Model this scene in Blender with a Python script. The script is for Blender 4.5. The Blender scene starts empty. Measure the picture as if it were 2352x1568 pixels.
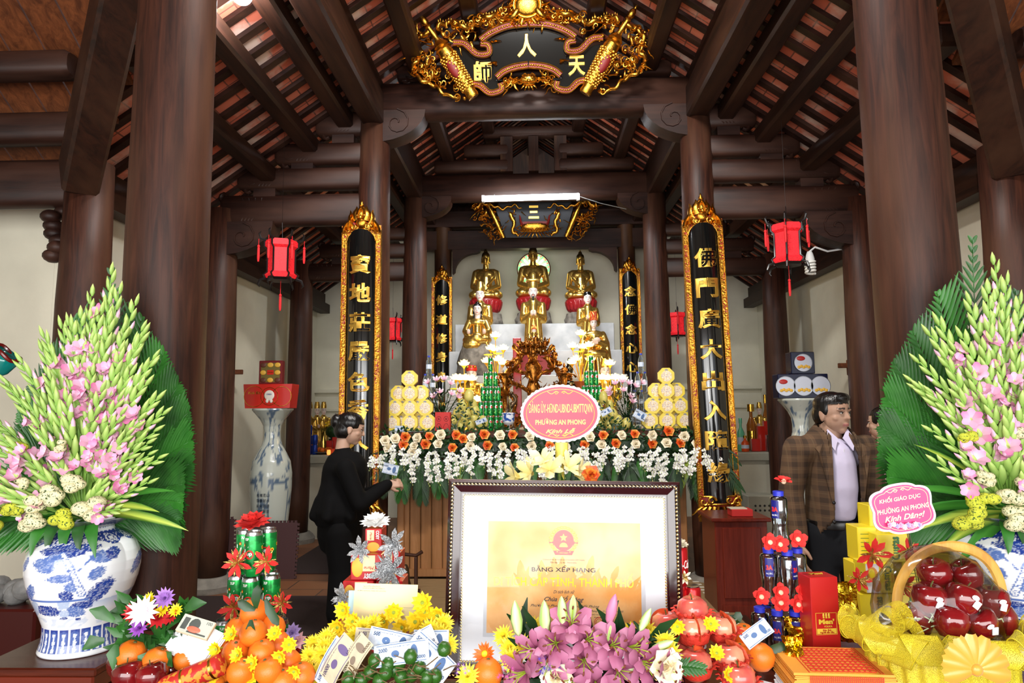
import bpy,math,random
import numpy as np
from mathutils import Vector as V,Matrix,Euler,noise
R=math.radians;PI=math.pi;TAU=2*math.pi
SC=bpy.context.scene;COL=SC.collection

# ---------------------------------------------------------------- camera
CAMP=V((-.03,0,1.5));F=1568.0
cam=bpy.data.objects.new('camera',bpy.data.cameras.new('camera'));COL.objects.link(cam)
CM=Matrix.Rotation(R(1.79),4,'Z')@Matrix.Rotation(R(90+5.9),4,'X')@Matrix.Rotation(R(-.5),4,'Z')
cam.matrix_world=Matrix.Translation(CAMP)@CM
cam.data.sensor_width=36;cam.data.lens=24;cam.data.clip_end=100
SC.camera=cam
# ---------------------------------------------------------------- world, daylight from the open front, flash
w=bpy.data.worlds.new('world');SC.world=w;w.use_nodes=True
bgn=w.node_tree.nodes['Background'];bgn.inputs[0].default_value=(.92,.95,1,1);bgn.inputs[1].default_value=.9
def area(name,loc,target,sx,sy,power,col=(1,1,1)):
 l=bpy.data.lights.new(name,'AREA');l.shape='RECTANGLE';l.size=sx;l.size_y=sy;l.energy=power;l.color=col
 o=bpy.data.objects.new(name,l);COL.objects.link(o);o.location=loc
 o.rotation_euler=(V(target)-V(loc)).to_track_quat('-Z','Y').to_euler();return o
area('doorway_daylight',(0,-3.05,1.55),(0,5,1.75),8.5,2.3,350,(1,.985,.96))
area('camera_flash',(-.14,-.10,1.80),(0,5,1.75),.22,.16,15,(1,.98,.94))
area('hall_fill',(0,2.5,5.1),(0,7.0,1.7),1.3,.3,185,(1,.98,.94))  # added overhead fill without a fixture, brightens the beams and far bays
area('niche_lamp',(0,7.55,4.02),(0,9.0,2.0),1.1,.1,34,(.94,.97,1))
SC.view_settings.view_transform='Standard';SC.view_settings.look='None'
SC.view_settings.exposure=0.42;SC.view_settings.gamma=1;SC.view_settings.use_curve_mapping=False
SC.cycles.max_bounces=6;SC.cycles.transparent_max_bounces=24;SC.cycles.sample_clamp_indirect=6

def at(px,py,y):
 """world point seen at photo pixel (px, py) on the vertical plane at depth y"""
 d=CM.to_3x3()@V(((px-1176)/F,-(py-784)/F,-1))
 return CAMP+d*((y-CAMP.y)/d.y)
def atz(px,py,z):
 d=CM.to_3x3()@V(((px-1176)/F,-(py-784)/F,-1))
 return CAMP+d*((z-CAMP.z)/d.z)

 # ---------------------------------------------------------------- materials
MATS={}
def srgb(c):
 if isinstance(c,str):c=[int(c[i:i+2],16)/255 for i in(0,2,4)]
 return tuple((x/12.92 if x<=.04045 else((x+.055)/1.055)**2.4) for x in c)+(1,)
def _new(name):
 m=bpy.data.materials.new(name);m.use_nodes=True
 nt=m.node_tree;b=nt.nodes['Principled BSDF'];return m,nt,b
def mat(name,col='808080',rough=.5,metal=0,coat=0,var=0,scale=20,bump=0,bscale=60,emit=None,est=0,trans=0,alpha=1,sub=0,sheen=0,col2=None,stretch=(1,1,1),lo=.35,hi=.65,spec=None):
 if name in MATS:return MATS[name]
 m,nt,b=_new(name);N=nt.nodes.new;L=nt.links.new
 b.inputs['Base Color'].default_value=srgb(col);b.inputs['Roughness'].default_value=rough;b.inputs['Metallic'].default_value=metal
 if coat:b.inputs['Coat Weight'].default_value=coat;b.inputs['Coat Roughness'].default_value=.08
 if trans:b.inputs['Transmission Weight'].default_value=trans;b.inputs['IOR'].default_value=1.33
 if alpha<1:b.inputs['Alpha'].default_value=alpha
 if sub:b.inputs['Subsurface Weight'].default_value=sub;b.inputs['Subsurface Radius'].default_value=(.02,.01,.006);b.inputs['Subsurface Scale'].default_value=.5
 if sheen:b.inputs['Sheen Weight'].default_value=sheen
 if spec is not None:b.inputs['Specular IOR Level'].default_value=spec
 if emit:b.inputs['Emission Color'].default_value=srgb(emit);b.inputs['Emission Strength'].default_value=est
 if var or col2 or bump:
  tc=N('ShaderNodeTexCoord');mp=N('ShaderNodeMapping');mp.inputs['Scale'].default_value=stretch
  L(tc.outputs['Object'],mp.inputs[0])
 if var or col2:
  n=N('ShaderNodeTexNoise');n.inputs['Scale'].default_value=scale;n.inputs['Detail'].default_value=5;L(mp.outputs[0],n.inputs[0])
  r=N('ShaderNodeValToRGB');c=srgb(col)
  c2=srgb(col2) if col2 else tuple(min(1,x*(1+var)) for x in c[:3])+(1,)
  c1=c if col2 else tuple(x*(1-var) for x in c[:3])+(1,)
  r.color_ramp.elements[0].position=lo;r.color_ramp.elements[0].color=c1
  r.color_ramp.elements[1].position=hi;r.color_ramp.elements[1].color=c2
  L(n.outputs[0],r.inputs[0]);L(r.outputs[0],b.inputs['Base Color'])
 if bump:
  n2=N('ShaderNodeTexNoise');n2.inputs['Scale'].default_value=bscale;n2.inputs['Detail'].default_value=4;L(mp.outputs[0],n2.inputs[0])
  bp=N('ShaderNodeBump');bp.inputs['Strength'].default_value=bump;bp.inputs['Distance'].default_value=.01
  L(n2.outputs[0],bp.inputs['Height']);L(bp.outputs[0],b.inputs['Normal'])
 MATS[name]=m;return m
def wood(name,c1,c2,axis=2,rough=.4,scale=9,spots=0,c3=None):
 if name in MATS:return MATS[name]
 m,nt,b=_new(name);N=nt.nodes.new;L=nt.links.new
 tc=N('ShaderNodeTexCoord');mp=N('ShaderNodeMapping');s=[1,1,1];s[axis]=.07
 mp.inputs['Scale'].default_value=s;L(tc.outputs['Object'],mp.inputs[0])
 n=N('ShaderNodeTexNoise');n.inputs['Scale'].default_value=scale*2.2;n.inputs['Detail'].default_value=9;n.inputs['Roughness'].default_value=.68;n.inputs['Distortion'].default_value=.9
 L(mp.outputs[0],n.inputs[0])
 r=N('ShaderNodeValToRGB');e=r.color_ramp.elements
 e[0].position=.36;e[0].color=srgb(c1);e[1].position=.64;e[1].color=srgb(c2)
 L(n.outputs[0],r.inputs[0]);out=r.outputs[0]
 if c3:
  mp2=N('ShaderNodeMapping');s2=[1,1,1];s2[axis]=.22;mp2.inputs['Scale'].default_value=s2;L(tc.outputs['Object'],mp2.inputs[0])
  n3=N('ShaderNodeTexNoise');n3.inputs['Scale'].default_value=4;n3.inputs['Detail'].default_value=3;L(mp2.outputs[0],n3.inputs[0])
  r3=N('ShaderNodeValToRGB');r3.color_ramp.elements[0].position=.48;r3.color_ramp.elements[1].position=.7
  L(n3.outputs[0],r3.inputs[0])
  mx=N('ShaderNodeMix');mx.data_type='RGBA';L(r3.outputs[0],mx.inputs[0]);L(out,mx.inputs[6]);mx.inputs[7].default_value=srgb(c3);out=mx.outputs[2]
 L(out,b.inputs['Base Color'])
 b.inputs['Roughness'].default_value=rough;b.inputs['Specular IOR Level'].default_value=.3
 bp=N('ShaderNodeBump');bp.inputs['Strength'].default_value=.25;bp.inputs['Distance'].default_value=.004
 L(n.outputs[0],bp.inputs['Height']);L(bp.outputs[0],b.inputs['Normal'])
 MATS[name]=m;return m
def vcol(name,rough=.4,metal=0,coat=0,sub=0,bump=0,trans=0,bscale=80):
 """material that takes its base colour from the mesh's colour pattern 'Col'"""
 if name in MATS:return MATS[name]
 m,nt,b=_new(name);a=nt.nodes.new('ShaderNodeVertexColor');a.layer_name='Col'
 nt.links.new(a.outputs[0],b.inputs['Base Color'])
 b.inputs['Roughness'].default_value=rough;b.inputs['Metallic'].default_value=metal;b.inputs['Coat Weight'].default_value=coat;b.inputs['Coat Roughness'].default_value=.05
 if sub:b.inputs['Subsurface Weight'].default_value=sub;b.inputs['Subsurface Radius'].default_value=(.02,.01,.006);b.inputs['Subsurface Scale'].default_value=.4
 if bump:
  n2=nt.nodes.new('ShaderNodeTexNoise');n2.inputs['Scale'].default_value=bscale
  bp=nt.nodes.new('ShaderNodeBump');bp.inputs['Strength'].default_value=bump;bp.inputs['Distance'].default_value=.004
  nt.links.new(n2.outputs[0],bp.inputs['Height']);nt.links.new(bp.outputs[0],b.inputs['Normal'])
 MATS[name]=m;return m

 # ---------------------------------------------------------------- object bookkeeping
def tag(o,label=None,cat=None,group=None,kind=None):
 if label:o['label']=label
 if cat:o['category']=cat
 if group:o['group']=group
 if kind:o['kind']=kind
 return o
def thing(name,label,cat,loc=(0,0,0),rz=0,group=None,rot=None):
 o=bpy.data.objects.new(name,None);COL.objects.link(o);o.empty_display_size=.05
 o.location=loc;o.rotation_euler=rot if rot else(0,0,rz)
 return tag(o,label,cat,group)
KIDS={}
def copytree(o,loc=None,rz=None,label=None,group=None,rot=None,scale=None,parent=None):
 c=o.copy();COL.objects.link(c)
 if parent is not None:c.parent=parent
 KIDS[c.name]=[]
 if parent is not None:KIDS.setdefault(parent.name,[]).append(c)
 if loc is not None:c.location=loc
 if rz is not None:c.rotation_euler=(0,0,rz)
 if rot is not None:c.rotation_euler=rot
 if scale is not None:c.scale=(scale,)*3 if not hasattr(scale,'__len__') else scale
 if label:c['label']=label
 if group:c['group']=group
 for ch in list(KIDS.get(o.name,[])):copytree(ch,parent=c)
 return c

TXT={}
def text_data(s,shear=0,bold=0.0,depth=.2,bevel=0):
 key=(s,shear,bold,depth,bevel)
 if key in TXT:return TXT[key]
 c=bpy.data.curves.new('lettering','FONT');c.body=s;c.shear=shear;c.offset=bold;c.resolution_u=3
 c.align_x='CENTER';c.align_y='CENTER';c.extrude=depth/2;c.bevel_depth=bevel;c.bevel_resolution=1
 o=bpy.data.objects.new('lettering',c);COL.objects.link(o)
 dg=bpy.context.evaluated_depsgraph_get();dg.update()
 me=bpy.data.meshes.new_from_object(o.evaluated_get(dg))
 vs=np.array([v.co[:] for v in me.vertices]) if len(me.vertices) else np.zeros((1,3))
 fs=[tuple(p.vertices) for p in me.polygons]
 bpy.data.objects.remove(o);bpy.data.curves.remove(c);bpy.data.meshes.remove(me)
 lo,hi=vs.min(0),vs.max(0);vs=(vs-(lo+hi)/2);sz=hi-lo
 TXT[key]=(vs,fs,sz);return TXT[key]

class MB:
 def __init__(s):s.v=[];s.f=[];s.m=[];s.c=[];s.M=Matrix();s.col=None
 def add(s,vs,fs,mi=0,M=None,cols=None):
  T=s.M@M if M is not None else s.M
  A=np.array(T);P=np.asarray(vs,dtype=float).reshape(-1,3)
  P=P@A[:3,:3].T+A[:3,3]
  b=len(s.v);s.v.extend(P.tolist());s.f.extend([tuple(b+i for i in f) for f in fs])
  s.m.extend([mi]*len(fs) if isinstance(mi,int) else mi)
  if cols is None:cols=[s.col or(1,1,1,1)]*len(P)
  s.c.extend([tuple(c) for c in cols]);return s
 def box(s,c,d,mi=0,M=None,bev=0):
  x,y,z=[q/2 for q in d]
  if bev:
   b=min(bev,x*.9,y*.9,z*.9);bm=[]
   pts=[]
   for sx in(-1,1):
    for sy in(-1,1):
     for sz in(-1,1):
      pts+=[(sx*x,sy*(y-b),sz*(z-b)),(sx*(x-b),sy*y,sz*(z-b)),(sx*(x-b),sy*(y-b),sz*z)]
   def I(sx,sy,sz,k):return(((sx>0)*4+(sy>0)*2+(sz>0))*3+k)
   fs=[]
   for g in(-1,1):
    fs.append([I(g,-1,-1,0),I(g,1,-1,0),I(g,1,1,0),I(g,-1,1,0)][::g])
    fs.append([I(-1,g,-1,1),I(1,g,-1,1),I(1,g,1,1),I(-1,g,1,1)][::-g])
    fs.append([I(-1,-1,g,2),I(1,-1,g,2),I(1,1,g,2),I(-1,1,g,2)][::g])
   for a in(-1,1):
    for e in(-1,1):
     fs.append([I(a,e,-1,0),I(a,e,1,0),I(a,e,1,1),I(a,e,-1,1)][::-a*e])
     fs.append([I(a,-1,e,0),I(a,1,e,0),I(a,1,e,2),I(a,-1,e,2)][::a*e])
     fs.append([I(-1,a,e,1),I(1,a,e,1),I(1,a,e,2),I(-1,a,e,2)][::-a*e])
     for g in(-1,1):fs.append([I(a,e,g,0),I(a,e,g,1),I(a,e,g,2)][::a*e*g])
   s.add([V(p)+V(c) for p in pts],fs,mi,M);return s
  vs=[(c[0]+a*x,c[1]+b_*y,c[2]+e*z) for a in(-1,1) for b_ in(-1,1) for e in(-1,1)]
  s.add(vs,[(0,1,3,2),(4,6,7,5),(0,4,5,1),(2,3,7,6),(0,2,6,4),(1,5,7,3)],mi,M);return s
 def lathe(s,prof,n=24,mi=0,M=None,sq=(1,1),rad=None,colf=None,a0=0,a1=TAU):
  """prof: [(r, z)]; rad(angle, t) multiplies r"""
  vs=[];fs=[];full=abs(a1-a0-TAU)<1e-6;k=n if full else n+1
  for j,(r,z) in enumerate(prof):
   for i in range(k):
    a=a0+(a1-a0)*i/n;q=r*(rad(a,j/(len(prof)-1)) if rad else 1)
    vs.append((q*math.cos(a)*sq[0],q*math.sin(a)*sq[1],z))
  for j in range(len(prof)-1):
   for i in range(n):
    i2=(i+1)%k;fs.append((j*k+i,j*k+i2,(j+1)*k+i2,(j+1)*k+i))
  mis=[mi]*len(fs) if isinstance(mi,int) else None
  if full:
   if prof[0][0]>1e-6:fs.append(tuple(range(k))[::-1])
   if prof[-1][0]>1e-6:fs.append(tuple((len(prof)-1)*k+i for i in range(k)))
  if mis is None:
   mis=[mi(j,i) for j in range(len(prof)-1) for i in range(n)]
   mis+=[mis[0]]*(len(fs)-len(mis))
  else:mis=[mi]*len(fs)
  cols=None
  if colf:cols=[colf(a0+(a1-a0)*i/n,prof[j][1]) for j in range(len(prof)) for i in range(k)]
  s.add(vs,fs,mis,M,cols);return s
 def cyl(s,p0,p1,r0,r1=None,n=16,mi=0):
  r1=r0 if r1 is None else r1;p0=V(p0);p1=V(p1);d=p1-p0
  M=Matrix.Translation(p0)@d.to_track_quat('Z','Y').to_matrix().to_4x4()
  return s.lathe([(r0,0),(r1,d.length)],n,mi,M)
 def ell(s,c,r,mi=0,n=16,m=10,rot=None,colf=None):
  if not hasattr(r,'__len__'):r=(r,r,r)
  M=Matrix.Translation(V(c))@(Euler(rot).to_matrix().to_4x4() if rot else Matrix())@Matrix.Diagonal((*r,1))
  vs=[(0,0,-1)];fs=[]
  for j in range(1,m):
   t=PI*j/m-PI/2
   for i in range(n):a=TAU*i/n;vs.append((math.cos(t)*math.cos(a),math.cos(t)*math.sin(a),math.sin(t)))
  vs.append((0,0,1));e=len(vs)-1
  for i in range(n):
   fs.append((0,1+(i+1)%n,1+i));fs.append((e,1+(m-2)*n+i,1+(m-2)*n+(i+1)%n))
  for j in range(m-2):
   for i in range(n):a=1+j*n+i;b=1+j*n+(i+1)%n;fs.append((a,b,b+n,a+n))
  cols=[colf(v) for v in vs] if colf else None
  return s.add(vs,fs,mi,M,cols)
 def tube(s,pts,r,n=8,mi=0,cap=True,flat=1,up=None,closed=False):
  pts=[V(p) for p in pts];k=len(pts);rr=r if hasattr(r,'__len__') else[r]*k
  vs=[];fs=[];prev=None
  for j,p in enumerate(pts):
   if closed:t=pts[(j+1)%k]-pts[j-1]
   else:t=(pts[min(j+1,k-1)]-pts[max(j-1,0)])
   t=t.normalized() if t.length>1e-9 else V((0,0,1))
   if prev is None:
    u=V(up) if up else(V((0,0,1)) if abs(t.z)<.9 else V((1,0,0)))
    a=t.cross(u).normalized()
   else:a=(prev-t*prev.dot(t));a=a.normalized() if a.length>1e-6 else prev
   prev=a;b=t.cross(a)
   for i in range(n):
    q=TAU*i/n;vs.append(p+(a*math.cos(q)+b*math.sin(q)*flat)*rr[j])
  for j in range(k if closed else k-1):
   for i in range(n):i2=(i+1)%n;j2=(j+1)%k;fs.append((j*n+i,j*n+i2,j2*n+i2,j2*n+i))
  if cap and not closed:fs.append(tuple(range(n))[::-1]);fs.append(tuple((k-1)*n+i for i in range(n)))
  return s.add([v[:] for v in vs],fs,mi)
 def prism(s,pts,d,mi=0,M=None,mside=None):
  """2-D outline (x, z) extruded along y from 0 to d"""
  n=len(pts);vs=[(x,0,z) for x,z in pts]+[(x,d,z) for x,z in pts]
  fs=[tuple(range(n)),tuple(range(n,2*n))[::-1]]+[(i,i+n,(i+1)%n+n,(i+1)%n) for i in range(n)]
  fs=[f[::-1] for f in fs]
  ms=mi if mside is None else mside
  return s.add(vs,fs,[mi,mi]+[ms]*n,M)
 def grid(s,fn,nu,nv,mi=0,M=None,colf=None,two=0):
  vs=[fn(i/nu,j/nv) for j in range(nv+1) for i in range(nu+1)]
  fs=[(j*(nu+1)+i,j*(nu+1)+i+1,(j+1)*(nu+1)+i+1,(j+1)*(nu+1)+i) for j in range(nv) for i in range(nu)]
  cols=[colf(i/nu,j/nv) for j in range(nv+1) for i in range(nu+1)] if colf else None
  return s.add(vs,fs,mi,M,cols)
 def text(s,t,M,w=None,h=None,mi=0,depth=.002,shear=0,bold=0,fn=None,bevel=0):
  vs,fs,sz=text_data(t,shear,bold,.2,bevel)
  sx=w/sz[0] if w else(h/sz[1]);sy=h/sz[1] if h else sx
  q=vs*np.array([sx,sy,depth/max(sz[2],1e-6)])
  if fn:q=np.array([fn(*p) for p in q])
  return s.add(q,fs,mi,M)
 def leaf(s,pts,wd,mi=0,up=(0,0,1),fold=.25,tw=None,col=None,col2=None):
  """leaf blade along a path, a shallow V across"""
  pts=[V(p) for p in pts];k=len(pts);vs=[];fs=[];cols=[]
  up=V(up)
  for j,p in enumerate(pts):
   t=(pts[min(j+1,k-1)]-pts[max(j-1,0)]).normalized();a=t.cross(up)
   a=a.normalized() if a.length>1e-5 else V((1,0,0));nn=a.cross(t)
   w_=wd[j]/2;vs+=[p-a*w_+nn*w_*fold,p,p+a*w_+nn*w_*fold]
   if col:cols+=[col,col2 or col,col]
  for j in range(k-1):
   a=3*j;fs+=[(a,a+1,a+4,a+3),(a+1,a+2,a+5,a+4)]
  return s.add([v[:] for v in vs],fs,mi,None,cols or None)
 def build(s,name,mats,parent=None,label=None,cat=None,group=None,kind=None,smooth=True,ang=35,loc=None,rz=None):
  me=bpy.data.meshes.new(name)
  me.from_pydata(s.v,[],s.f);mats=mats if isinstance(mats,(list,tuple)) else[mats]
  for m in mats:me.materials.append(m)
  n=len(me.polygons)
  if len(mats)>1:me.polygons.foreach_set('material_index',s.m[:n])
  if smooth:me.polygons.foreach_set('use_smooth',[True]*n)
  if any(c!=(1,1,1,1) for c in s.c[:50000:7]) or s.col:
   at_=me.color_attributes.new('Col','FLOAT_COLOR','POINT')
   at_.data.foreach_set('color',np.array(s.c,dtype=np.float32).ravel())
  me.update()
  if smooth and ang<180:me.set_sharp_from_angle(angle=R(ang))
  o=bpy.data.objects.new(name,me);COL.objects.link(o)
  if parent is not None:o.parent=parent;KIDS.setdefault(parent.name,[]).append(o)
  if loc is not None:o.location=loc
  if rz is not None:o.rotation_euler=(0,0,rz)
  return tag(o,label,cat,group,kind)

def T(x=0,y=0,z=0,rx=0,ry=0,rz=0,s=1):
 S=Matrix.Diagonal((s,s,s,1)) if not hasattr(s,'__len__') else Matrix.Diagonal((*s,1))
 return Matrix.Translation((x,y,z))@Euler((rx,ry,rz)).to_matrix().to_4x4()@S
FRONT=Matrix.Rotation(PI/2,4,'X') # text lying in x-y is turned to face -y
def aim(p,d,s=1):
 return Matrix.Translation(V(p))@V(d).to_track_quat('Z','Y').to_matrix().to_4x4()@Matrix.Diagonal((s,s,s,1))

def fuse(prims,voxel=.008,smooth=4):
 """one continuous surface grown over ellipsoids and tapered limbs"""
 mb=MB()
 for p in prims:
  if p[0]=='e':mb.ell(p[1],p[2],n=20,m=14,rot=p[3] if len(p)>3 else None)
  elif p[0]=='b':mb.box(p[1],p[2],M=p[3] if len(p)>3 else None)
  else:
   p0,p1,r0,r1=V(p[1]),V(p[2]),p[3],p[4]
   pts=[p0+(p1-p0)*t for t in(0,.33,.66,1)];rs=[r0+(r1-r0)*t for t in(0,.33,.66,1)]
   fl=p[5] if len(p)>5 else 1
   d=(p1-p0).normalized()
   ex=[p0-d*r0*.86*(fl if fl<1 else 1),p0-d*r0*.5];ex2=[p1+d*r1*.5,p1+d*r1*.86]
   mb.tube(ex+pts+ex2,[r0*.45,r0*.86]+rs+[r1*.86,r1*.45],n=16,flat=fl,up=p[6] if len(p)>6 else None)
 me=bpy.data.meshes.new('fuse');me.from_pydata(mb.v,[],mb.f);me.update()
 o=bpy.data.objects.new('fuse',me);COL.objects.link(o)
 r=o.modifiers.new('r','REMESH');r.mode='VOXEL';r.voxel_size=voxel
 if smooth:s_=o.modifiers.new('s','SMOOTH');s_.factor=.6;s_.iterations=smooth
 dg=bpy.context.evaluated_depsgraph_get();dg.update()
 e=bpy.data.meshes.new_from_object(o.evaluated_get(dg))
 n=len(e.vertices);a=np.empty(n*3);e.vertices.foreach_get('co',a)
 fs=[tuple(p.vertices) for p in e.polygons]
 bpy.data.objects.remove(o);bpy.data.meshes.remove(me);bpy.data.meshes.remove(e)
 return a.reshape(-1,3),fs

rnd=random.Random(7)
def U(a,b):return rnd.uniform(a,b)
def lerp(a,b,t):return a+(b-a)*t
def bez(p0,p1,p2,n=8):
 p0,p1,p2=V(p0),V(p1),V(p2)
 return[p0*(1-t)**2+p1*2*t*(1-t)+p2*t*t for t in[i/n for i in range(n+1)]]
 # ================================================================ the hall
DARK=wood('dark_ironwood','24120c','432618',axis=2,rough=.5,c3='5e4028')
COLW=wood('column_ironwood','24110b','442418',axis=2,rough=.5,c3='523627',scale=14)
BEAMX=wood('beam_wood_across','1b0c08','331b13',axis=0,rough=.5,c3='452c22')
BEAMY=wood('beam_wood_deep','1d0f09','351c11',axis=1,rough=.5,c3='3e271a')
PLANK=wood('plank_wood','4e2814','7a4424',axis=1,rough=.55)
CREAM=mat('cream_wall','dad6c2',.8,var=.05,scale=3,bump=.1,bscale=30)
def tile_mat():
 m,nt,b=_new('roof_tile');N=nt.nodes.new;L=nt.links.new
 tc=N('ShaderNodeTexCoord');br=N('ShaderNodeTexBrick');L(tc.outputs['UV'],br.inputs[0])
 br.inputs['Scale'].default_value=1;br.inputs['Brick Width'].default_value=.13;br.inputs['Row Height'].default_value=.2
 br.inputs['Mortar Size'].default_value=.006;br.offset=0
 br.inputs['Color1'].default_value=srgb('c8644a');br.inputs['Color2'].default_value=srgb('d87c60');br.inputs['Mortar'].default_value=srgb('7c4a3c')
 n=N('ShaderNodeTexNoise');n.inputs['Scale'].default_value=3.2;n.inputs['Detail'].default_value=8;L(tc.outputs['Object'],n.inputs[0])
 r=N('ShaderNodeValToRGB');r.color_ramp.elements[0].position=.52;r.color_ramp.elements[1].position=.66;L(n.outputs[0],r.inputs[0])
 mx=N('ShaderNodeMix');mx.data_type='RGBA';L(r.outputs[0],mx.inputs[0]);L(br.outputs[0],mx.inputs[6]);mx.inputs[7].default_value=srgb('e2c4b4')
 L(mx.outputs[2],b.inputs['Base Color']);b.inputs['Roughness'].default_value=.8;return m
TILE=tile_mat()
ZR,SL=5.50,.70 # ridge height and slope of the long roof
def zroof(x):return ZR-SL*abs(x)
WX,WY0,WY1,WZ=3.25,4.7,10.0,3.12
def floor_mat():
 m,nt,b=_new('brick_floor');N=nt.nodes.new;L=nt.links.new
 tc=N('ShaderNodeTexCoord');br=N('ShaderNodeTexBrick');L(tc.outputs['Object'],br.inputs[0]);br.inputs['Scale'].default_value=1
 br.inputs['Brick Width'].default_value=.62;br.inputs['Row Height'].default_value=.3;br.inputs['Mortar Size'].default_value=.006
 br.inputs['Color1'].default_value=srgb('8a5a3a');br.inputs['Color2'].default_value=srgb('6e4630');br.inputs['Mortar'].default_value=srgb('4a3a30')
 L(br.outputs[0],b.inputs['Base Color']);b.inputs['Roughness'].default_value=.45;return m
MB().box((0,4,-.05),(14,14,.1)).build('floor',floor_mat(),kind='structure')
for s,nm in((-1,'left'),(1,'right')):
 m=MB();m.box((s*(WX+.1),(WY0+WY1)/2,1.6),(.2,WY1-WY0,3.3))
 for yy in(6.9,8.9):m.box((s*(WX-.02),yy,1.5),(.1,.22,3.1)) # plaster pilasters on the wall
 m.build('wall_'+nm,CREAM,kind='structure',smooth=False)
 MB().box((s*5.131,WY0+.1,1.5),(3.36,.2,3.1)).build('wall_front_'+nm,CREAM,kind='structure',smooth=False)
m=MB();m.prism([(-3.4,0),(3.4,0),(3.4,3.2),(0,ZR+.05),(-3.4,3.2)],.2,M=T(0,WY1,0));m.box((0,WY1-.03,1.83),(6.5,.06,.05));m.box((0,WY1-.02,1.55),(6.5,.04,.03))
m.build('wall_back',CREAM,kind='structure',smooth=False)
MB().prism([(-2,4.1),(2,4.1),(0,5.5)],.06,M=T(0,9.9,0)).build('wall_gable',DARK,kind='structure',smooth=False)
# long roof: two slopes of tiles with rafters, its ridge running away from the viewer
def roofside(s):
 y0,y1=1.2,10.3;me=bpy.data.meshes.new('ceiling_slope')
 # polygon in plan: |x| from 0 to xe(y)
 ys=[y0]+[y0+.1*i for i in range(1,int((y1-y0)*10))]+[y1]
 vs=[];fs=[];uv=[]
 def xe(y):return min(3.35,3.40-(4.7-y)) if y<4.7 else 3.35
 for y in ys:
  for x in(0,max(.02,xe(y))):
   vs.append((s*x,y,zroof(x)+.06));uv.append((y,x*1.22))
 for i in range(len(ys)-1):fs.append((2*i,2*i+1,2*i+3,2*i+2))
 me.from_pydata(vs,[],fs);l=me.uv_layers.new(name='UVMap')
 for p in me.polygons:
  for li,vi in zip(p.loop_indices,p.vertices):l.data[li].uv=uv[vi]
 me.materials.append(TILE);o=bpy.data.objects.new('ceiling',me);COL.objects.link(o);o['kind']='structure'
 sd=o.modifiers.new('s','SOLIDIFY');sd.thickness=.03;sd.offset=0
 y=2.6
 while y<10:
  x1=xe(y)-.03
  if x1>.1:
   b=MB();L_=x1/math.cos(math.atan(SL));M_=Matrix.Translation((0,y,ZR+.012))@Matrix.Rotation(s*math.atan(SL),4,'Y')
   b.box((s*L_/2,0,.01),(L_,.066,.036),M=M_);b.build('rafter',BEAMX,o,smooth=False)
  y+=.205
for s in(-1,1):roofside(s)
# front hall roof: planks sloping down to the wall, ridge running across
def frontroof(s):
 b=MB();n=26
 for i in range(n):
  xa,xb=1.0+i*.22,1.0+(i+1)*.22-.012
  y0=max(-2.2,4.7-(3.40-xb)) if xb<3.4 else None
  ya=1.3 if xb>=3.4 else min(4.6,4.7-(3.40-xb))-3.2
  yb=4.9 if xb>=3.4 else 4.7-(3.40-xb)
  zf=lambda y:3.12+SL*(4.7-y)
  vs=[(s*x,y,zf(y)+dz) for dz in(0,.03) for x,y in((xa,ya),(xb,ya),(xb,yb),(xa,yb))]
  b.add(vs,[(0,1,2,3),(4,7,6,5),(0,4,5,1),(1,5,6,2),(2,6,7,3),(3,7,4,0)])
 o=b.build('ceiling_planks',PLANK,kind='structure',smooth=False);return o
for s in(-1,1):frontroof(s)

# the hall behind the viewer: plank ceiling, side walls and the wall over the open doorways
MB().box((0,-1.05,5.62),(14,4.9,.1)).build('ceiling_front',PLANK,kind='structure',smooth=False)
for s,nm in((-1,'left'),(1,'right')):MB().box((s*6.85,.8,2.8),(.1,8,5.7)).build('wall_hall_'+nm,CREAM,kind='structure',smooth=False)
MB().box((0,-3.4,4.25),(13.8,.1,2.8)).build('wall_over_doorway',CREAM,kind='structure',smooth=False)
STONE=mat('grey_stone','7d786f',.8,var=.2,scale=14,bump=.5,bscale=20)
def column(x,y,h,r,label,group):
 t=thing('wooden_column',label,'column',(x,y,0),0,group);t['kind']='thing'
 m=MB();pr=[(r*.93,.12),(r*1.0,.5),(r*1.02,1.2),(r*1.0,2.2),(r*.95,h*.8),(r*.9,h)]
 m.lathe(pr,40,mi=0);m.build('shaft',COLW,t,ang=180)
 MB().lathe([(r*1.5,0),(r*1.55,.05),(r*1.35,.09),(r*1.1,.12)],32).build('stone_base',STONE,t)
 return t
CG='ironwood columns of the hall'
CX=1.46;OX=2.85;Y0,YF,Y1,Y2,Y3=2.62,4.15,6.0,8.15,9.35
column(-CX-.02,Y0,4.25,.152,'big round wooden column beside the left gladiolus vase, lit bright at its top',CG)
cr=column(CX-.03,Y0,4.25,.149,'big round wooden column behind the man in the plaid jacket, beside the right gladiolus vase',CG)
cr.rotation_euler=(0,R(-.7),0);cr.location.x+=.03
column(-OX,YF,3.1,.15,'dark round column against the cream wall, left of the brightly lit column',CG)
column(OX+.02,YF,3.1,.15,'dark round column at the right edge of the view behind the gladiolus',CG)
column(-CX,Y1,4.3,.15,'inner column carrying the long couplet board on the left of the altar',CG)
column(CX,Y1,4.3,.15,'inner column carrying the long couplet board on the right of the altar',CG)
column(-OX,Y1,3.35,.145,'dark outer column in front of the left cream wall, left of the tall porcelain vase',CG)
column(OX,Y1,3.35,.145,'dark outer column in front of the right cream wall, right of the tall porcelain vase',CG)
column(-CX,Y2,4.3,.15,'rear inner column left of the Buddha statues',CG)
column(CX,Y2,4.3,.15,'rear inner column right of the Buddha statues',CG)
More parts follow.
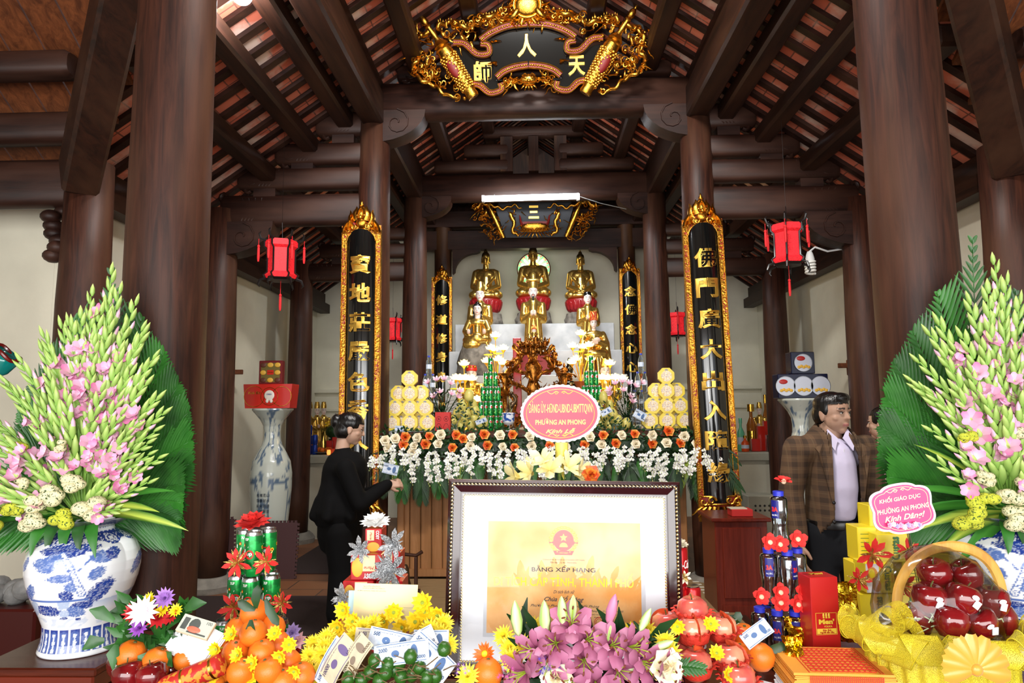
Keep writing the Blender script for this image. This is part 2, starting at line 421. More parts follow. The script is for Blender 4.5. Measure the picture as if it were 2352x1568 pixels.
column(-OX,Y2,3.35,.14,'rear outer column behind the tall porcelain vase on the left',CG)
column(OX,Y2,3.35,.14,'rear outer column behind the tall porcelain vase on the right',CG)

# ---- beams of one cross frame: stepped timbers left and right of an inner column, tie beam between
def rbeam(x0,x1,y,z0,z1,label,cat='roof beam',group='stepped roof beams',th=.16,carve=0,s=1):
 """beam lying across the hall, rounded belly; carve: cloud-shaped end at x0"""
 zc,h=(z0+z1)/2,(z1-z0);L_=abs(x1-x0)
 t=thing('roof_beam',label,cat,((x0+x1)/2,y,zc),0,group);t['kind']='thing'
 m=MB();n=14;pr=[]
 for i in range(n):a=TAU*i/n+PI/n;ca,sa=math.cos(a),math.sin(a);pr.append((math.copysign(abs(ca)**.6,ca)*th/2,math.copysign(abs(sa)**.6,sa)*h/2))
 xs=[-L_/2,-L_/2+.03,L_/2-.03,L_/2];vs=[];fs=[]
 for j,x in enumerate(xs):
  k=.8 if j in(0,3) else 1
  vs+=[(x,a*k,b*k) for a,b in pr]
 for j in range(3):fs+=[(j*n+i,j*n+(i+1)%n,(j+1)*n+(i+1)%n,(j+1)*n+i) for i in range(n)]
 fs+=[tuple(range(n))[::-1],tuple(3*n+i for i in range(n))]
 m.add(vs,fs);m.build('beam_body',BEAMX,t,ang=50)
 if carve:
  e=MB();sgn=-1 if x0<x1 else 1
  for k in range(6):
   q=k/5;cx=sgn*(L_/2-.02-.09*abs(math.sin(k*1.7)));
   e.tube([(sgn*(L_/2-.34)+sgn*.05*k*0,0,h*(.36-.72*q)*.4)]+[(cx-sgn*.03*math.cos(a),-th*.2+.0*a,h*(.42-.84*q)+.035*math.sin(a)) for a in[i*.8 for i in range(8)]],.022,6)
  for yy in(-th*.42,th*.42):
   sp=[(sgn*(L_/2-.12)+(.02+.012*a)*math.cos(a)*.8,yy,(.02+.012*a)*math.sin(a)*.8) for a in[i*.6 for i in range(12)]]
   e.tube(sp,.010,6)
   for q in range(4):e.tube(bez((sgn*(L_/2-.2-.03*q),yy,-h*.35),(sgn*(L_/2-.28-.04*q),yy*1.06,0),(sgn*(L_/2-.2-.06*q),yy,h*.36),5),.008,5)
  e.build('carved_end',BEAMX,t,ang=60)
 return t
def bracket(x,y,z0,z1,s,label,L_=.33,th=.2):
 """quarter-round bracket under a beam, growing from the column towards s"""
 t=thing('roof_bracket',label,'bracket',(x,y-th/2,z0),0,'rounded brackets under the beams')
 h=z1-z0;pts=[(0,0)]+[(s*L_*math.sin(a),h-h*math.cos(a)) for a in[PI/2*i/8 for i in range(1,9)]]+[(s*L_,h+.03),(0,h+.03)]
 if s<0:pts=pts[::-1]
 m=MB();m.prism(pts,th);m.build('bracket_block',BEAMX,t,ang=30)
 c=MB();sp=[(s*(L_*.45+(.02+.014*a)*math.cos(a)),-.004,h*.6+(.02+.014*a)*math.sin(a)) for a in[i*.6 for i in range(14)]]
 c.tube(sp,.008,5);c.build('scroll_carving',BEAMX,t)
def frame(y,tag_,ctr_z=None,st=None):
 for s in(-1,1):
  side='left' if s<0 else 'right'
  for i,(xo,z0,z1) in enumerate(st):
   rbeam(s*xo,s*(CX-.0),y,z0,z1,f'{["lowest","second","third","topmost"][i]} stepped beam of the {tag_} frame, {side} of the inner column',carve=1)
   if i:MB().box((s*(xo-.25),y,z0-.03),(.2,.12,.08)).build('beam_block',BEAMX,label=f'small block under the {["lowest","second","third","topmost"][i]} beam of the {tag_} frame, {side} side',cat='block',group='blocks between beams')
def Z(px,py,y):return at(px,py,y).z
st1=[(OX+.0,Z(700,520,Y1),Z(700,448,Y1)),(2.70,Z(700,438,Y1),Z(700,388,Y1)),(2.36,Z(700,382,Y1),Z(700,333,Y1)),(1.99,Z(740,318,Y1),Z(740,262,Y1))]
frame(Y1,'front',st=st1)
frame(Y2,'rear',st=[(OX,3.1,3.33),(2.62,3.38,3.56),(2.30,3.6,3.76)])
for s in(-1,1):
 side='left' if s<0 else 'right'
 bracket(s*OX,Y1,Z(600,590,Y1),Z(600,522,Y1),-s,f'rounded bracket on the {side} outer column under the lowest front beam',.5)
 bracket(s*CX,Y1,Z(900,335,Y1),Z(900,264,Y1),-s,f'rounded bracket on the {side} inner column under the front tie beam',.48)
 bracket(s*CX,Y2,Z(1000,505,Y2),Z(1000,462,Y2),-s,f'rounded bracket on the {side} rear column under the rear tie beam',.45)
ztb0,ztb1=Z(1215,272,Y1),Z(1215,190,Y1)
rbeam(-CX,CX,Y1,ztb0,ztb1,'long tie beam of the front frame right below the big gilded board',group=None,th=.22)
rbeam(-1.25,1.25,Y1,ztb1+.02,ztb1+.17,'upper cross beam of the front frame behind the big gilded board',group=None,th=.16,carve=1)
rbeam(-.75,.75,Y1,ztb1+.22,ztb1+.36,'short top beam of the front frame behind the big gilded board',group=None)
z20,z21=Z(1215,462,Y2),Z(1215,400,Y2)
rbeam(-CX,CX,Y2,z20,z21,'long tie beam of the rear frame behind the lit tube lamp',group=None,th=.2)
zz=z21+.02
for xa,xb,h,lb in((-1.22,-.30,.17,'left beam stub above the rear tie beam'),(.30,1.22,.17,'right beam stub above the rear tie beam')):
 rbeam(xa,xb,Y2,zz,zz+h,lb,group='beam stubs on the rear frame')
 rbeam(xa*(.7 if xa<0 else 1),xb*(1 if xa<0 else .7),Y2,zz+.2,zz+.36,'upper '+lb,group='beam stubs on the rear frame')
rbeam(-.62,.62,Y2,zz+.44,zz+.58,'short top beam of the rear frame under the ridge',group=None)
for x in(-.33,0,.33):
 tag(MB().box((x,Y2,zz+.22),(.15 if x else .12,.14,.44)).build('roof_post',DARK),{-.33:'left short post',0:'middle short post',.33:'right short post'}[x]+' standing on the rear tie beam','post','short posts on the rear tie beam')
 # purlins run away from the viewer under the rafters
def purlin(x,z,y0,y1,label,d=.15,dz=.14,group='purlins under the roof slopes'):
 m=MB();m.box((0,(y1-y0)/2,0),(d,y1-y0,dz),bev=.02);o=m.build('roof_purlin',BEAMY,label=label,cat='purlin',group=group,loc=(x,y0,z));return o
for s in(-1,1):
 side='left' if s<0 else 'right'
 for x,nm in((2.42,'outermost'),(2.04,'second outermost'),(1.72,'third')):
  purlin(s*x,zroof(x)-.14,4.72-(3.4-x)+.1,10,f'{nm} purlin under the {side} roof slope')
 purlin(s*CX,4.12+.13,Y0,10,f'heavy beam over the inner columns on the {side}, running to the back',.2,.3,'heavy beams over the inner columns')
 purlin(s*(CX-.0),4.12+.36,Y0,10,f'upper of two stacked heavy beams over the {side} inner columns',.14,.16,'heavy beams over the inner columns')
 for x,nm in((1.05,'inner'),(.55,'innermost')):
  purlin(s*x,zroof(x)-.14,3.2,10,f'{nm} purlin under the {side} roof slope')
 m=MB();m.box((s*(WX-.02),(WY0+WY1)/2,3.19),(.2,WY1-WY0,.18));m.box((s*(WX-.12),(WY0+WY1)/2,3.05),(.14,WY1-WY0,.13))
 m.build('wall_plate_beam',BEAMY,label=f'wooden wall plate along the top of the {side} cream wall',cat='beam',smooth=False)
 # cross beams of the front hall and the valley rafter
 xo=s*OX
 pc=at(60,345,YF)
 rbeam(s*5.6,s*OX,YF,2.82,3.13,f'thick beam on the {side} joining the outer column in front of the cream wall',group='beams of the front hall')
 rbeam(s*5.6,s*OX,YF-.05,3.22,3.42,f'middle crooked beam on the {side} above the thick front beam',group='beams of the front hall')
 rbeam(s*5.6,s*(OX-.1),3.8,3.5,3.66,f'highest cross beam on the {side} under the plank ceiling',group='beams of the front hall')
 p0=V((s*(OX-.02),YF-.12,2.95));p1=V((s*1.52,2.62,4.55));d=p1-p0
 m=MB();M_=Matrix.Translation(p0)@d.to_track_quat('Y','Z').to_matrix().to_4x4()
 m.box((0,d.length/2-.05,.08),(.2,d.length,.34),M=M_,bev=.02)
 m.build('valley_rafter',BEAMY,label=f'massive sloping valley beam from the {side} outer column up to the front column',cat='beam')
 m=MB();m.box((s*4.3,WY0-.03,3.08),(2.2,.16,.12));m.build('wall_plate_beam',BEAMX,label=f'dark wall plate on the front cream wall at the far {side}',cat='beam',smooth=False)
 # carved block on the outer column
 c=MB()
 for k in range(7):c.ell((U(-.05,.05),U(-.05,.05),.05*k),(.06,.06,.045),n=10,m=7)
 c.build('carved_block',BEAMX,label=f'carved wooden block on the outer side of the {side} outer front column',cat='carving',loc=(s*(OX+.17),YF,2.5))
tag(MB().box((0,6.5,ZR-.1),(.16,7,.16)).build('ridge_beam',BEAMY),'ridge beam along the top of the long roof','beam')
# niche frame before the back wall
zl=Z(1226,572,Y3)
m=MB();m.box((0,Y3,zl+.13),(2*CX+.2,.14,.26));m.box((0,Y3-.02,zl+.42),(2*CX+.4,.16,.22));
m.build('lintel_beam',BEAMX,label='dark lintel above the Buddha niche behind the small gilded board',cat='beam',smooth=False)
for s in(-1,1):
 side='left' if s<0 else 'right'
 pts=[(0,.03),(s*.40,.03),(s*.38,-.03),(s*.33,-.05)]+[(s*(.33-.33*math.sin(a)*.9),-.05-.26*(1-math.cos(a))) for a in[PI/2*i/8 for i in range(1,9)]]+[(0,-.34)]
 if s>0:pts=pts[::-1]
 t_=MB();t_.prism(pts,.12);t_.build('niche_bracket',BEAMX,label=f'curved corner bracket at the upper {side} of the Buddha niche',cat='bracket',group='niche brackets',loc=(-s*-1*0+s*-1*(-1.14)*1 if 0 else(-1.14 if s>0 else 1.14),Y3-.06,zl))
 MB().lathe([(.12,0),(.12,4.2)],20).build('niche_column',DARK,label=f'slim dark post at the {side} side of the Buddha niche',cat='column',group='niche posts',loc=(s*1.28,Y3+.02,0))
 # ================================================================ gilded carving, lacquer, lamps
GOLD=mat('gilding','d39a3a',.27,metal=1,bump=.25,bscale=120,var=.25,scale=30)
GOLDB=mat('bright_gold','e0b04a',.2,metal=1,bump=.3,bscale=18)
GOLDT=mat('gold_lettering','dcae4c',.3,metal=.85)
RED=mat('red_lacquer','7a130e',.55)
BLACK=mat('black_lacquer','0b0c0c',.12,coat=.6)
MARBLE=mat('white_marble','c3c5c6',.3,col2='a9adb0',scale=6)
def carve_mat():
 m,nt,b=_new('gold_red_fretwork');N=nt.nodes.new;L=nt.links.new
 tc=N('ShaderNodeTexCoord');n=N('ShaderNodeTexVoronoi');n.inputs['Scale'].default_value=60;L(tc.outputs['Object'],n.inputs[0])
 w_=N('ShaderNodeTexNoise');w_.inputs['Scale'].default_value=7;L(tc.outputs['Object'],w_.inputs[0])
 r=N('ShaderNodeValToRGB');r.color_ramp.interpolation='CONSTANT';r.color_ramp.elements[0].color=(0,0,0,1);r.color_ramp.elements[1].position=.5;r.color_ramp.elements[1].color=(1,1,1,1)
 L(w_.outputs[0],r.inputs[0])
 v2=N('ShaderNodeTexNoise');v2.inputs['Scale'].default_value=42;v2.inputs['Distortion'].default_value=2;L(tc.outputs['Object'],v2.inputs[0])
 r2=N('ShaderNodeValToRGB');r2.color_ramp.elements[0].position=.50;r2.color_ramp.elements[1].position=.53;L(v2.outputs[0],r2.inputs[0])
 mul=N('ShaderNodeMath');mul.operation='MULTIPLY';L(r.outputs[0],mul.inputs[0]);L(r2.outputs[0],mul.inputs[1])
 mx=N('ShaderNodeMix');mx.data_type='RGBA';L(mul.outputs[0],mx.inputs[0]);mx.inputs[6].default_value=srgb('c98f34');mx.inputs[7].default_value=srgb('8a140f');L(mx.outputs[2],b.inputs['Base Color'])
 inv=N('ShaderNodeMath');inv.operation='SUBTRACT';inv.inputs[0].default_value=1;L(mul.outputs[0],inv.inputs[1]);L(inv.outputs[0],b.inputs['Metallic'])
 b.inputs['Roughness'].default_value=.3
 bp=N('ShaderNodeBump');bp.inputs['Strength'].default_value=.6;bp.inputs['Distance'].default_value=.004;L(n.outputs['Distance'],bp.inputs['Height']);L(bp.outputs[0],b.inputs['Normal'])
 return m
FRET=carve_mat()

def curl(mb,x,z,r,a0,turns=1.3,y=0,w=.012,mi=0,dirn=1,dy=0):
 n=int(10*turns)+4;pts=[];ws=[]
 for i in range(n):
  t=i/(n-1);a=a0+dirn*t*turns*TAU;q=r*(1-.82*t)
  pts.append((x+q*math.cos(a),y-dy*t,z+q*math.sin(a)));ws.append(w*(1-.45*t))
 mb.tube(pts,ws,6,mi)
def flame(mb,p,a,L_,w,mi=0,bend=.4,y=0):
 """flame tongue in the x-z plane starting at p, heading along angle a"""
 n=7;pts=[];ws=[];x,z=p;ang=a
 for i in range(n+1):
  t=i/n;pts.append((x,y-.012*math.sin(t*PI),z));ws.append(w*(1.0-.15*t)*(1-t)**.55*.5+.001)
  x+=L_/n*math.cos(ang);z+=L_/n*math.sin(ang);ang+=bend*(1 if t<.55 else-1.5)/n*2
 mb.tube(pts,ws,6,mi,flat=.6)

def couplet(x,y,ztop,zbot,width,chars,czs,csize,label,tilt=0,rad=.17,ornament=1.0):
 """black half-round board with gilded frame, zbot..ztop is the whole board"""
 H=ztop-zbot;t=thing('couplet_board',label,'couplet board',(x,y,zbot),0,None,rot=(0,tilt,0))
 crown=.30*ornament;foot=.24*ornament;fw=width*.14
 hw=width/2;r=rad
 m=MB();th=math.asin(min(.95,(hw-fw)/r));n=14
 z0,z1=foot*.55,H-crown*.8;off=r*math.cos(th)
 prof=[(-(r*math.cos(-th+2*th*i/n)-off),r*math.sin(-th+2*th*i/n)) for i in range(n+1)]
 vs=[];
 zs=[z0,z1-.05]
 for z in zs:vs+=[(px,py-.01,z) for py,px in prof]
 arch=[(px,py-.01,z1-.05+.10*math.sqrt(max(0,1-(px/(hw-fw))**2))) for py,px in prof]
 vs+=arch;k=n+1
 fs=[(j*k+i,j*k+i+1,(j+1)*k+i+1,(j+1)*k+i) for j in range(2) for i in range(n)]
 m.add(vs,fs);m.build('lacquer_panel',BLACK,t,ang=60)
 f=MB()
 for s in(-1,1):
  f.box((s*(hw-fw/2),.0,(z0+z1)/2),(fw*.8,.03,z1-z0+.1),1)
  for e in(-1,1):f.box((s*(hw-fw/2)+e*fw*.45,-.004,(z0+z1)/2),(fw*.16,.045,z1-z0+.1),0,bev=.003)
  cut=[(hw-fw,z1-.12)]+[((hw-fw)*math.cos(a),z1-.05+.11*math.sin(a)*.9) for a in[PI/2*i/8 for i in range(9)]]+[(0,z1+.09),(hw,z1+.09),(hw,z1-.12)]
  cut=[(s*a,b) for a,b in cut]
  if s<0:cut=cut[::-1]
  f.prism(cut,.03,1,T(0,-.02,0))
  f.tube([(s*(hw-fw)*math.cos(a),-.035,z1-.05+.10*math.sin(a)) for a in[PI/2*i/8 for i in range(9)]],.006,6,0)
 f.build('gilded_frame',[GOLD,FRET],t)
 c=MB();zc=z1+.05;q=ornament
 for s in(-1,1):
  for i,(a,L_,w_,xx,zz) in enumerate([(80,.17,.06,.02,.10),(68,.16,.055,.05,.08),(55,.17,.05,.075,.04),(78,.18,.05,.10,.0),(96,.20,.045,.145,-.02),(60,.1,.04,.06,.0),(100,.12,.04,.12,.03)]):
   flame(c,(s*xx*q*width/.34,zc+zz*q),R(a) if s>0 else PI-R(a),L_*q*.82,w_*q*1.5,0,.8*s,y=-.02)
  curl(c,s*.055*q,zc+.02*q,.03*q,0,1.2,y=-.045,w=.009*q,dirn=s)
  curl(c,s*.115*q,zc+.0*q,.03*q,1,1.2,y=-.03,w=.009*q,dirn=-s)
  c.ell((s*.07*q,-.03,zc+.045*q),(.028*q,.02,.022*q),1,10,7)
  c.ell((s*.03*q,-.055,zc+.115*q),(.011*q,.012,.011*q),0,8,6)
 c.ell((0,-.025,zc+.06*q),(.05*q,.035,.05*q),0,14,9);c.ell((0,-.03,zc+.13*q),(.042*q,.03,.04*q),0,14,9)
 c.ell((0,-.06,zc+.10*q),(.016*q,.016,.02*q),0,10,7);c.tube([(-.03*q,-.058,zc+.075*q),(0,-.066,zc+.065*q),(.03*q,-.058,zc+.075*q)],.007*q,6)
 c.ell((0,-.02,zc+.18*q),(.03*q,.02,.03*q),0,12,8);flame(c,(0,zc+.19*q),PI/2,.07*q,.03*q,0,0,-.02)
 c.box((0,0,zc-.01),(width*.98,.03,.06*q),1)
 c.build('crown_carving',[GOLD,RED],t,ang=50)
 g=MB();zf=foot*.5
 for s in(-1,1):
  for k2 in range(5):flame(g,(s*(.02+.032*k2)*q*width/.34,zf-.02*q),R(-78+12*k2) if s>0 else PI-R(-78+12*k2),.10*q,.045*q,0,-.3*s,y=-.05+.008*k2)
  curl(g,s*.07*q,zf+.03*q,.035*q,0,1.1,y=-.06,w=.01*q,dirn=-s);curl(g,s*.13*q,zf+.02*q,.03*q,0,1.1,y=-.045,w=.01*q,dirn=s)
  g.box((s*(hw-fw*.5),0,foot*.25),(fw,.04,foot*.6),0)
 pr=[(width*.40,-.02),(width*.46,.0),(width*.44,.05*q),(width*.40,.065*q)]
 g.lathe([(a,b+zf) for a,b in pr],24,1,T(0,0,0),sq=(1,.35));g.tube([(width*.46*math.cos(a),-width*.46*.35*math.sin(a),zf+.0) for a in[PI*i/12 for i in range(13)]],.008,6)
 g.tube([(width*.43*math.cos(a),-width*.43*.35*math.sin(a),zf+.06*q) for a in[PI*i/12 for i in range(13)]],.008,6)
 g.build('foot_carving',[GOLD,RED],t,ang=50)
 for ch,z in zip(chars,czs):
  l=MB();l.text(ch,T(0,0,z-zbot)@FRONT,w=csize*1.04,h=csize*.92,depth=.016,bold=.022,bevel=.012,fn=lambda X,Y,Z_:(X,Y,Z_+math.sqrt(max(0,r*r-X*X))-off+.014));l.build('gilded_character',GOLDT,t,ang=50)
 return t
YC=Y1-.20
def cz(px,pys):return[at(px,q,YC).z for q in pys]
couplet(at(828,800,YC).x,YC,Z(828,478,YC),Z(838,1190,YC),.345,'寶地莊嚴色香人',cz(820,(610,675,742,808,877,940,1010)),.182,'tall black couplet board with gold characters, behind the woman in black',0,ornament=1.05)
couplet(at(1640,830,YC).x,YC,Z(1625,462,YC),Z(1655,1192,YC),.345,'佛門廣大出入隨緣',cz(1640,(595,663,733,803,875,942,1010,1083)),.182,'tall black couplet board with gold characters on the column right of the altar',R(-1.4),ornament=1.05)
YD=9.2
couplet(at(1015,800,YD).x,YD,Z(1015,618,YD),1.55,.28,'修道修身身',[at(1015,q,YD).z for q in(690,735,778,820,866)],.155,'short black couplet board with gold characters left of the Buddha statues',ornament=.85)
couplet(at(1450,800,YD).x,YD,Z(1450,598,YD),1.55,.28,'念佛念心心',[at(1450,q,YD).z for q in(670,712,757,800,843)],.155,'short black couplet board with gold characters right of the Buddha statues',ornament=.85)

def ribbon(mb,pts,w_,d,m_in,m_edge,y=0):
 """flat carved band following pts (x, z), with gold piping on both edges"""
 P=[V((p[0],0,p[1])) for p in pts];a=[];b=[]
 for i,p in enumerate(P):
  t=(P[min(i+1,len(P)-1)]-P[max(i-1,0)]).normalized();nn=V((-t.z,0,t.x));a.append(p+nn*w_/2);b.append(p-nn*w_/2)
 poly=[(q.x,q.z) for q in a]+[(q.x,q.z) for q in b[::-1]]
 for i in range(len(P)-1):
  vs=[(a[i].x,y,a[i].z),(a[i+1].x,y,a[i+1].z),(b[i+1].x,y,b[i+1].z),(b[i].x,y,b[i].z)]
  vs+=[(v[0],y-d,v[2]) for v in vs]
  mb.add(vs,[(4,5,6,7),(0,3,2,1),(0,1,5,4),(2,3,7,6)],m_in)
 for e in(a,b):mb.tube([(q.x,y-d,q.z) for q in e],w_*.14,6,m_edge)
 for i in range(1,len(P)-1,1):mb.ell((P[i].x,y-d,P[i].z),(w_*.22,.008,w_*.2),m_edge,8,6)
def smoothpts(pts,n=6):
 out=[];P=[V((*p,0)) for p in pts]
 for i in range(len(P)-1):
  p0,p1,p2,p3=P[max(i-1,0)],P[i],P[i+1],P[min(i+2,len(P)-1)]
  for k in range(n):
   t=k/n;q=.5*((2*p1)+(p2-p0)*t+(2*p0-5*p1+4*p2-p3)*t*t+(3*p1-p0-3*p2+p3)*t**3);out.append((q.x,q.y))
 out.append(tuple(pts[-1]));return out

def big_board():
 y=5.62;k=y/F*1.005;C=at(1213,118,y);tiltx=R(16)
 t=thing('name_board','large gilded openwork name board with dragons over the front tie beam, reading three gold characters','name board',C,rot=(tiltx,R(-.6),0))
 def q(px,py):return((px-1213)*k,(118-py)*k)
 def both(pts):return[[q(*p) for p in pts],[(-a,b) for a,b in[q(*p) for p in pts]]]
 m=MB();ctr=smoothpts([(1112,94),(1150,73),(1213,64),(1276,73),(1314,94)])+smoothpts([(1302,140),(1292,182)])+smoothpts([(1292,182),(1255,158),(1213,150),(1170,158),(1134,182)])+[(1126,140)]
 m.prism([q(*p) for p in ctr],.03,0,T(0,-.01,0))
 wing=smoothpts([(1033,106),(1060,112),(1092,132),(1120,134)])+[(1130,160),(1143,200)]+smoothpts([(1143,200),(1120,206),(1095,192),(1074,188)])
 for i,pts in enumerate(both(wing)):m.prism(pts if i==0 else pts[::-1],.03,0,T(0,.0,0))
 m.build('lacquer_panel',BLACK,t,ang=30)
 b=MB()
 for pts in both(smoothpts([(1212,58),(1165,62),(1125,76),(1100,92)],7)):ribbon(b,pts,.05,.05,1,0)
 for pts in both(smoothpts([(1212,152),(1180,156),(1155,164),(1136,178)],6)):ribbon(b,pts,.05,.05,1,0,-.01)
 for pts in both(smoothpts([(1035,95),(1062,98),(1090,122),(1118,122),(1118,104),(1100,100)],6)):ribbon(b,pts,.045,.05,1,0)
 for pts in both(smoothpts([(1074,190),(1095,194),(1118,212),(1146,206),(1145,190)],6)):ribbon(b,pts,.045,.05,1,0)
 b.build('scroll_border',[GOLD,RED],t,ang=50)
 for s in(-1,1):
  r=MB();A=V((*q(1080,222),0));B=V((*q(1000,92),0));Cc=V((*q(958,32),0))
  A,B,Cc=[V((s*-abs(v.x),-.06,v.y)) for v in(A,B,Cc)]
  d=B-A;M_=Matrix.Translation(A)@d.to_track_quat('Z','Y').to_matrix().to_4x4();L_=d.length
  r.lathe([(.05,0),(.056,.02),(.05,.05),(.058,.08),(.068,L_*.4),(.076,L_*.72),(.066,L_*.84),(.078,L_*.86),(.06,L_*.9),(.07,L_*.92),(.035,L_)],24,0,M_)
  for j in range(15):
   for i in range(12):
    a=TAU*(i+.5*(j%2))/12;rr=.056+.02*j/15;zz=.09+j*L_*.6/15
    p=M_@V((rr*math.cos(a),rr*math.sin(a),zz));r.ell(p,(.013,.013,.013),0,6,5)
  for i in range(6):
   p=M_@V((.0,0,0));
  e=(Cc-B);Me=Matrix.Translation(B)@e.to_track_quat('Z','Y').to_matrix().to_4x4();l2=e.length
  r.lathe([(.04,-.02),(.022,.03),(.026,.06),(.02,l2*.5),(.03,l2*.55),(.02,l2*.62),(.034,l2*.7),(.03,l2*.85),(.016,l2*.93),(.02,l2*.97),(.004,l2*1.08)],16,0,Me)
  r.build('scroll_roller',GOLD,t,ang=50)
  o=MB();ovp=(A+d*.5);ee=V((s*.038,-.05,0))
  o.ell(ovp+V((s*-1*-.02*-1,-.05,-.0)),(.045,.03,.10),0,16,10,rot=(0,s*-R(32)*-1*-1,0));o.build('red_cartouche',RED,t)
 rr=random.Random(3)
 for s in(-1,1):
  g=MB();path=smoothpts([(1195,30),(1165,45),(1130,38),(1095,52),(1060,62),(1025,48),(1000,60),(1015,78)],10)
  pp=[(s*-abs(q(*p)[0]),-.03-.03*math.sin(i*.35),q(*p)[1]+.012*math.sin(i*.8)) for i,p in enumerate(path)]
  g.tube(pp,[.022*(1-.5*i/len(pp))+.006 for i in range(len(pp))],10)
  for i,p in enumerate(pp[::2]):g.ell((p[0],p[1]-.01,p[2]+.026),(.006,.006,.016),0,6,5)
  path2=smoothpts([(985,70),(955,78),(938,100),(950,125),(935,150),(955,178),(985,190),(1010,212),(1045,218)],8)
  pp2=[(s*-abs(q(*p)[0]),-.03-.02*math.sin(i*.5),q(*p)[1]+.01*math.sin(i*.9)) for i,p in enumerate(path2)]
  g.tube(pp2,[.02*(1-.4*i/len(pp2))+.004 for i in range(len(pp2))],8)
  g.build('dragon_body',GOLD,t,ang=60)
  c=MB()
  def scatter(px0,px1,py0,py1,n,keep=None):
   for _ in range(n):
    px,py=rr.uniform(px0,px1),rr.uniform(py0,py1)
    if keep and not keep(px,py):continue
    x,z=q(px,py);x=s*-abs(x);rad=rr.uniform(.022,.045)
    k_=rr.random()
    if k_<.45:curl(c,x,z,rad,rr.uniform(0,6.3),rr.uniform(.8,1.4),y=rr.uniform(-.05,.0),w=rr.uniform(.007,.011),dirn=rr.choice((-1,1)),dy=.02)
    elif k_<.85:flame(c,(x,z),rr.uniform(0,6.3),rr.uniform(.06,.11),rr.uniform(.022,.034),0,rr.uniform(-1.2,1.2),rr.uniform(-.05,0))
    else:c.ell((x,rr.uniform(-.05,0),z),rr.uniform(.01,.022),0,8,6)
  scatter(1010,1205,14,62,105,lambda a,b:b>58-(a-1005)*.24 and b<100-(a-1010)*.2)
  scatter(990,1085,60,100,26,lambda a,b:b<100 and a>990+(b-50)*.9)
  scatter(925,985,66,175,60,lambda a,b:a<985+(b-70)*.25 and a>925+max(0,b-120)*.25)
  scatter(945,1065,140,222,62,lambda a,b:a<1000+(b-110)*.58 and b<165+(a-945)*.6)
  scatter(1150,1180,170,200,8);scatter(1146,1160,195,212,4)
  for(px,py) in((1108,100),(1150,106)):
   x,z=q(px-10,py-5);
  for i in range(5):x,z=q(1135-i*9,92-i*1.5+i*3);flame(c,(s*-abs(x),z),R(-20) if s>0 else PI+R(20),.06,.03,0,.3*s,-.02)
  x,z=q(1136,142);flame(c,(s*-abs(x),z),0 if s<0 else PI,.08,.04,0,.2*s,-.02);flame(c,(s*-abs(x),z-.02),.5 if s<0 else PI-.5,.06,.03,0,.2*s,-.02)
  c.build('dragon_cloud_carving',GOLD,t,ang=60)
 md=MB();x,z=q(1213,18)
 md.ell((0,-.05,z),(.11,.035,.095),0,24,12);md.tube([(.115*math.cos(a),-.055,z+.1*math.sin(a)) for a in[TAU*i/24 for i in range(25)]],.012,8,1)
 for i in range(16):
  a=TAU*i/16;flame(md,(.12*math.cos(a),z+.105*math.sin(a)),a,.09,.045,1,.4,-.04)
 for s in(-1,1):
  for i in range(4):flame(md,(s*.06,z-.09-.01*i),R(-60+i*25) if s>0 else PI-R(-60+i*25),.10,.03,1,.3,-.05)
  curl(md,s*.05,z-.12,.035,0,1.2,y=-.05,w=.012,mi=1,dirn=s)
 md.build('sun_medallion',[GOLD,GOLD],t,ang=60)
 bt=MB();x,z=q(1213,190)
 bt.ell((0,-.04,z+.02),(.075,.04,.05),0,16,10);bt.ell((0,-.07,z+.005),(.02,.02,.018),0,10,7)
 for s in(-1,1):
  bt.ell((s*.03,-.075,z+.03),.013,0,8,6);bt.tube([(s*.01,-.08,z+.045),(s*.03,-.085,z+.06),(s*.055,-.075,z+.045)],.008,6)
  bt.tube([(0,-.075,z-.015),(s*.03,-.075,z-.02),(s*.05,-.06,z-.005)],.008,6)
  for i in range(5):flame(bt,(s*(.06+.025*i),z+.03-.004*i),R(-30-10*i) if s>0 else PI-R(-30-10*i),.10,.035,0,.6*s,-.03)
  for i in range(4):curl(bt,s*(.08+.04*i),z+.01+.006*i,.028,0,1.2,y=-.04,w=.009,dirn=s)
  for i in range(3):flame(bt,(s*.02*i,z-.02),R(-90+20*i) if s>0 else PI-R(-90+20*i),.05,.03,0,0,-.03)
 bt.build('bat_mask',GOLD,t,ang=60)
 for s_,px,py,wd in(('人',1210,106,.17),('師',1103,162,.16),('天',1329,155,.15)):
  x,z=q(px,py);ch=MB();ch.text(s_,T(x,-.012,z)@FRONT,w=wd,h=wd*1.12,depth=.02,bold=.02,bevel=.014);ch.build('gilded_character',GOLDT,t,ang=50)
 MB().cyl((-.8,.03,.1),(-.8,.30,.45),.01).cyl((.8,.03,.1),(.8,.3,.45),.01).build('hanger',DARK,t)
big_board()

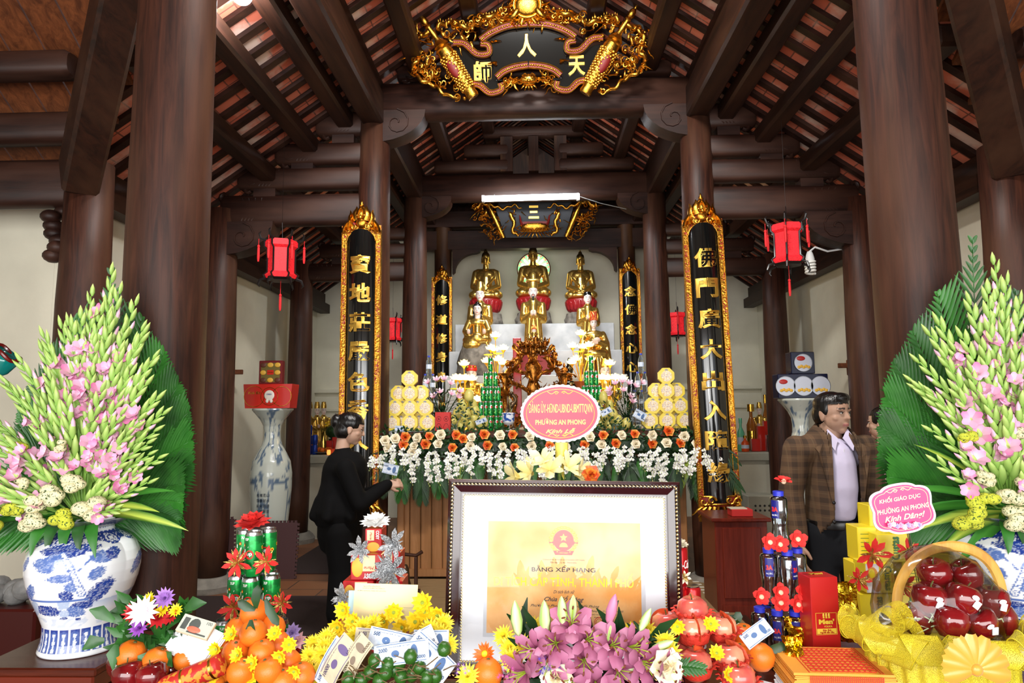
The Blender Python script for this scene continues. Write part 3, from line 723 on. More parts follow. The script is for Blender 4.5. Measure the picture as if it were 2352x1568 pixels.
def small_board():
 y=8.75;k=y/F*1.005;C=at(1228,506,y)
 t=thing('name_board','small gilded board with dragons and one gold character under the glowing tube lamp','name board',C,rot=(R(12),0,0))
 def q(px,py):return((px-1228)*k,(506-py)*k)
 m=MB();o=[(1145,462),(1312,462),(1318,478),(1298,545),(1160,545),(1138,480)]
 m.prism([q(*p) for p in o],.03,0);m.build('lacquer_panel',mat('navy_lacquer','10151f',.6),t,smooth=False)
 rr=random.Random(9)
 for s in(-1,1):
  c=MB();x0,z0=q(1118,462);x1,z1=q(1155,545)
  c.tube([(s*x0,-.03,z0),(s*(x0+x1)/2,-.05,(z0+z1)/2),(s*x1,-.03,z1)],[.02,.035,.03],10)
  pth=smoothpts([(1090,478),(1105,465),(1130,470),(1155,478),(1180,470),(1198,480)],8)
  c.tube([(s*-abs(q(*p)[0]),-.03,q(*p)[1]+.015*math.sin(i)) for i,p in enumerate(pth)],[.028-.0005*i for i in range(len(pth))],8)
  pth=smoothpts([(1170,490),(1180,510),(1176,530),(1190,540)],8)
  c.tube([(s*-abs(q(*p)[0]),-.03,q(*p)[1]+.01*math.sin(i)) for i,p in enumerate(pth)],[.03-.0006*i for i in range(len(pth))],8)
  for _ in range(95):
   px,py=rr.uniform(1080,1150),rr.uniform(468,548)
   if px<1080+(py-490)*.7 or px>1112+(py-462)*.55+8:continue
   x,z=q(px,py);x=s*-abs(x)
   if rr.random()<.4:curl(c,x,z,rr.uniform(.02,.045),rr.uniform(0,6),1.1,y=rr.uniform(-.05,0),w=.009,dirn=rr.choice((-1,1)))
   else:flame(c,(x,z),rr.uniform(0,6.3),rr.uniform(.06,.13),.03,0,rr.uniform(-1,1),rr.uniform(-.05,0))
  for _ in range(16):
   x,z=q(rr.uniform(1165,1200),rr.uniform(472,540));flame(c,(s*-abs(x),z),rr.uniform(0,6.3),rr.uniform(.05,.1),.022,0,rr.uniform(-1,1),-.02)
  c.build('dragon_carving',GOLD,t,ang=60)
 b=MB();x,z=q(1228,525)
 b.lathe([(.10,-.05),(.17,-.02),(.19,.04),(.15,.07)],24,0,T(0,-.02,z),sq=(1,.3));b.box((0,-.03,z+.075),(.33,.05,.03),1)
 for s in(-1,1):
  flame(b,(s*.16,z+.05),R(60) if s>0 else PI-R(60),.14,.06,1,.4*s,-.03)
  for i in range(5):curl(b,s*(.03+.035*i),z-.02-.0*i,.028,0,1.2,y=-.08,w=.008,dirn=s)
  for i in range(5):flame(b,(s*(.02+.04*i),z-.06),R(-70+12*i) if s>0 else PI-R(-70+12*i),.07,.03,0,0,-.04)
 b.build('lotus_bowl_carving',[GOLD,RED],t,ang=60)
 c=MB();x,z=q(1226,487);c.text('三',T(x,-.012,z)@FRONT,w=.135,h=.17,depth=.02,bold=.02,bevel=.012);c.build('gilded_characters',GOLDT,t)
 MB().cyl((-.3,.03,.1),(-.3,.5,.2),.01).cyl((.3,.03,.1),(.3,.5,.2),.01).build('hanger',DARK,t)
small_board()

# tube lamp and the round lamp high on the left
def glow(name,col,st):return mat(name,'ffffff',.4,emit=col,est=st)
a_,b_=at(1114,458,7.72),at(1324,452,7.72)
t=thing('tube_lamp','glowing white tube lamp hanging across in front of the rear tie beam','lamp',(a_+b_)/2)
d=(b_-a_)/2;m=MB();m.cyl(-d,d,.026,n=16);m.build('tube',glow('tube_light','f2f6ff',14),t)
m=MB();m.box((0,.045,.03),(d.length*2+.06,.03,.05),M=Matrix.Rotation(-math.atan2(d.z,d.x),4,'Y'));m.box((-d.x-.02,0,0),(.03,.06,.07));m.box((d.x+.02,0,0),(.03,.06,.07));m.build('batten',mat('white_plastic','d8d8d6',.5),t,smooth=False)
m=MB();m.tube([d+V((.02,.03,.02)),d+V((.3,.2,-.02)),d+V((.62,.35,-.05))],.005,5);m.tube([-d+V((.1,.05,.05)),-d+V((.1,.2,.12))],.006,5);m.tube([d+V((-.1,.05,.05)),d+V((-.1,.33,.12))],.006,5);m.build('wire',mat('grey_cable','8a8a88',.6),t)
p=at(556,-14,3.9)
t=thing('round_lamp','bright round white bulb shining at the top edge beside the lit column','lamp',p)
l=bpy.data.lights.new('bulb_light','POINT');l.energy=24;l.color=(.93,.97,1);l.shadow_soft_size=.07;lo=bpy.data.objects.new('bulb_light',l);COL.objects.link(lo);lo.parent=t;lo.location=(0,-.0,-.10)
MB().ell((0,0,0),(.062,.062,.068),n=20,m=14).build('bulb',glow('bulb_light','eaf4ff',45),t)
m=MB();m.lathe([(.03,.06),(.028,.12),(.02,.13)],16);m.tube([(0,0,.13),(0,0,zroof(p.x)-.1-p.z)],.005,6);m.build('lamp_holder',mat('white_plastic'),t)

# red lanterns
LR=mat('lantern_red','d8202a',.6,var=.3,scale=90,emit='c01018',est=.35);LB=mat('lantern_black','120d0d',.35);TR=mat('tassel_red','cc1a20',.7)
def lantern(p,s,label,rz=0):
 t=thing('red_lantern',label,'lantern',p,rz,'red lanterns')
 m=MB();n=6
 m.lathe([(.115*s,.0),(.13*s,.03*s),(.105*s,.05*s),(.105*s,.25*s),(.13*s,.27*s),(.13*s,.32*s)],n);m.build('paper_shade',LR,t,ang=20)
 f=MB()
 for i in range(n):
  a=TAU*i/n;c,s_=math.cos(a),math.sin(a)
  f.tube([(c*.125*s,s_*.125*s,.0),(c*.14*s,s_*.14*s,.03*s),(c*.112*s,s_*.112*s,.055*s),(c*.112*s,s_*.112*s,.245*s),(c*.137*s,s_*.137*s,.27*s),(c*.137*s,s_*.137*s,.32*s)],.008*s,6)
  for zz,up in((.32,1),(.0,-1)):f.tube([(c*.12*s,s_*.12*s,zz*s),(c*.165*s,s_*.165*s,(zz+up*.015)*s),(c*.18*s,s_*.18*s,(zz+up*.055)*s),(c*.165*s,s_*.165*s,(zz+up*.075)*s)],[.013*s,.011*s,.009*s,.003*s],6)
 f.lathe([(.10*s,-.02*s),(.12*s,0),(.02*s,.01*s)],n);f.lathe([(.12*s,.32*s),(.05*s,.33*s)],n)
 f.tube([(0,0,.32*s),(.004,0,.36*s),(0,0,.48*s)],.003*s,5);f.tube([(0,0,.48*s),(0,0,zroof(p.x)-.0-p.z)],.0012,4);f.build('lantern_frame',LB,t,ang=30)
 for i in range(n+1):
  a=TAU*i/n;r_=.182*s if i<n else 0;z0=.33*s if i<n else-.02*s;l_=(.14 if i<n else .12)*s
  q=MB();q.tube([(0,0,0),(0,0,-l_*.45 if i<n else-l_)],.0025*s,5);zz=-l_*.45 if i<n else-l_
  q.ell((0,0,zz),(.012*s,.012*s,.014*s),0,8,6);q.lathe([(.007*s,zz-.13*s),(.011*s,zz-.1*s),(.010*s,zz-.015*s),(.004*s,zz)],8);o=q.build('tassel',TR,t,loc=(r_*math.cos(a),r_*math.sin(a),z0))
for px,py,y,s,rz,lb in((645,640,5.45,.98,.3,'red hexagonal lantern hanging over the left porcelain vase'),(1811,605,5.45,.98,.1,'red hexagonal lantern hanging near the spiral bulb on the right'),
(902,782,8.75,.9,0,'small red lantern left of the altar, partly behind a column'),(1556,770,8.75,.9,.4,'small red lantern right of the altar, partly behind a column')):
 lantern(at(px,py,y),s,lb,rz)
 # spiral bulb on the right wall
p=at(1862,628,6.1);t=thing('spiral_bulb','white spiral energy-saving bulb on a bracket by the right red lantern','bulb',p)
MB().tube([(.04*math.cos(a),.04*math.sin(a),.013*a/TAU*2.1) for a in[i*TAU/12 for i in range(50)]],.011,8).build('spiral_tube',mat('bulb_white','e9e9e2',.3),t)
m=MB();m.lathe([(.035,.11),(.04,.13),(.028,.18),(.02,.2)],16);m.tube([(0,0,.2),(.05,0,.24),(.16,.0,.2),(.3,0,.22)],.009,6);m.build('bulb_socket',mat('white_plastic'),t)
# ================================================================ altar tiers, table, statues
def slab(name,x0,x1,y0,y1,z0,z1,m_,label,cat,bev=.008,group=None):
 b=MB();b.box((0,(y1-y0)/2,(z1-z0)/2),(x1-x0,y1-y0,z1-z0),bev=bev)
 return b.build(name,m_,label=label,cat=cat,group=group,loc=((x0+x1)/2,y0,z0),smooth=False)
ZT3,ZT2,ZT1=Z(1226,743,8.9),Z(1226,805,8.35),Z(1226,861,7.75)
ZA=Z(1226,990,6.03)
slab('marble_tier',at(1045,800,8.9).x,at(1412,800,8.9).x,8.9,9.98,0,ZT3,MARBLE,'highest marble tier carrying the three golden Buddhas','tier')
slab('marble_tier',at(1031,840,8.35).x,at(1430,840,8.35).x,8.35,8.89,0,ZT2,MARBLE,'middle marble tier under the standing golden figures','tier')
slab('marble_tier',at(1022,880,7.75).x,at(1442,880,7.75).x,7.75,8.34,0,ZT1,MARBLE,'lowest marble tier behind the glowing lotus lamps','tier')
slab('offering_table',-1.24,1.28,6.62,7.72,0,ZA,mat('altar_cloth_cream','c9bda0',.6),'cream masonry altar between the wooden altar front and the marble tiers','altar')
# wooden altar front
OAK=wood('oak_panel','8f6238','a5744a',axis=2,rough=.5)
t=thing('altar_table','long light-wood altar table with vertical board panelling and dark top','altar',(0.02,6.04,.1))
m=MB();n=26
for i in range(n):x0=-1.24+2.48*i/n;m.box((x0+1.24/n,.03,(ZA-.1)/2-.04),(2.48/n-.008,.04,ZA-.18),bev=.004)
m.box((0,.29,(ZA-.1)/2-.05),(2.46,.50,ZA-.2));m.build('panel_front',OAK,t,smooth=False)
m=MB();
for s in(-1,1):m.box((s*1.22,.015,(ZA-.1)/2),(.06,.07,ZA-.12),bev=.005)
m.box((0,.015,.03),(2.46,.07,.06));m.build('corner_post',OAK,t,smooth=False)
MB().box((0,.26,ZA-.13),(2.52,.60,.06),bev=.01).build('table_top',wood('table_top_dark','3a1f14','5a3020',axis=0),t)
# platform with reed mat
REED=mat('reed_mat','a98d63',.75,col2='7f6441',scale=6,stretch=(1,60,1),bump=.3,bscale=60)
slab('low_platform',-1.42,1.44,3.35,6.02,0,.075,wood('platform_wood','2c1a12','45291c',axis=1),'low dark wooden platform on the floor in front of the altar','platform')
m=MB();
m.box((0,1.3,.008),(2.7,2.6,.016),0)
for i in range(30):m.box((1.28,.05+i*.087,.0175),(.05,.03,.003),1)
m.build('reed_mat',[REED,mat('mat_dot','d8d2c2',.7)],label='woven reed mat with pale dots along its edge lying on the low platform',cat='mat',loc=(0.01,3.38,.075),smooth=False)

# ---------------- figures
FACE=vcol('painted_figure',.45)
GOLDS=mat('statue_gold','e6bd62',.26,metal=.92,bump=.12,bscale=9)
ROCK=mat('carved_rock','8e877c',.85,col2='5c564e',scale=12,bump=.9,bscale=14)
REDL=mat('lotus_red','9a1d22',.3)
def shell(prims,name,m_,parent,voxel=.01,smooth=4,cols=None,loc=None):
 vs,fs=fuse(prims,voxel,smooth);mb=MB()
 if cols:mb.col=(1,1,1,1)
 mb.add(vs,fs,cols=[cols(p) for p in vs] if cols else None);return mb.build(name,m_,parent,ang=180,loc=loc)
def headprims(c,s,long_=1.0):
 """skull, jaw, nose, ears, brow around centre c facing -y; s = head height"""
 x,y,z=c;h=s
 return[('e',(x,y+.02*h,z+.10*h),(.33*h,.39*h,.38*h)),('e',(x,y-.06*h,z-.12*h),(.285*h,.30*h,.34*h*long_)),('e',(x,y-.20*h,z-.36*h),(.13*h,.12*h,.10*h)),
 ('c',(x,y-.335*h,z+.05*h),(x,y-.40*h,z-.10*h),.028*h,.048*h),('e',(x,y-.345*h,z-.235*h),(.085*h,.04*h,.022*h)),('e',(x,y-.34*h,z-.275*h),(.07*h,.035*h,.022*h)),
 ('e',(x-.13*h,y-.30*h,z+.085*h),(.10*h,.06*h,.03*h)),('e',(x+.13*h,y-.30*h,z+.085*h),(.10*h,.06*h,.03*h)),
 ('e',(x-.33*h,y+.03*h,z-.05*h),(.03*h,.07*h,.13*h)),('e',(x+.33*h,y+.03*h,z-.05*h),(.03*h,.07*h,.13*h))]
def face_col(c,h,skin=(.80,.66,.60),hair=(.012,.01,.01),hairline=.22,brow=(.05,.03,.02),lip=(.5,.12,.12),cap=None):
 x0,y0,z0=c;skin=tuple(skin)
 def f(p):
  x,y,z=(p[0]-x0)/h,(p[1]-y0)/h,(p[2]-z0)/h
  if cap is not None and z>cap:return(*hair,1)
  if z>hairline+.0+.9*max(0,abs(x)-.2)*0 or(y>.06 and z>-.25 and abs(x)<.36 and not(abs(x)>.3 and y<.12)):return(*hair,1)
  if y<-.2:
   if abs(z+.255)<.028 and abs(x)<.09:return(*lip,1)
   if .085<z<.118 and .05<abs(x)<.22:return(*brow,1)
   if abs(z-.015)<.016 and .06<abs(x)<.19:return(.02,.015,.012,1)
  return(*skin,1)
 return f
def eyes(parent,c,h,white=(.8,.8,.78)):
 m=MB();x,y,z=c
 for s in(-1,1):
  m.ell((x+s*.125*h,y-.30*h,z+.015*h),(.055*h,.035*h,.024*h),0,10,7);m.ell((x+s*.125*h,y-.328*h,z+.015*h),(.02*h,.012*h,.02*h),1,8,6)
 m.build('eye',[mat('eye_white','dcd8d0',.25),mat('pupil','140e0c',.2)],parent)

def buddha(loc,s,label,rock_h=.2):
 t=thing('buddha_statue',label,'statue',loc,0,'golden Buddhas on the top tier')
 r=MB()
 r.lathe([(.22*s,0),(.30*s,.02*s),(.31*s,.10*s),(.26*s,rock_h*s),(0,rock_h*s)],28,0,sq=(1,.8),rad=lambda a,q:1+.07*math.sin(5*a+q*9)+.05*math.sin(11*a-q*7));r.build('rock_base',ROCK,t,ang=180)
 l=MB();z0=rock_h*s
 l.lathe([(.15*s,z0-.03*s),(.24*s,z0+.03*s),(.30*s,z0+.12*s),(.29*s,z0+.19*s),(0,z0+.19*s)],28,sq=(1,.8))
 for i in range(18):
  a=TAU*i/18;M_=T(.27*s*math.cos(a),.22*s*math.sin(a),z0+.10*s,0,0,a)
  l.ell((.27*s*math.cos(a),.22*s*math.sin(a),z0+.10*s),(.02*s,.05*s,.08*s),0,8,6,rot=(0,.35,a))
 l.build('lotus_seat',REDL,t,ang=50)
 z=z0+.19*s
 P=[('e',(0,0,z+.06*s),(.29*s,.2*s,.075*s)),('e',(-.19*s,-.04*s,z+.07*s),(.12*s,.14*s,.07*s)),('e',(.19*s,-.04*s,z+.07*s),(.12*s,.14*s,.07*s)),
 ('c',(0,.04*s,z+.05*s),(0,.05*s,z+.32*s),.155*s,.15*s,.8),('c',(-.15*s,.05*s,z+.40*s),(.15*s,.05*s,z+.40*s),.065*s,.065*s),
 ('e',(0,.04*s,z+.36*s),(.19*s,.12*s,.1*s)),('c',(0,.03*s,z+.40*s),(0,.02*s,z+.52*s),.06*s,.05*s)]
 for k in(-1,1):
  P+=[('c',(k*.19*s,.05*s,z+.39*s),(k*.23*s,-.01*s,z+.20*s),.062*s,.055*s),('c',(k*.23*s,-.01*s,z+.20*s),(k*.06*s,-.15*s,z+.13*s),.05*s,.035*s),('e',(k*.04*s,-.16*s,z+.12*s),(.05*s,.04*s,.02*s))]
  P+=[('c',(k*.2*s,.02*s,z+.38*s),(k*.05*s,-.11*s,z+.2*s),.02*s,.02*s)]
 hc=(0,-.0,z+.60*s);P+=headprims(hc,.20*s)
 for k in(-1,1):P.append(('c',(k*.068*s,.01*s,z+.63*s),(k*.07*s,.0,z+.54*s),.012*s,.015*s))
 o=shell(P,'body',GOLDS,t,.009*s,3)
 h=MB();h.ell((0,.015*s,z+.645*s),(.075*s,.085*s,.06*s),0,18,10);h.ell((0,.02*s,z+.70*s),(.038*s,.04*s,.04*s),0,14,8);h.ell((0,.02*s,z+.745*s),.012*s,1,8,6)
 h.build('curled_hair',[mat('dark_gilt','4a3a1c',.35,metal=.8),GOLDB],t)
 t.scale=(.78,.85,1.0);return t
bh=8.9+.55
def pl(px,py,y):return at(px,py,y)
def placeb(px,s,label):p=at(px,743,9.3);buddha((p.x,9.32,ZT3),s,label)
placeb(1116,.98,'golden Buddha on a red lotus seat, left of the one with the lit halo');placeb(1336,.94,'golden Buddha on a red lotus seat, right of the one with the lit halo')
placeb(1226,1.03,'golden Buddha on a red lotus seat in front of the lit halo')
# halo of coloured lights
hp=at(1226,618,9.62)
t=thing('halo_lamp','round halo of coloured lights behind the head of the middle Buddha','halo',hp)
m=MB();m.cyl((0,.03,0),(0,0,0),.235,n=48);m.build('disc',mat('halo_disc','b9cdb8',.3,emit='9dc9a8',est=.5),t,ang=40)
m=MB();m.tube([(.235*math.cos(a),-.005,.235*math.sin(a)) for a in[TAU*i/48 for i in range(48)]],.008,6,closed=True);m.build('rim',mat('halo_rim','5a2a1a',.4),t)
hm=[glow('led_white','fffbe0',2.4),mat('led_red','ff4030',.4,emit='ff3020',est=3),mat('led_green','50ff70',.4,emit='40ff60',est=2.4),mat('led_amber','ffb030',.4,emit='ffa020',est=3)]
m=MB()
for i in range(16):
 a=TAU*i/16
 for j,rr in enumerate((.07,.09,.112,.135,.158,.18)):m.ell((rr*math.cos(a),-.006,rr*math.sin(a)),.0095+.001*j,0 if j>1 else 3,8,5)
for i in range(48):
 a=TAU*i/48;m.ell((.212*math.cos(a),-.006,.212*math.sin(a)),.008,(1,2,3,2)[i%4] if(i//6)%2 else(1 if i%2 else 2),8,5)
 if i%2:m.ell((.19*math.cos(a),-.006,.19*math.sin(a)),.006,2,8,5)
m.build('light_dot',hm,t);

def official(loc,H,label,kind,rz=0,name='standing_statue'):
 """gold robed figure with a painted face; H total height"""
 t=thing(name,label,'statue',loc,rz,None);hh=H*.205;zc=H*.785 if kind!='crown' else H*.73
 w_=H*.17
 P=[('c',(0,0,H*.05),(0,0,H*.45),w_*.95,w_*.78,.85),('c',(0,0,H*.45),(0,0,H*.60),w_*.8,w_*.72,.8),('e',(0,0,H*.61),(w_*.98,w_*.55,H*.06))]
 for k in(-1,1):P+=[('c',(k*w_*.85,0,H*.60),(k*w_*.95,-.12*w_,H*.42),w_*.34,w_*.36),('c',(k*w_*.9,-.2*w_,H*.42),(k*w_*.2,-w_*.85,H*.47),w_*.34,w_*.26),('c',(k*w_*.35,-.7*w_,H*.43),(k*w_*.45,-w_*.7,H*.20),w_*.26,w_*.22)]
 for k in range(5):a=(k-2)*.5;P.append(('c',(w_*.8*math.sin(a),-w_*.62*math.cos(a),H*.36),(w_*.95*math.sin(a),-w_*.8*math.cos(a),H*.02),w_*.12,w_*.16))
 shell(P,'gold_robe',GOLDS,t,H*.011,3)
 hc=(0,-.0,zc);skin=(.82,.68,.62)
 hp_=headprims(hc,hh)+[('c',(0,.02*hh,zc-.3*hh),(0,.03*hh,zc-.75*hh),hh*.2,hh*.24)]
 shell(hp_,'head',FACE,t,hh*.035,2,face_col(hc,hh,skin,cap=.22));eyes(t,hc,hh)
 hd=MB()
 for k in(-1,1):hd.ell((k*w_*.12,-w_*1.08,H*.49),(w_*.16,w_*.12,w_*.22),0,10,7)
 for k in range(4):hd.tube([(-w_*.15,-w_*1.12,H*(.475+.012*k)),(w_*.0,-w_*1.22,H*(.475+.012*k)),(w_*.15,-w_*1.12,H*(.475+.012*k))],w_*.045,6)
 hd.build('hand',mat('statue_skin','d8b8a8',.5),t)
 c=MB();
 if kind=='cap':c.lathe([(hh*.37,0),(hh*.39,hh*.16),(hh*.37,hh*.3),(hh*.30,hh*.5),(hh*.28,hh*.62),(0,hh*.64)],20,0,T(0,.02*hh,zc+.2*hh));c.build('gold_cap',GOLDS,t,ang=50)
 if kind=='flat':
  c.lathe([(hh*.38,0),(hh*.40,hh*.2),(hh*.36,hh*.4),(0,hh*.42)],20,0,T(0,.02*hh,zc+.2*hh));c.box((0,0,zc+.72*hh),(hh*1.02,hh*.55,hh*.16),0,bev=.01);c.build('mortar_cap',GOLDS,t,ang=50)
  b=MB();b.tube([(0,-.40*hh,zc-.36*hh),(0,-.46*hh,zc-.62*hh),(0,-.42*hh,zc-.95*hh)],[.09*hh,.07*hh,.01*hh],8)
  for k in(-1,1):b.tube([(k*.01*hh,-.385*hh,zc-.19*hh),(k*.1*hh,-.36*hh,zc-.22*hh),(k*.14*hh,-.33*hh,zc-.38*hh)],.018*hh,6);
  b.build('beard',mat('beard_black','0d0a09',.6),t)
 if kind=='black':c.lathe([(hh*.36,0),(hh*.38,hh*.12),(hh*.30,hh*.28),(0,hh*.34)],20,0,T(0,.03*hh,zc+.18*hh));c.build('black_cap',BLACK,t,ang=50)
 if kind=='crown':
  for i in range(5):
   a=(i-2)*.55;c.prism([(-.17*hh,0),(.17*hh,0),(.2*hh,.42*hh),(0,.78*hh),(-.2*hh,.42*hh)],.03*hh,0,T(.34*hh*math.sin(a),-.34*hh*math.cos(a)+.02*hh,zc+.2*hh,rz=a))
   for e in(-1,1):c.tube([V((.36*hh*math.sin(a)+e*.17*hh*math.cos(a),-.37*hh*math.cos(a)+e*.17*hh*math.sin(a),zc+.22*hh)),V((.36*hh*math.sin(a)+e*.19*hh*math.cos(a),-.37*hh*math.cos(a)+e*.19*hh*math.sin(a),zc+.62*hh)),V((.36*hh*math.sin(a),-.38*hh*math.cos(a),zc+.97*hh))],.02*hh,5,1)
  c.lathe([(.33*hh,0),(.35*hh,.5*hh),(0,.55*hh)],16,0,T(0,.03*hh,zc+.2*hh));c.build('red_crown',[mat('crown_red','c22a1c',.4),GOLDB],t,ang=40)
 if kind in('hair','hat'):
  if kind=='hair':c.ell((0,.06*hh,zc+.2*hh),(.37*hh,.40*hh,.30*hh),0,18,10);c.ell((0,.05*hh,zc+.48*hh),(.15*hh,.16*hh,.12*hh),0,12,8);[c.ell((k*.33*hh,.1*hh,zc-.2*hh),(.1*hh,.16*hh,.42*hh),0,10,8) for k in(-1,1)];c.build('black_hair',BLACK,t)
  else:c.lathe([(hh*.37,0),(hh*.42,hh*.1),(hh*.35,hh*.4),(0,hh*.46)],18,0,T(0,.02*hh,zc+.16*hh));[c.ell((.25*hh*(i-1),-.33*hh,zc+.45*hh),.09*hh,1,8,6) for i in range(3)];c.build('red_hat',[mat('crown_red'),GOLDB],t)
 col=MB();col.tube([(w_*.5*math.cos(a),-w_*.35*math.sin(a),H*.655-.02*H*math.sin(a)) for a in[PI*i/10 for i in range(11)]],w_*.07,6);col.build('red_collar',REDL,t)
 return t
def put(px,pyt,pyb,y,zb,kind,label,**k):
 p=at(px,pyb,y);zt=at(px,pyt,y).z;o=official((p.x,y,zb),(zt-zb),label,kind,**k);o.scale=(.80,.85,1);return o
put(1103,640,805,8.62,ZT2,'cap','standing golden mandarin with gold cap and white face, left on the middle tier')
put(1226,632,805,8.62,ZT2,'flat','standing golden figure with flat mortar cap and black beard in front of the middle Buddha')
put(1352,652,805,8.62,ZT2,'black','standing golden figure with black cap and white face, right on the middle tier')
# seated pair of the lowest tier
def seated(px,pyt,pyk,pyb,y,kind,label,mirror=1):
 p=at(px,pyb,y);zk=at(px,pyk,y).z-ZT1;zt=at(px,pyt,y).z-ZT1
 H=(zt-zk)*1.12 if kind=='hair' else zt
 if kind=='hair':
  t=official((p.x,y,ZT1),1,label,'hair',name='seated_statue') if 0 else None
  t=thing('seated_statue',label,'statue',(p.x,y,ZT1));s=zt-zk;hh=s*.30;zc=zk+s*.80
  r=MB();r.lathe([(.20,0),(.26,.05),(.28,zk*.45),(.25,zk*.8),(.2,zk),(0,zk+.02)],28,0,sq=(1,.75),rad=lambda a,q:1+.09*math.sin(4*a+q*7)+.05*math.sin(9*a-q*11));r.build('rock_base',ROCK,t,ang=180)
  P=[('c',(0,0,zk+.03),(0,.02,zk+s*.38),s*.20,s*.17,.8),('e',(0,.0,zk+s*.50),(s*.23,s*.14,s*.1)),('e',(0,-.06,zk+s*.10),(s*.38,s*.24,s*.14)),('e',(-.06,-.10,zk-.0),(s*.26,s*.16,s*.16))]
  for k in(-1,1):P+=[('c',(k*s*.21,.0,zk+s*.50),(k*s*.30,-.04,zk+s*.30),s*.09,s*.09),('c',(k*s*.30,-.04,zk+s*.28),(k*s*.22,-.13,zk+s*.24),s*.08,s*.05),('c',(k*s*.28,-.08,zk+s*.26),(k*s*.26,-.12,zk+s*.0),s*.06,s*.05)]
  P+=[('e',(0,-.14,zk+s*.14),(s*.17,s*.10,s*.12))]
  shell(P,'gold_robe',GOLDS,t,s*.016,3)
  hd=MB();[hd.ell((k*s*.2,-.17,zk+s*.27),(s*.045,s*.03,s*.06),0,10,7) for k in(-1,1)];hd.build('hand',mat('statue_skin'),t)
 else:
  t=thing('seated_statue',label,'statue',(p.x,y,ZT1));s=zt;hh=s*.17;zc=s*.69
  P=[('c',(0,.03,s*.28),(0,.03,s*.46),s*.17,s*.14,.8),('e',(0,.02,s*.53),(s*.19,s*.11,s*.07)),('e',(0,-.06,s*.28),(s*.24,s*.18,s*.08))]
  for k in(-1,1):P+=[('c',(k*s*.16,.02,s*.53),(k*s*.21,-.03,s*.40),s*.06,s*.065),('c',(k*s*.20,-.04,s*.39),(k*s*.03,-.15,s*.44),s*.055,s*.04),('c',(k*s*.12,-.06,s*.28),(k*s*.13,-.16,s*.05),s*.10,s*.09),('c',(k*s*.22,-.04,s*.38),(k*s*.26,-.10,s*.14),s*.05,s*.04)]
  for k in range(4):P.append(('c',((k-1.5)*s*.07,-.15,s*.30),((k-1.5)*s*.09,-.22,s*.03),s*.03,s*.035))
  shell(P,'gold_robe',GOLDS,t,s*.012,3)
  hd=MB()
  for k in(-1,1):hd.ell((k*s*.03,-.21,s*(.43+.02*k)),(s*.06,s*.03,s*.035),0,10,7)
  for k in range(4):hd.tube([(-s*.05,-.235,s*(.405+.014*k)),(s*.04,-.245,s*(.402+.014*k))],s*.008,6)
  hd.build('hand',mat('statue_skin'),t)
  b=MB();b.box((0,.12,s*.16),(s*.5,s*.2,s*.32),0,bev=.02);b.build('red_seat',REDL,t)
 hc=(0,-.0,zc)
 shell(headprims(hc,hh)+[('c',(0,.02*hh,zc-.3*hh),(0,.03*hh,zc-.8*hh),hh*.2,hh*.24)],'head',FACE,t,hh*.035,2,face_col(hc,hh,(.82,.68,.62),cap=.24));eyes(t,hc,hh)
 c=MB()
 if kind=='hair':
  c.ell((0,.08*hh,zc+.2*hh),(.37*hh,.38*hh,.30*hh),0,18,10);c.ell((0,.05*hh,zc+.48*hh),(.15*hh,.16*hh,.12*hh),0,12,8);[c.ell((k*.33*hh,.12*hh,zc-.25*hh),(.09*hh,.14*hh,.45*hh),0,10,8) for k in(-1,1)];c.build('black_hair',BLACK,t)
 else:
  for i in range(5):
   a=(i-2)*.55;c.prism([(-.19*hh,0),(.19*hh,0),(.24*hh,.42*hh),(0,.72*hh),(-.24*hh,.42*hh)],.04*hh,0,T(.38*hh*math.sin(a),-.38*hh*math.cos(a)+.02*hh,zc+.2*hh,rz=a))
   for e in(-1,1):c.tube([V((.4*hh*math.sin(a)+e*.19*hh*math.cos(a),-.41*hh*math.cos(a)+e*.19*hh*math.sin(a),zc+.22*hh)),V((.4*hh*math.sin(a)+e*.23*hh*math.cos(a),-.42*hh*math.cos(a)+e*.23*hh*math.sin(a),zc+.62*hh)),V((.42*hh*math.sin(a),-.42*hh*math.cos(a),zc+.92*hh))],.02*hh,5,1)
  c.lathe([(.36*hh,0),(.40*hh,.5*hh),(0,.55*hh)],16,0,T(0,.03*hh,zc+.2*hh));c.build('red_crown',[mat('crown_red','c22a1c',.4),GOLDB],t,ang=40)
 t.scale=(.86,.9,1) if kind=='hair' else(.74,.85,1);return t
seated(1097,690,792,860,8.1,'hair','golden seated lady with black hair on a rock, left on the lowest tier')
seated(1366,688,0,860,8.1,'crown','golden robed figure with red and gold crown seated on the right of the lowest tier')
# small altar figures on the table
def little(px,pyt,y,kind,label,zb=ZA,**k):
 p=at(px,pyt,y);return official((p.x,y,zb),p.z-zb,label,kind,name='small_statue',**k)
st=slab('red_throne',at(1226,900,7.78).x-.2,at(1226,900,7.78).x+.2,7.78,8.05,ZT1,ZT1+.26,mat('throne_red','8c1a22',.35),'red lacquer throne block under the small crowned figure in the middle of the lowest tier','throne',.02)
p=at(1226,722,7.93);official((p.x,7.9,ZT1+.26),.36,'small crowned gold figure behind the dragon shrine, on a red throne','crown',name='small_statue')
official((at(1082,823,7.3).x,7.34,ZA),at(1082,823,7.3).z-ZA,'small gold-robed figure with red hat behind the left lotus lamps','hat',name='small_statue')
official((at(1391,815,7.3).x,7.34,ZA),at(1391,815,7.3).z-ZA,'small dark-faced gold figure behind the right lotus lamps','cap',name='small_statue')
slab('red_box',at(1188,770,7.4).x-.05,at(1188,770,7.4).x+.04,7.45,7.5,ZA,at(1188,775,7.45).z,REDL,'tall red lacquer tablet at the left side of the dragon shrine','tablet')

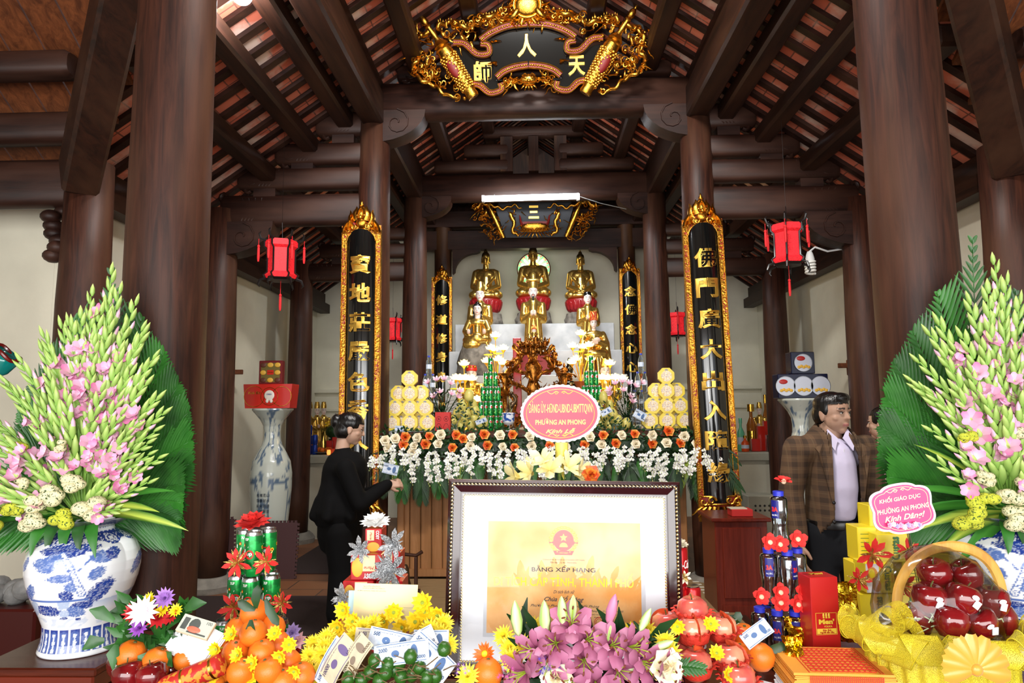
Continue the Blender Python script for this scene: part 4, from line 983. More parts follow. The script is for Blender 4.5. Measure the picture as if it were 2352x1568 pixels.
# ---- the brown-gold dragon shrine with small figures
BRZ=mat('antique_gilt','9a6224',.3,metal=.9,bump=.3,bscale=50,var=.6,scale=22)
sp=at(1226,990,7.0);SX=sp.x
t=thing('dragon_shrine','tall antique-gilt shrine of curling dragons with tiny figures standing on it','shrine',(SX,7.0,ZA))
k=7.0/F;zof=at(1226,990,7.0).z-ZA
def qq(px,py):return((px-1226)*k,(990-py)*k*1.005+zof)
rr=random.Random(5)
b=MB();b.lathe([(.10,0),(.11,.04),(.05,.08),(.035,.3),(.07,.42),(.04,.5),(.09,.62),(.04,.7),(.07,.78),(.03,.86)],20,sq=(1,.7),rad=lambda a,q:1+.15*math.sin(3*a+q*20));b.build('trunk',BRZ,t,ang=60)
def drag(pts,w,seed):
 m=MB();pp=smoothpts([qq(*p) for p in pts],8);r2=random.Random(seed)
 P3=[(x,-.06-.05*math.sin(i*.4+seed),z) for i,(x,z) in enumerate(pp)]
 m.tube(P3,[w*(1-.55*i/len(P3))+.004 for i in range(len(P3))],9)
 for i,p in enumerate(P3[::3]):m.ell((p[0],p[1]-.008,p[2]+w),(.005,.005,.013),0,6,5)
 e=P3[0];m.ell(e,(w*1.7,w*1.5,w*1.3),0,10,7)
 for _ in range(9):
  p=r2.choice(P3);curl(m,p[0]+r2.uniform(-.03,.03),p[2]+r2.uniform(-.03,.03),r2.uniform(.02,.04),r2.uniform(0,6),1.1,y=p[1]+r2.uniform(-.03,.03),w=.008,dirn=r2.choice((-1,1)))
  p=r2.choice(P3);flame(m,(p[0],p[2]),r2.uniform(0,6.3),r2.uniform(.05,.09),.022,0,r2.uniform(-1,1),p[1])
 m.build('dragon',BRZ,t,ang=60)
drag([(1160,870),(1175,850),(1165,900),(1185,920),(1180,960),(1200,970)],.026,1);drag([(1292,870),(1280,850),(1295,890),(1270,920),(1275,960),(1250,975)],.026,2)
drag([(1170,838),(1195,825),(1185,850),(1210,860),(1225,880)],.022,3);drag([(1285,838),(1258,825),(1270,850),(1245,860),(1230,885)],.022,4)
drag([(1185,800),(1200,815),(1220,812),(1232,830),(1215,850)],.02,5);drag([(1270,800),(1255,815),(1235,812),(1222,832),(1240,850)],.02,6)
drag([(1195,790),(1205,800),(1222,795),(1240,800),(1262,790)],.018,7);drag([(1175,880),(1200,890),(1225,905),(1250,895),(1280,885)],.02,8);drag([(1180,990),(1200,950),(1230,940),(1260,955),(1275,985)],.02,9)
fg=[(1233,766,32),(1211,776,26),(1254,776,26),(1221,776,26),(1244,779,24),(1196,800,34),(1275,800,34),(1175,838,34),(1297,836,32)]
for px,py,h in fg:
 x,z=qq(px,py);H=h*k;m=MB();z0=z-H
 m.lathe([(H*.2,0),(H*.24,H*.06),(H*.13,H*.12),(H*.19,H*.2),(H*.15,H*.5),(H*.17,H*.62),(H*.06,H*.7)],12,0,T(x,-.05,z0));m.ell((x,-.05,z0+H*.8),(H*.1,H*.1,H*.13),0,10,8);m.ell((x,-.05,z0+H*.95),H*.05,0,8,6)
 for s in(-1,1):m.tube([(x+s*H*.15,-.05,z0+H*.6),(x+s*H*.2,-.07,z0+H*.42),(x+s*H*.03,-.05-H*.18,z0+H*.45)],H*.05,6)
 m.cyl((x,-.05,z0-.06),(x,-.05,z0+.01),.012,n=8);m.build('tiny_figure',BRZ,t,ang=60)
 # tall narrow stands left and right of the shrine, gold openwork
for px,s in((1160,-1),(1298,1)):
 p=at(px,990,6.85);tt=thing('openwork_stand',f'antique-gilt openwork stand {"left" if s < 0 else "right"} of the dragon shrine','stand',(p.x,6.85,ZA))
 m=MB();H=at(px,862,6.85).z-ZA;m.lathe([(.09,0),(.1,.03),(.03,.07),(.025,H*.6),(.06,H*.7),(.02,H*.8),(.05,H)],14)
 for _ in range(34):
  z=rr.uniform(.05,H);x=rr.uniform(-.12,.12)
  (curl(m,x,z,rr.uniform(.025,.045),rr.uniform(0,6),1.2,y=rr.uniform(-.05,.03),w=.009,dirn=rr.choice((-1,1))) if rr.random()<.6 else flame(m,(x,z),rr.uniform(0,6),.09,.03,0,rr.uniform(-1,1),rr.uniform(-.05,.03)))
 m.build('openwork',BRZ,tt,ang=60);MB().lathe([(.07,H),(.08,H+.02),(.0,H+.03)],16).build('dish',BRZ,tt)

 # ---- glowing lotus lamps
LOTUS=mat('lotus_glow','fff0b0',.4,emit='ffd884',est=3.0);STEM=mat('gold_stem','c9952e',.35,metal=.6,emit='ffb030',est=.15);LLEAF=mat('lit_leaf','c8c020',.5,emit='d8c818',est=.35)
def lotus_lamp(px,y,heads,vase,label,leaves=(),cat='lamp'):
 p=at(px,990,y);t=thing('lotus_lamp',label,cat,(p.x,y,ZA),0,None)
 m=MB()
 if vase=='black':m.lathe([(.05,0),(.055,.02),(.03,.06),(.06,.16),(.10,.26),(.095,.31),(.05,.34),(.03,.37),(.045,.42),(.02,.46)],22);m.build('vase',BLACK,t,ang=60);z0=.44
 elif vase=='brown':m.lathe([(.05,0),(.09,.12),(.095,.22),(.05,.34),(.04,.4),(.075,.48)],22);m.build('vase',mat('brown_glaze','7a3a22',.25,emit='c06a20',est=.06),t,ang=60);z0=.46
 else:m.lathe([(.06,0),(.05,.015),(.012,.03),(.01,.15)],16);m.build('base',STEM,t,ang=60);z0=.14
 for hx,hy in heads:
  q=at(hx,hy,y-.02);lx,lz=q.x-p.x,q.z-ZA;dy=rnd.uniform(-.05,.05)
  s_=MB();s_.tube(bez((0,0,z0),(lx*.9,dy*.3,(z0+lz)*.55),(lx,dy,lz-.01),8),.004,6);s_.lathe([(.004,-.02),(.016,0),(.03,.012)],12,0,T(lx,dy,lz-.012));o=s_.build('lamp_stem',STEM,t)
  f=MB()
  for ring,(n,rr_,h_,ang) in enumerate(((7,.018,.068,.12),(9,.026,.066,.45),(10,.028,.06,.85))):
   for i in range(n):
    a=TAU*i/n+ring*.3;M_=T(lx,dy,lz)@Matrix.Rotation(a,4,'Z')@T(.008*ring,0,0,0,ang,0)
    f.ell((0,0,h_*.5),(.006,.016,h_*.55),0,8,6) if 0 else f.add([(0,-.004,0),(0,.004,0),(.008,-.016,h_*.45),(.012,.0,h_*.45),(.008,.016,h_*.45),(.0,0,h_),(-.003,0,h_*.45)],[(0,1,4,3),(0,3,2),(2,3,5),(3,4,5),(0,2,6),(1,6,4),(2,5,6),(4,6,5),(0,6,1)],0,M_)
  f.ell((lx,dy,lz+.028),(.036,.036,.028),0,12,8);f.build('lotus_shade',LOTUS,o,ang=180)
 for hx,hy in leaves:
  q=at(hx,hy,y);f=MB();f.ell((q.x-p.x,-.04,q.z-ZA),(.05,.04,.008),0,12,6);f.tube([(q.x-p.x,-.04,q.z-ZA),(0,0,z0)],.003,5);f.build('leaf',LLEAF,t)
 l=bpy.data.lights.new('lotus_light','POINT');l.energy=3.2;l.color=(1,.72,.36);l.shadow_soft_size=.08
 lo=bpy.data.objects.new('lotus_light',l);COL.objects.link(lo);lo.parent=t;lo.location=(0,-.16,(at(heads[0][0],heads[0][1],y).z-ZA)*.8)
 return t
lotus_lamp(1142,7.15,[(1138,775),(1127,803),(1134,806),(1156,804),(1117,833),(1145,830),(1155,838)],'black','tall glowing lotus lamp in a black vase, left of the dragon shrine',[(1145,812),(1122,815)])
lotus_lamp(1070,6.75,[(1066,840),(1046,872),(1056,873),(1069,873),(1083,874),(1095,922)],'rod','low glowing lotus lamp in front of the red-hatted figure on the left',[(1045,893),(1080,893)])
lotus_lamp(1336,7.15,[(1334,770),(1316,798),(1339,800),(1352,797),(1324,828),(1314,836),(1357,828)],'brown','tall glowing lotus lamp in a brown vase, right of the dragon shrine',[(1328,808),(1352,815)])
lotus_lamp(1404,6.75,[(1402,838),(1383,872),(1398,872),(1413,872),(1430,874)],'rod','low glowing lotus lamp right of the stacked green cans',[(1382,893),(1425,893)])
p=at(1306,820,7.3);m=MB();m.lathe([(.05,0),(.06,.02),(.02,.1),(.07,.3),(.11,.42),(.10,.47),(.03,.50),(.035,.56),(.05,.62),(.02,.66),(.008,.74)],20);m.build('black_vase',BLACK,label='black lidded urn right of the dragon shrine, behind its side figure',cat='urn',loc=(p.x,7.3,ZA),ang=60)
for px,py in((1338,960),):
 p=at(px,py,6.9);m=MB();m.lathe([(.05,0),(.065,.02),(.065,.16),(.05,.18)],18);m.build('candle_lamp',mat('amber_lamp','ffc860',.3,emit='ffb040',est=1.6),label='small glowing amber lamp under the right brown vase',cat='lamp',loc=(p.x+.02,6.8,ZA+.16),ang=60)
 slab('lamp_block',p.x-.06,p.x+.1,6.72,6.9,ZA,ZA+.16,REDL,'small red block under the glowing amber lamp','block')
 # ================================================================ petals, leaves, flowers
def petal(mb,M,L_,W,mi=0,cup=.3,curl_=.5,nx=2,ny=4,tip=.0,col=None,col2=None,base=.25):
 """petal growing along +z, its inside facing -y... bends outward (+y) by curl_"""
 vs=[];cols=[];z=y=0;ang=0
 for j in range(ny+1):
  t=j/ny;w_=W/2*(base+(1-base)*math.sin(min(1,t*1.5)*PI/2))*(1 if t<.62 else max(tip,math.sqrt(max(0,1-((t-.62)/.38)**2))))
  for i in range(nx+1):
   u=i/nx*2-1;vs.append((u*w_,y-cup*w_*u*u,z))
   if col:a=t;cols.append(tuple(col[k]*(1-a)+col2[k]*a for k in range(3))+(1,))
  ang=curl_*(t+.5/ny);y+=L_/ny*math.sin(ang);z+=L_/ny*math.cos(ang)
 fs=[(j*(nx+1)+i,j*(nx+1)+i+1,(j+1)*(nx+1)+i+1,(j+1)*(nx+1)+i) for j in range(ny) for i in range(nx)]
 mb.add(vs,fs,mi,M,cols or None)
def flower(mb,M,rings,mi=0,col=None,col2=None,nx=2,ny=3,jit=0.1):
 """rings: (n, length, width, tilt, curl, cup)"""
 for k,(n,L_,W,tilt,cu,cup) in enumerate(rings):
  for i in range(n):
   a=TAU*(i+.5*(k%2))/n+U(-jit,jit)
   petal(mb,M@Matrix.Rotation(a,4,'Z')@Matrix.Rotation(-(tilt+U(-jit,jit)*.6),4,'X'),L_*U(.93,1.07),W,mi,cup,cu,nx,ny,col=col,col2=col2)
def frond(mb,path,L_,n=16,w=.02,mi=0,droop=.5,side=(0,-1,0),ang=.9,taper=True,clip=None):
 path=[V(p) for p in path];k=len(path)-1;sd=V(side)
 mb.tube(path,[.004*(1-.6*i/k) for i in range(k+1)],4,mi)
 for i in range(n):
  t=(i+.7)/n*k;j=min(int(t),k-1);p=path[j].lerp(path[j+1],t-j);d=(path[j+1]-path[j]).normalized();a=d.cross(sd).normalized();f=i/n
  ll=L_*(math.sin(PI*min(1,.25+.75*f)**1.0*.98)**.5 if taper else 1)
  for s in(-1,1):
   dr=(a*s*math.sin(ang*(1-.4*f))+d*math.cos(ang*(1-.4*f))).normalized();e=p+dr*ll+V((0,0,-droop*ll*.5))
   if clip:
    while not clip(e) and(e-p).length>.02:e=p+(e-p)*.88
   m_=p.lerp(e,.5)+V((0,0,droop*ll*.12));mb.leaf([p,p.lerp(m_,.5),m_,e.lerp(m_,.3),e],[w*.4,w,w,w*.6,w*.08],mi,up=sd,fold=.3)
LEAFM=vcol('leaf_pattern',.42)
GREEN=mat('deep_green_leaf','1f4a1c',.38,col2='2f6a26',scale=12)
DGREEN=mat('dark_green_leaf','16331a',.4,col2='24481f',scale=15)
BGREEN=mat('bright_green_leaf','4a9a28',.42,col2='6fb83a',scale=10)
YGREEN=mat('yellow_green_leaf','a9c23a',.45)
CREAMP=mat('cream_petal','f3e9cf',.55,col2='e9cf8f',scale=30,lo=.5,hi=.8)
ORANGEP=mat('orange_petal','e2531c',.5,col2='f0a23a',scale=45,lo=.45,hi=.6)
WHITEP=mat('white_petal','f4f4f0',.5)

# ================================================================ offerings on the altar
TRAY=mat('steel_tray','9a9a9c',.25,metal=.9);LACQ=mat('red_brown_lacquer','4a130e',.3)
YEL=mat('yellow_card','e8cf4a',.35)
def floral():
 m,nt,b=_new('blossom_print');N=nt.nodes.new;L=nt.links.new
 tc=N('ShaderNodeTexCoord');v=N('ShaderNodeTexVoronoi');v.inputs['Scale'].default_value=90;L(tc.outputs['Object'],v.inputs[0])
 r=N('ShaderNodeValToRGB');e=r.color_ramp.elements;e[0].position=.12;e[0].color=srgb('8a3a22');e[1].position=.5;e[1].color=srgb('f2ead8')
 e2=r.color_ramp.elements.new(.85);e2.color=srgb('d8b040');L(v.outputs['Distance'],r.inputs[0]);L(r.outputs[0],b.inputs['Base Color']);b.inputs['Roughness'].default_value=.35;return m
FLOR=floral()
def octobox(proto,loc,lb,grp):
 if proto is None:
  t=thing('octagonal_box',lb,'gift box',loc,0,grp);m=MB();r_=.0715/math.cos(PI/8)
  m.lathe([(r_*.98,0),(r_,.004),(r_,.046),(r_*.98,.05)],8,0,T(0,.05,0,rx=PI/2)@Matrix.Rotation(PI/8,4,'Z'));m.build('card_box',YEL,t,ang=20)
  p=MB();p.cyl((0,-.0005,-.002),(0,-.002,-.002),.048,n=24);p.build('printed_blossom',FLOR,t,ang=30)
  p=MB();p.box((0,-.001,.052),(.03,.002,.008));p.box((0,-.001,.058),(.015,.002,.006));p.build('crest',mat('grey_print','8a8a9a',.4),t)
  return t
 return copytree(proto,loc=loc,label=lb,group=grp)
OB=None
for side,cx,rows in(('left',941,[(874,[940]),(908,[915,941,966]),(941,[907,924,941,959,976]),(975,[900,921,941,962,982])]),
('right',1532,[(868,[1531]),(902,[1508,1531,1555]),(936,[1500,1515,1533,1551,1563]),(970,[1493,1513,1533,1553,1574])])):
 nr=['topmost','second','third','bottom']
 for r_,(py,xs) in enumerate(rows):
  for i,px in enumerate(xs):
   y=6.10+(.055 if i%2!=(len(xs)//2)%2 else 0);p=at(px,py,y);z=ZA+.012+.0715+(3-r_)*.131
   if side=='left' and r_==0:z=ZA+.012+.0715+3*.131
   od=['leftmost','second','middle','fourth','rightmost'][i] if len(xs)==5 else(['left','middle','right'][i] if len(xs)==3 else 'single')
   o=octobox(OB,(p.x,y,z),f'yellow octagonal blossom box, {od} in the {nr[r_]} row of the {side} pyramid',f'yellow octagonal boxes of the {side} pyramid');OB=OB or o
 p=at(cx,990,6.13);m=MB();m.box((0,0,0),(.48,.26,.012),bev=.004);m.box((0,-.0,-.02),(.30,.2,.03));m.build('offering_tray',[TRAY],label=f'thin steel tray under the {side} yellow box pyramid',cat='tray',loc=(p.x,6.13,ZA+.004),smooth=False)
 # drink cans
CANG=mat('can_green','0f7a34',.28,metal=.45,col2='18a045',scale=30,lo=.5,hi=.55);CANW=mat('can_white','f0f0ee',.3,metal=.2);CANR=mat('can_red_print','c01c1c',.3);CANY=mat('can_yellow_print','e8d832',.35);ALU=mat('aluminium','b9bbbd',.25,metal=1)
def wrap(r):return lambda X,Y,Z_:((r+Z_)*math.sin(X/r),-(r+Z_)*math.cos(X/r),Y)
def can7(loc,label,group,r=.0285,h=.145,rz=0,detail=1,name='drink_can'):
 t=thing(name,label,'can',loc,rz,group)
 m=MB();m.lathe([(r*.78,0),(r*.8,.002),(r*.98,.012),(r,.018),(r,h-.018),(r*.97,h-.012)],22 if detail else 14,0);m.build('can_body',CANG,t,ang=50)
 a=MB();a.lathe([(r*.97,h-.012),(r*.86,h-.003),(r*.88,h),(r*.82,h),(r*.78,h-.005),(0,h-.005)],22 if detail else 14)
 if detail:a.lathe([(0,h-.0045),(.006,h-.0035),(0,h-.003)],10)
 a.build('lid',ALU,t,ang=50)
 p=MB();f=wrap(r+.0004)
 A=T()
 if detail:
  p.text('7',Matrix(),h=h*.33,w=r*1.1,mi=0,depth=.0004,bold=.05,fn=lambda X,Y,Z_:f(X-.008,Y+h*.52,Z_))
  q=[(.013*math.cos(TAU*i/16)*1.0+.010,.0135*math.sin(TAU*i/16)+h*.5) for i in range(16)];p.add([f(x,z,.0007) for x,z in q],[tuple(range(16))],1)
  p.text('up',Matrix(),w=.016,h=.011,mi=0,depth=.0004,bold=.03,fn=lambda X,Y,Z_:f(X+.010,Y+h*.5,Z_+.001))
  p.text('7UP',Matrix(),w=.014,h=.008,mi=0,depth=.0003,bold=.03,fn=lambda X,Y,Z_:f(X-.0,Y+h*.84,Z_))
  r2=random.Random(int(h*1e4))
  for k in range(20):
   x0,z0=r2.uniform(-PI*r,PI*r),r2.uniform(.02,h-.03)
   if abs(x0)<.024 and h*.34<z0<h*.68:continue
   n=8;s_=r2.uniform(.003,.0062);q=[(x0+s_*math.cos(TAU*i/n)*r2.uniform(.7,1.1),z0+s_*math.sin(TAU*i/n)*r2.uniform(.6,1.3)) for i in range(n)]
   p.add([f(x,z,.0003) for x,z in q],[tuple(range(n))],1 if k%3==0 else 2)
   q=[(x0+s_*.5*math.cos(TAU*i/6),z0+s_*.5*math.sin(TAU*i/6)) for i in range(6)];p.add([f(x,z,.0006) for x,z in q],[tuple(range(6))],2 if k%3==0 else 1)
 else:
  p.add([f(x,z,.0004) for x,z in((-.02,h*.62),(.0,h*.74),(.012,h*.74),(.004,h*.52),(-.012,h*.4),(-.02,h*.4),(-.004,h*.6))],[tuple(range(7))],0)
  q=[(.010*math.cos(TAU*i/12)+.010,.011*math.sin(TAU*i/12)+h*.60) for i in range(12)];p.add([f(x,z,.0007) for x,z in q],[tuple(range(12))],1)
  p.add([f(x,z,.0004) for x,z in((-.022,h*.25),(-.008,h*.16),(.012,h*.3),(.02,h*.42),(-.004,h*.34))],[tuple(range(5))],3)
 p.build('printed_logo',[CANW,CANR,CANY,mat('can_lime','7cc832',.35)],t,ang=60)
 return t
FC=None
for side,px0,y in(('left',1127,6.25),('right',1360,6.25)):
 X0=at(px0,950,y).x;lv=[[(-.10,0),(-.05,.03),(0,-.02),(.05,.03),(.10,0),(-.075,.09),(.0,.09),(.075,.09)],[(-.09,.0),(-.045,.03),(0,-.02),(.045,.03),(.09,0),(.0,.085)],[(-.07,.0),(-.035+.0,.04),(0,-.018),(.04,.045),(.072,.0)],[(-.044,.01),(0,-.015),(.044,.012)],[(0,0)]]
 if side=='right':lv=lv
 for k,row in enumerate(lv):
  nm=['bottom','second','third','fourth','topmost'][k]
  pos=sorted(row)
  for i,(dx,dy) in enumerate(row):
   z=ZA+k*.134+.002;lb=f'green can number-free'
   wh='front middle' if dy<-.01 else('leftmost' if dx==min(a for a,b in row) else 'rightmost' if dx==max(a for a,b in row) else('rear left' if dx<0 else 'rear right' if dx>0 else 'rear middle'))
   if dy>.08:wh='hindmost '+('left' if dx<-.01 else 'right' if dx>.01 else 'middle')
   lb=f'green soft drink can, {wh} in the {nm} layer of the {side} altar can tower' if len(row)>1 else f'green soft drink can crowning the {side} altar can tower'
   if FC is None:FC=o=can7((X0+dx,y+dy,z),lb,f'cans of the {side} altar tower',r=.0215,h=.132,detail=0)
   else:o=copytree(FC,loc=(X0+dx,y+dy,z),rz=rnd.uniform(-.3,.3),label=lb,group=f'cans of the {side} altar tower')
  if k<4:pass
  # mangoes
MANGO=mat('mango_skin','b9b45a',.38,col2='d2c46a',scale=9,sub=.1)
def mango_mesh():
 m=MB();m.lathe([(.0,-.062),(.022,-.056),(.038,-.038),(.045,-.01),(.041,.018),(.029,.042),(.014,.055),(0,.059)],18,sq=(1,.85));return m
MG=None
mg={'left':[(1077,908,0),(1062,930,.15),(1085,928,-.3),(1052,946,.5),(1072,950,.05),(1092,944,-.1),(1042,963,.7),(1066,966,0),(1090,962,.1),(1035,980,.9),(1060,983,.3),(1082,983,-.1),(1103,980,-.5),(1110,968,.2)],
'right':[(1386,912,0),(1376,934,.3),(1400,932,-.3),(1388,952,.6),(1408,950,-.3),(1372,962,0),(1396,968,.2),(1418,966,-.5),(1380,983,.4),(1402,982,.5),(1424,980,-.6),(1438,976,.3)]}
for side in mg:
 for i,(px,py,a) in enumerate(mg[side]):
  y=6.16+.035*(i%3);p=at(px,py,y)
  w_=['topmost','second row left','second row right','third row left','third row middle','third row right','fourth row far left','fourth row middle','fourth row right','bottom row far left','bottom row centre left','bottom row centre right','bottom row far right','above the bottom row at the right']
  if side=='right':w_=['topmost','second row left','second row right','third row left','third row right','fourth row left','fourth row middle','fourth row right','bottom row left','bottom row middle','bottom row right','bottom row far right']
  lb=f'pale yellow-green mango, {w_[i]} of the {side} altar pile'
  g=f'mangoes of the {side} altar pile'
  z=max(p.z,ZA+.055)
  if MG is None:MG=mango_mesh().build('mango',MANGO,label=lb,cat='mango',group=g,loc=(p.x,y,z),ang=180);MG.rotation_euler=(0,a,0)
  else:copytree(MG,loc=(p.x,y,z),rot=(0,a,rnd.uniform(0,3)),label=lb,group=g)
 cx=sum(q[0] for q in mg[side])/len(mg[side]);p=at(cx,990,6.2)
 t=thing('offering_tray',f'low lacquer tray under the {side} mango pile','tray',(p.x,6.2,ZA));MB().box((0,0,.0),(.42,.3,.01),bev=.003).build('tray_board',LACQ,t,smooth=False)
 s_=MB();rs=random.Random(len(side))
 for _ in range(70):
  q=rs.choice(mg[side][1:]);a=at(q[0]+rs.uniform(-8,8),q[1]+rs.uniform(-8,8),6.10);d=V((rs.uniform(-1,1),rs.uniform(-.8,.1),rs.uniform(-.6,1))).normalized()
  A=V((a.x-p.x,-.10+rs.uniform(-.01,.02),a.z-ZA));s_.leaf([A,A+d*.02,A+d*.04],[.004,.016,.002],0,up=(0,-1,.2))
 s_.build('green_sprig',DGREEN,t,kind='stuff')
def note(loc,w_,h_,rot,label,m1,m2,num='5000',bend=.0,name='banknote',group=None):
 """one paper banknote: sheet with a border, a portrait oval and its figures"""
 t=thing(name,label,'banknote',loc,0,group,rot=rot)
 fn=lambda u,v:((u-.5)*w_,-bend*math.sin(u*PI)*.02,(v-.5)*h_)
 off=lambda X,Z_,d=.0006:(X,-bend*math.sin((X/w_+.5)*PI)*.02-d,Z_)
 m=MB();m.grid(lambda u,v:fn(u,v),10,1);m.grid(lambda u,v:(fn(u,v)[0],fn(u,v)[1]+.0007,fn(u,v)[2]),10,1);m.build('paper',m1,t)
 p=MB();
 for z0 in(-.44,.42):p.grid(lambda u,v:off((u-.5)*w_*.9,(z0+v*.03)*h_),10,1)
 n=16;p.add([off(w_*.24+.16*h_*.9*1.2*math.cos(TAU*i/n),h_*.33*math.sin(TAU*i/n)) for i in range(n)],[tuple(range(n))]);
 p.add([off(-w_*.1+.2*h_*math.cos(TAU*i/n),h_*.16*math.sin(TAU*i/n)) for i in range(n)],[tuple(range(n))])
 p.text(num,Matrix(),h=h_*.17,mi=0,depth=.0003,bold=.02,fn=lambda X,Y,Z_:off(X-w_*.33,Y+h_*.22,.0008));p.text(num,Matrix(),h=h_*.15,mi=0,depth=.0003,bold=.02,fn=lambda X,Y,Z_:off(X+w_*.36,Y-h_*.26,.0008))
 p.text('NGÂN HÀNG NHÀ NƯỚC VIỆT NAM',Matrix(),w=w_*.5,mi=0,depth=.0003,fn=lambda X,Y,Z_:off(X-w_*.08,Y+h_*.32,.0008))
 p.build('banknote_print',m2,t);return t
NB=mat('note_blue_paper','bccbe0',.6,col2='dde4ee',scale=60);NBP=mat('note_blue_ink','4a6a9a',.6);NP=mat('note_tan_paper','d6c8a8',.6,col2='bfb9a0',scale=60);NPP=mat('note_brown_ink','8a7a6a',.6);NPU=mat('note_purple_ink','6a5a88',.6)
note(at(1470,953,6.05),.11,.075,(0,.5,0),'pale blue banknote tucked at the right of the right mango pile',NB,NBP)
note(at(1392,945,6.05),.1,.05,(0,-.5,0),'folded pale banknote in the middle of the right mango pile',NB,NBP)
note(at(917,984,6.02),.08,.05,(-.1,.05,0),'small blue banknote leaning on the left yellow boxes',NB,NBP)
note(at(1105,967,6.03),.1,.04,(.2,-.35,0),'white banknote lying on the left mango pile',NB,NBP)
# red paper box
p=at(1017,990,6.05);t=thing('paper_offering_box','red embossed paper box standing between lilies and mangoes','box',(p.x,6.03,ZA+.005),-.08)
m=MB();m.box((0,.03,.085),(.135,.06,.165),bev=.003);m.build('card_body',mat('red_card','c22a26',.5),t,smooth=False)
m=MB()
for s in(-1,1):
 m.tube([(s*.033+.02*math.cos(a),-.001,.11+.022*math.sin(a)) for a in[TAU*i/12 for i in range(12)]],.002,5,closed=True);m.ell((s*.033,0,.11),(.008,.003,.01),0,8,6)
 m.tube([(s*.033+.022*math.cos(a),-.001,.03+.04*math.sin(a)) for a in[PI*i/10 for i in range(11)]],.002,5)
m.build('embossing',mat('dark_red','7a1210',.5),t)
# blue and white bowl with glass oil lamp, crane behind
PORC=mat('porcelain_white','e6e9ec',.12,coat=.5);PBLUE=mat('porcelain_blue_print','2a55a8',.15,coat=.5,col2='dfe6f0',scale=26,lo=.46,hi=.52)
p=at(1168,990,6.1);t=thing('incense_bowl','blue and white porcelain bowl on a foot, left of the round sign','bowl',(p.x,6.1,ZA))
m=MB();m.lathe([(.03,0),(.03,.015),(.012,.02),(.012,.055),(.04,.06),(.055,.085),(.058,.15),(.05,.15),(.048,.145),(0,.13)],24,lambda j,i:1 if j==5 else 0);m.build('bowl_body',[PORC,PBLUE],t,ang=50)
MB().lathe([(.062,.15),(.064,.158),(.055,.163),(.03,.165),(.0,.166)],24).build('lid',PBLUE,t)
GLASS=mat('clear_glass','e8f0f0',.03,trans=1);GLASS.node_tree.nodes['Principled BSDF'].inputs['IOR'].default_value=1.2
MB().lathe([(.022,.166),(.028,.19),(.018,.22),(.012,.25),(.013,.31)],18).build('glass_chimney',GLASS,t)
p=at(1172,990,6.35);m=MB();m.lathe([(.05,0),(.06,.01),(.02,.03),(.015,.08)],16);m.tube(bez((0,0,.08),(-.10,0,.16),(.0,0,.24),8)+bez((0,0,.24),(.06,0,.28),(.0,0,.33),6),[.02]*6+[.028]*4+[.02]*6,10);m.ell((-.01,0,.345),(.022,.02,.018),0,10,7)
m.build('bronze_crane',mat('dark_bronze','5a4632',.35,metal=.7),label='dark bronze crane ornament behind the blue and white bowl',cat='ornament',loc=(p.x+.02,6.42,ZA),ang=60)
# water bottles on the altar
PLAST=mat('bottle_plastic','cfe2ee',.05,trans=.95);PLAST.node_tree.nodes['Principled BSDF'].inputs['IOR'].default_value=1.15;CAPB=mat('bottle_cap_blue','2a3fb8',.4);LABW=mat('bottle_label','c8d4e6',.35);LABB=mat('bottle_label_blue','1a2a78',.35)
def wbottle(loc,label,group,h=.19,r=.028):
 t=thing('water_bottle',label,'bottle',loc,0,group)
 MB().lathe([(r*.8,0),(r,.008),(r,h*.2),(r*.9,h*.24),(r,h*.28),(r,h*.62),(r*.85,h*.74),(r*.42,h*.88),(r*.42,h*.92)],16).build('bottle_body',PLAST,t,ang=60)
 MB().lathe([(r*.5,h*.92),(r*.5,h),(0,h)],12).build('cap',CAPB,t);MB().lathe([(r*1.01,h*.34),(r*1.01,h*.56)],16).build('paper_label',LABW,t);return t
WB=None
for side,px0 in(('left',985),('right',1474)):
 X0=at(px0,900,6.42).x
 for k,row in enumerate([[-.10,-.035,.03,.095],[-.065,0,.065],[-.033,.033],[0]]):
  for i,dx in enumerate(row):
   if side=='left' and k>2:pass
   od=(['single'] if len(row)==1 else['left','right'] if len(row)==2 else['left','middle','right'] if len(row)==3 else['leftmost','second','third','rightmost'])[i]
   lb=f'clear water bottle, {od} in the {["bottom", "second", "third", "top"][k]} layer behind the {side} lilies' if len(row)>1 else f'clear water bottle on top of the stack behind the {side} lilies'
   loc=(X0+dx,6.42+.02*(i%2),ZA+k*.172)
   if WB is None:WB=wbottle(loc,lb,f'water bottles behind the {side} lilies')
   else:copytree(WB,loc=loc,label=lb,group=f'water bottles behind the {side} lilies')
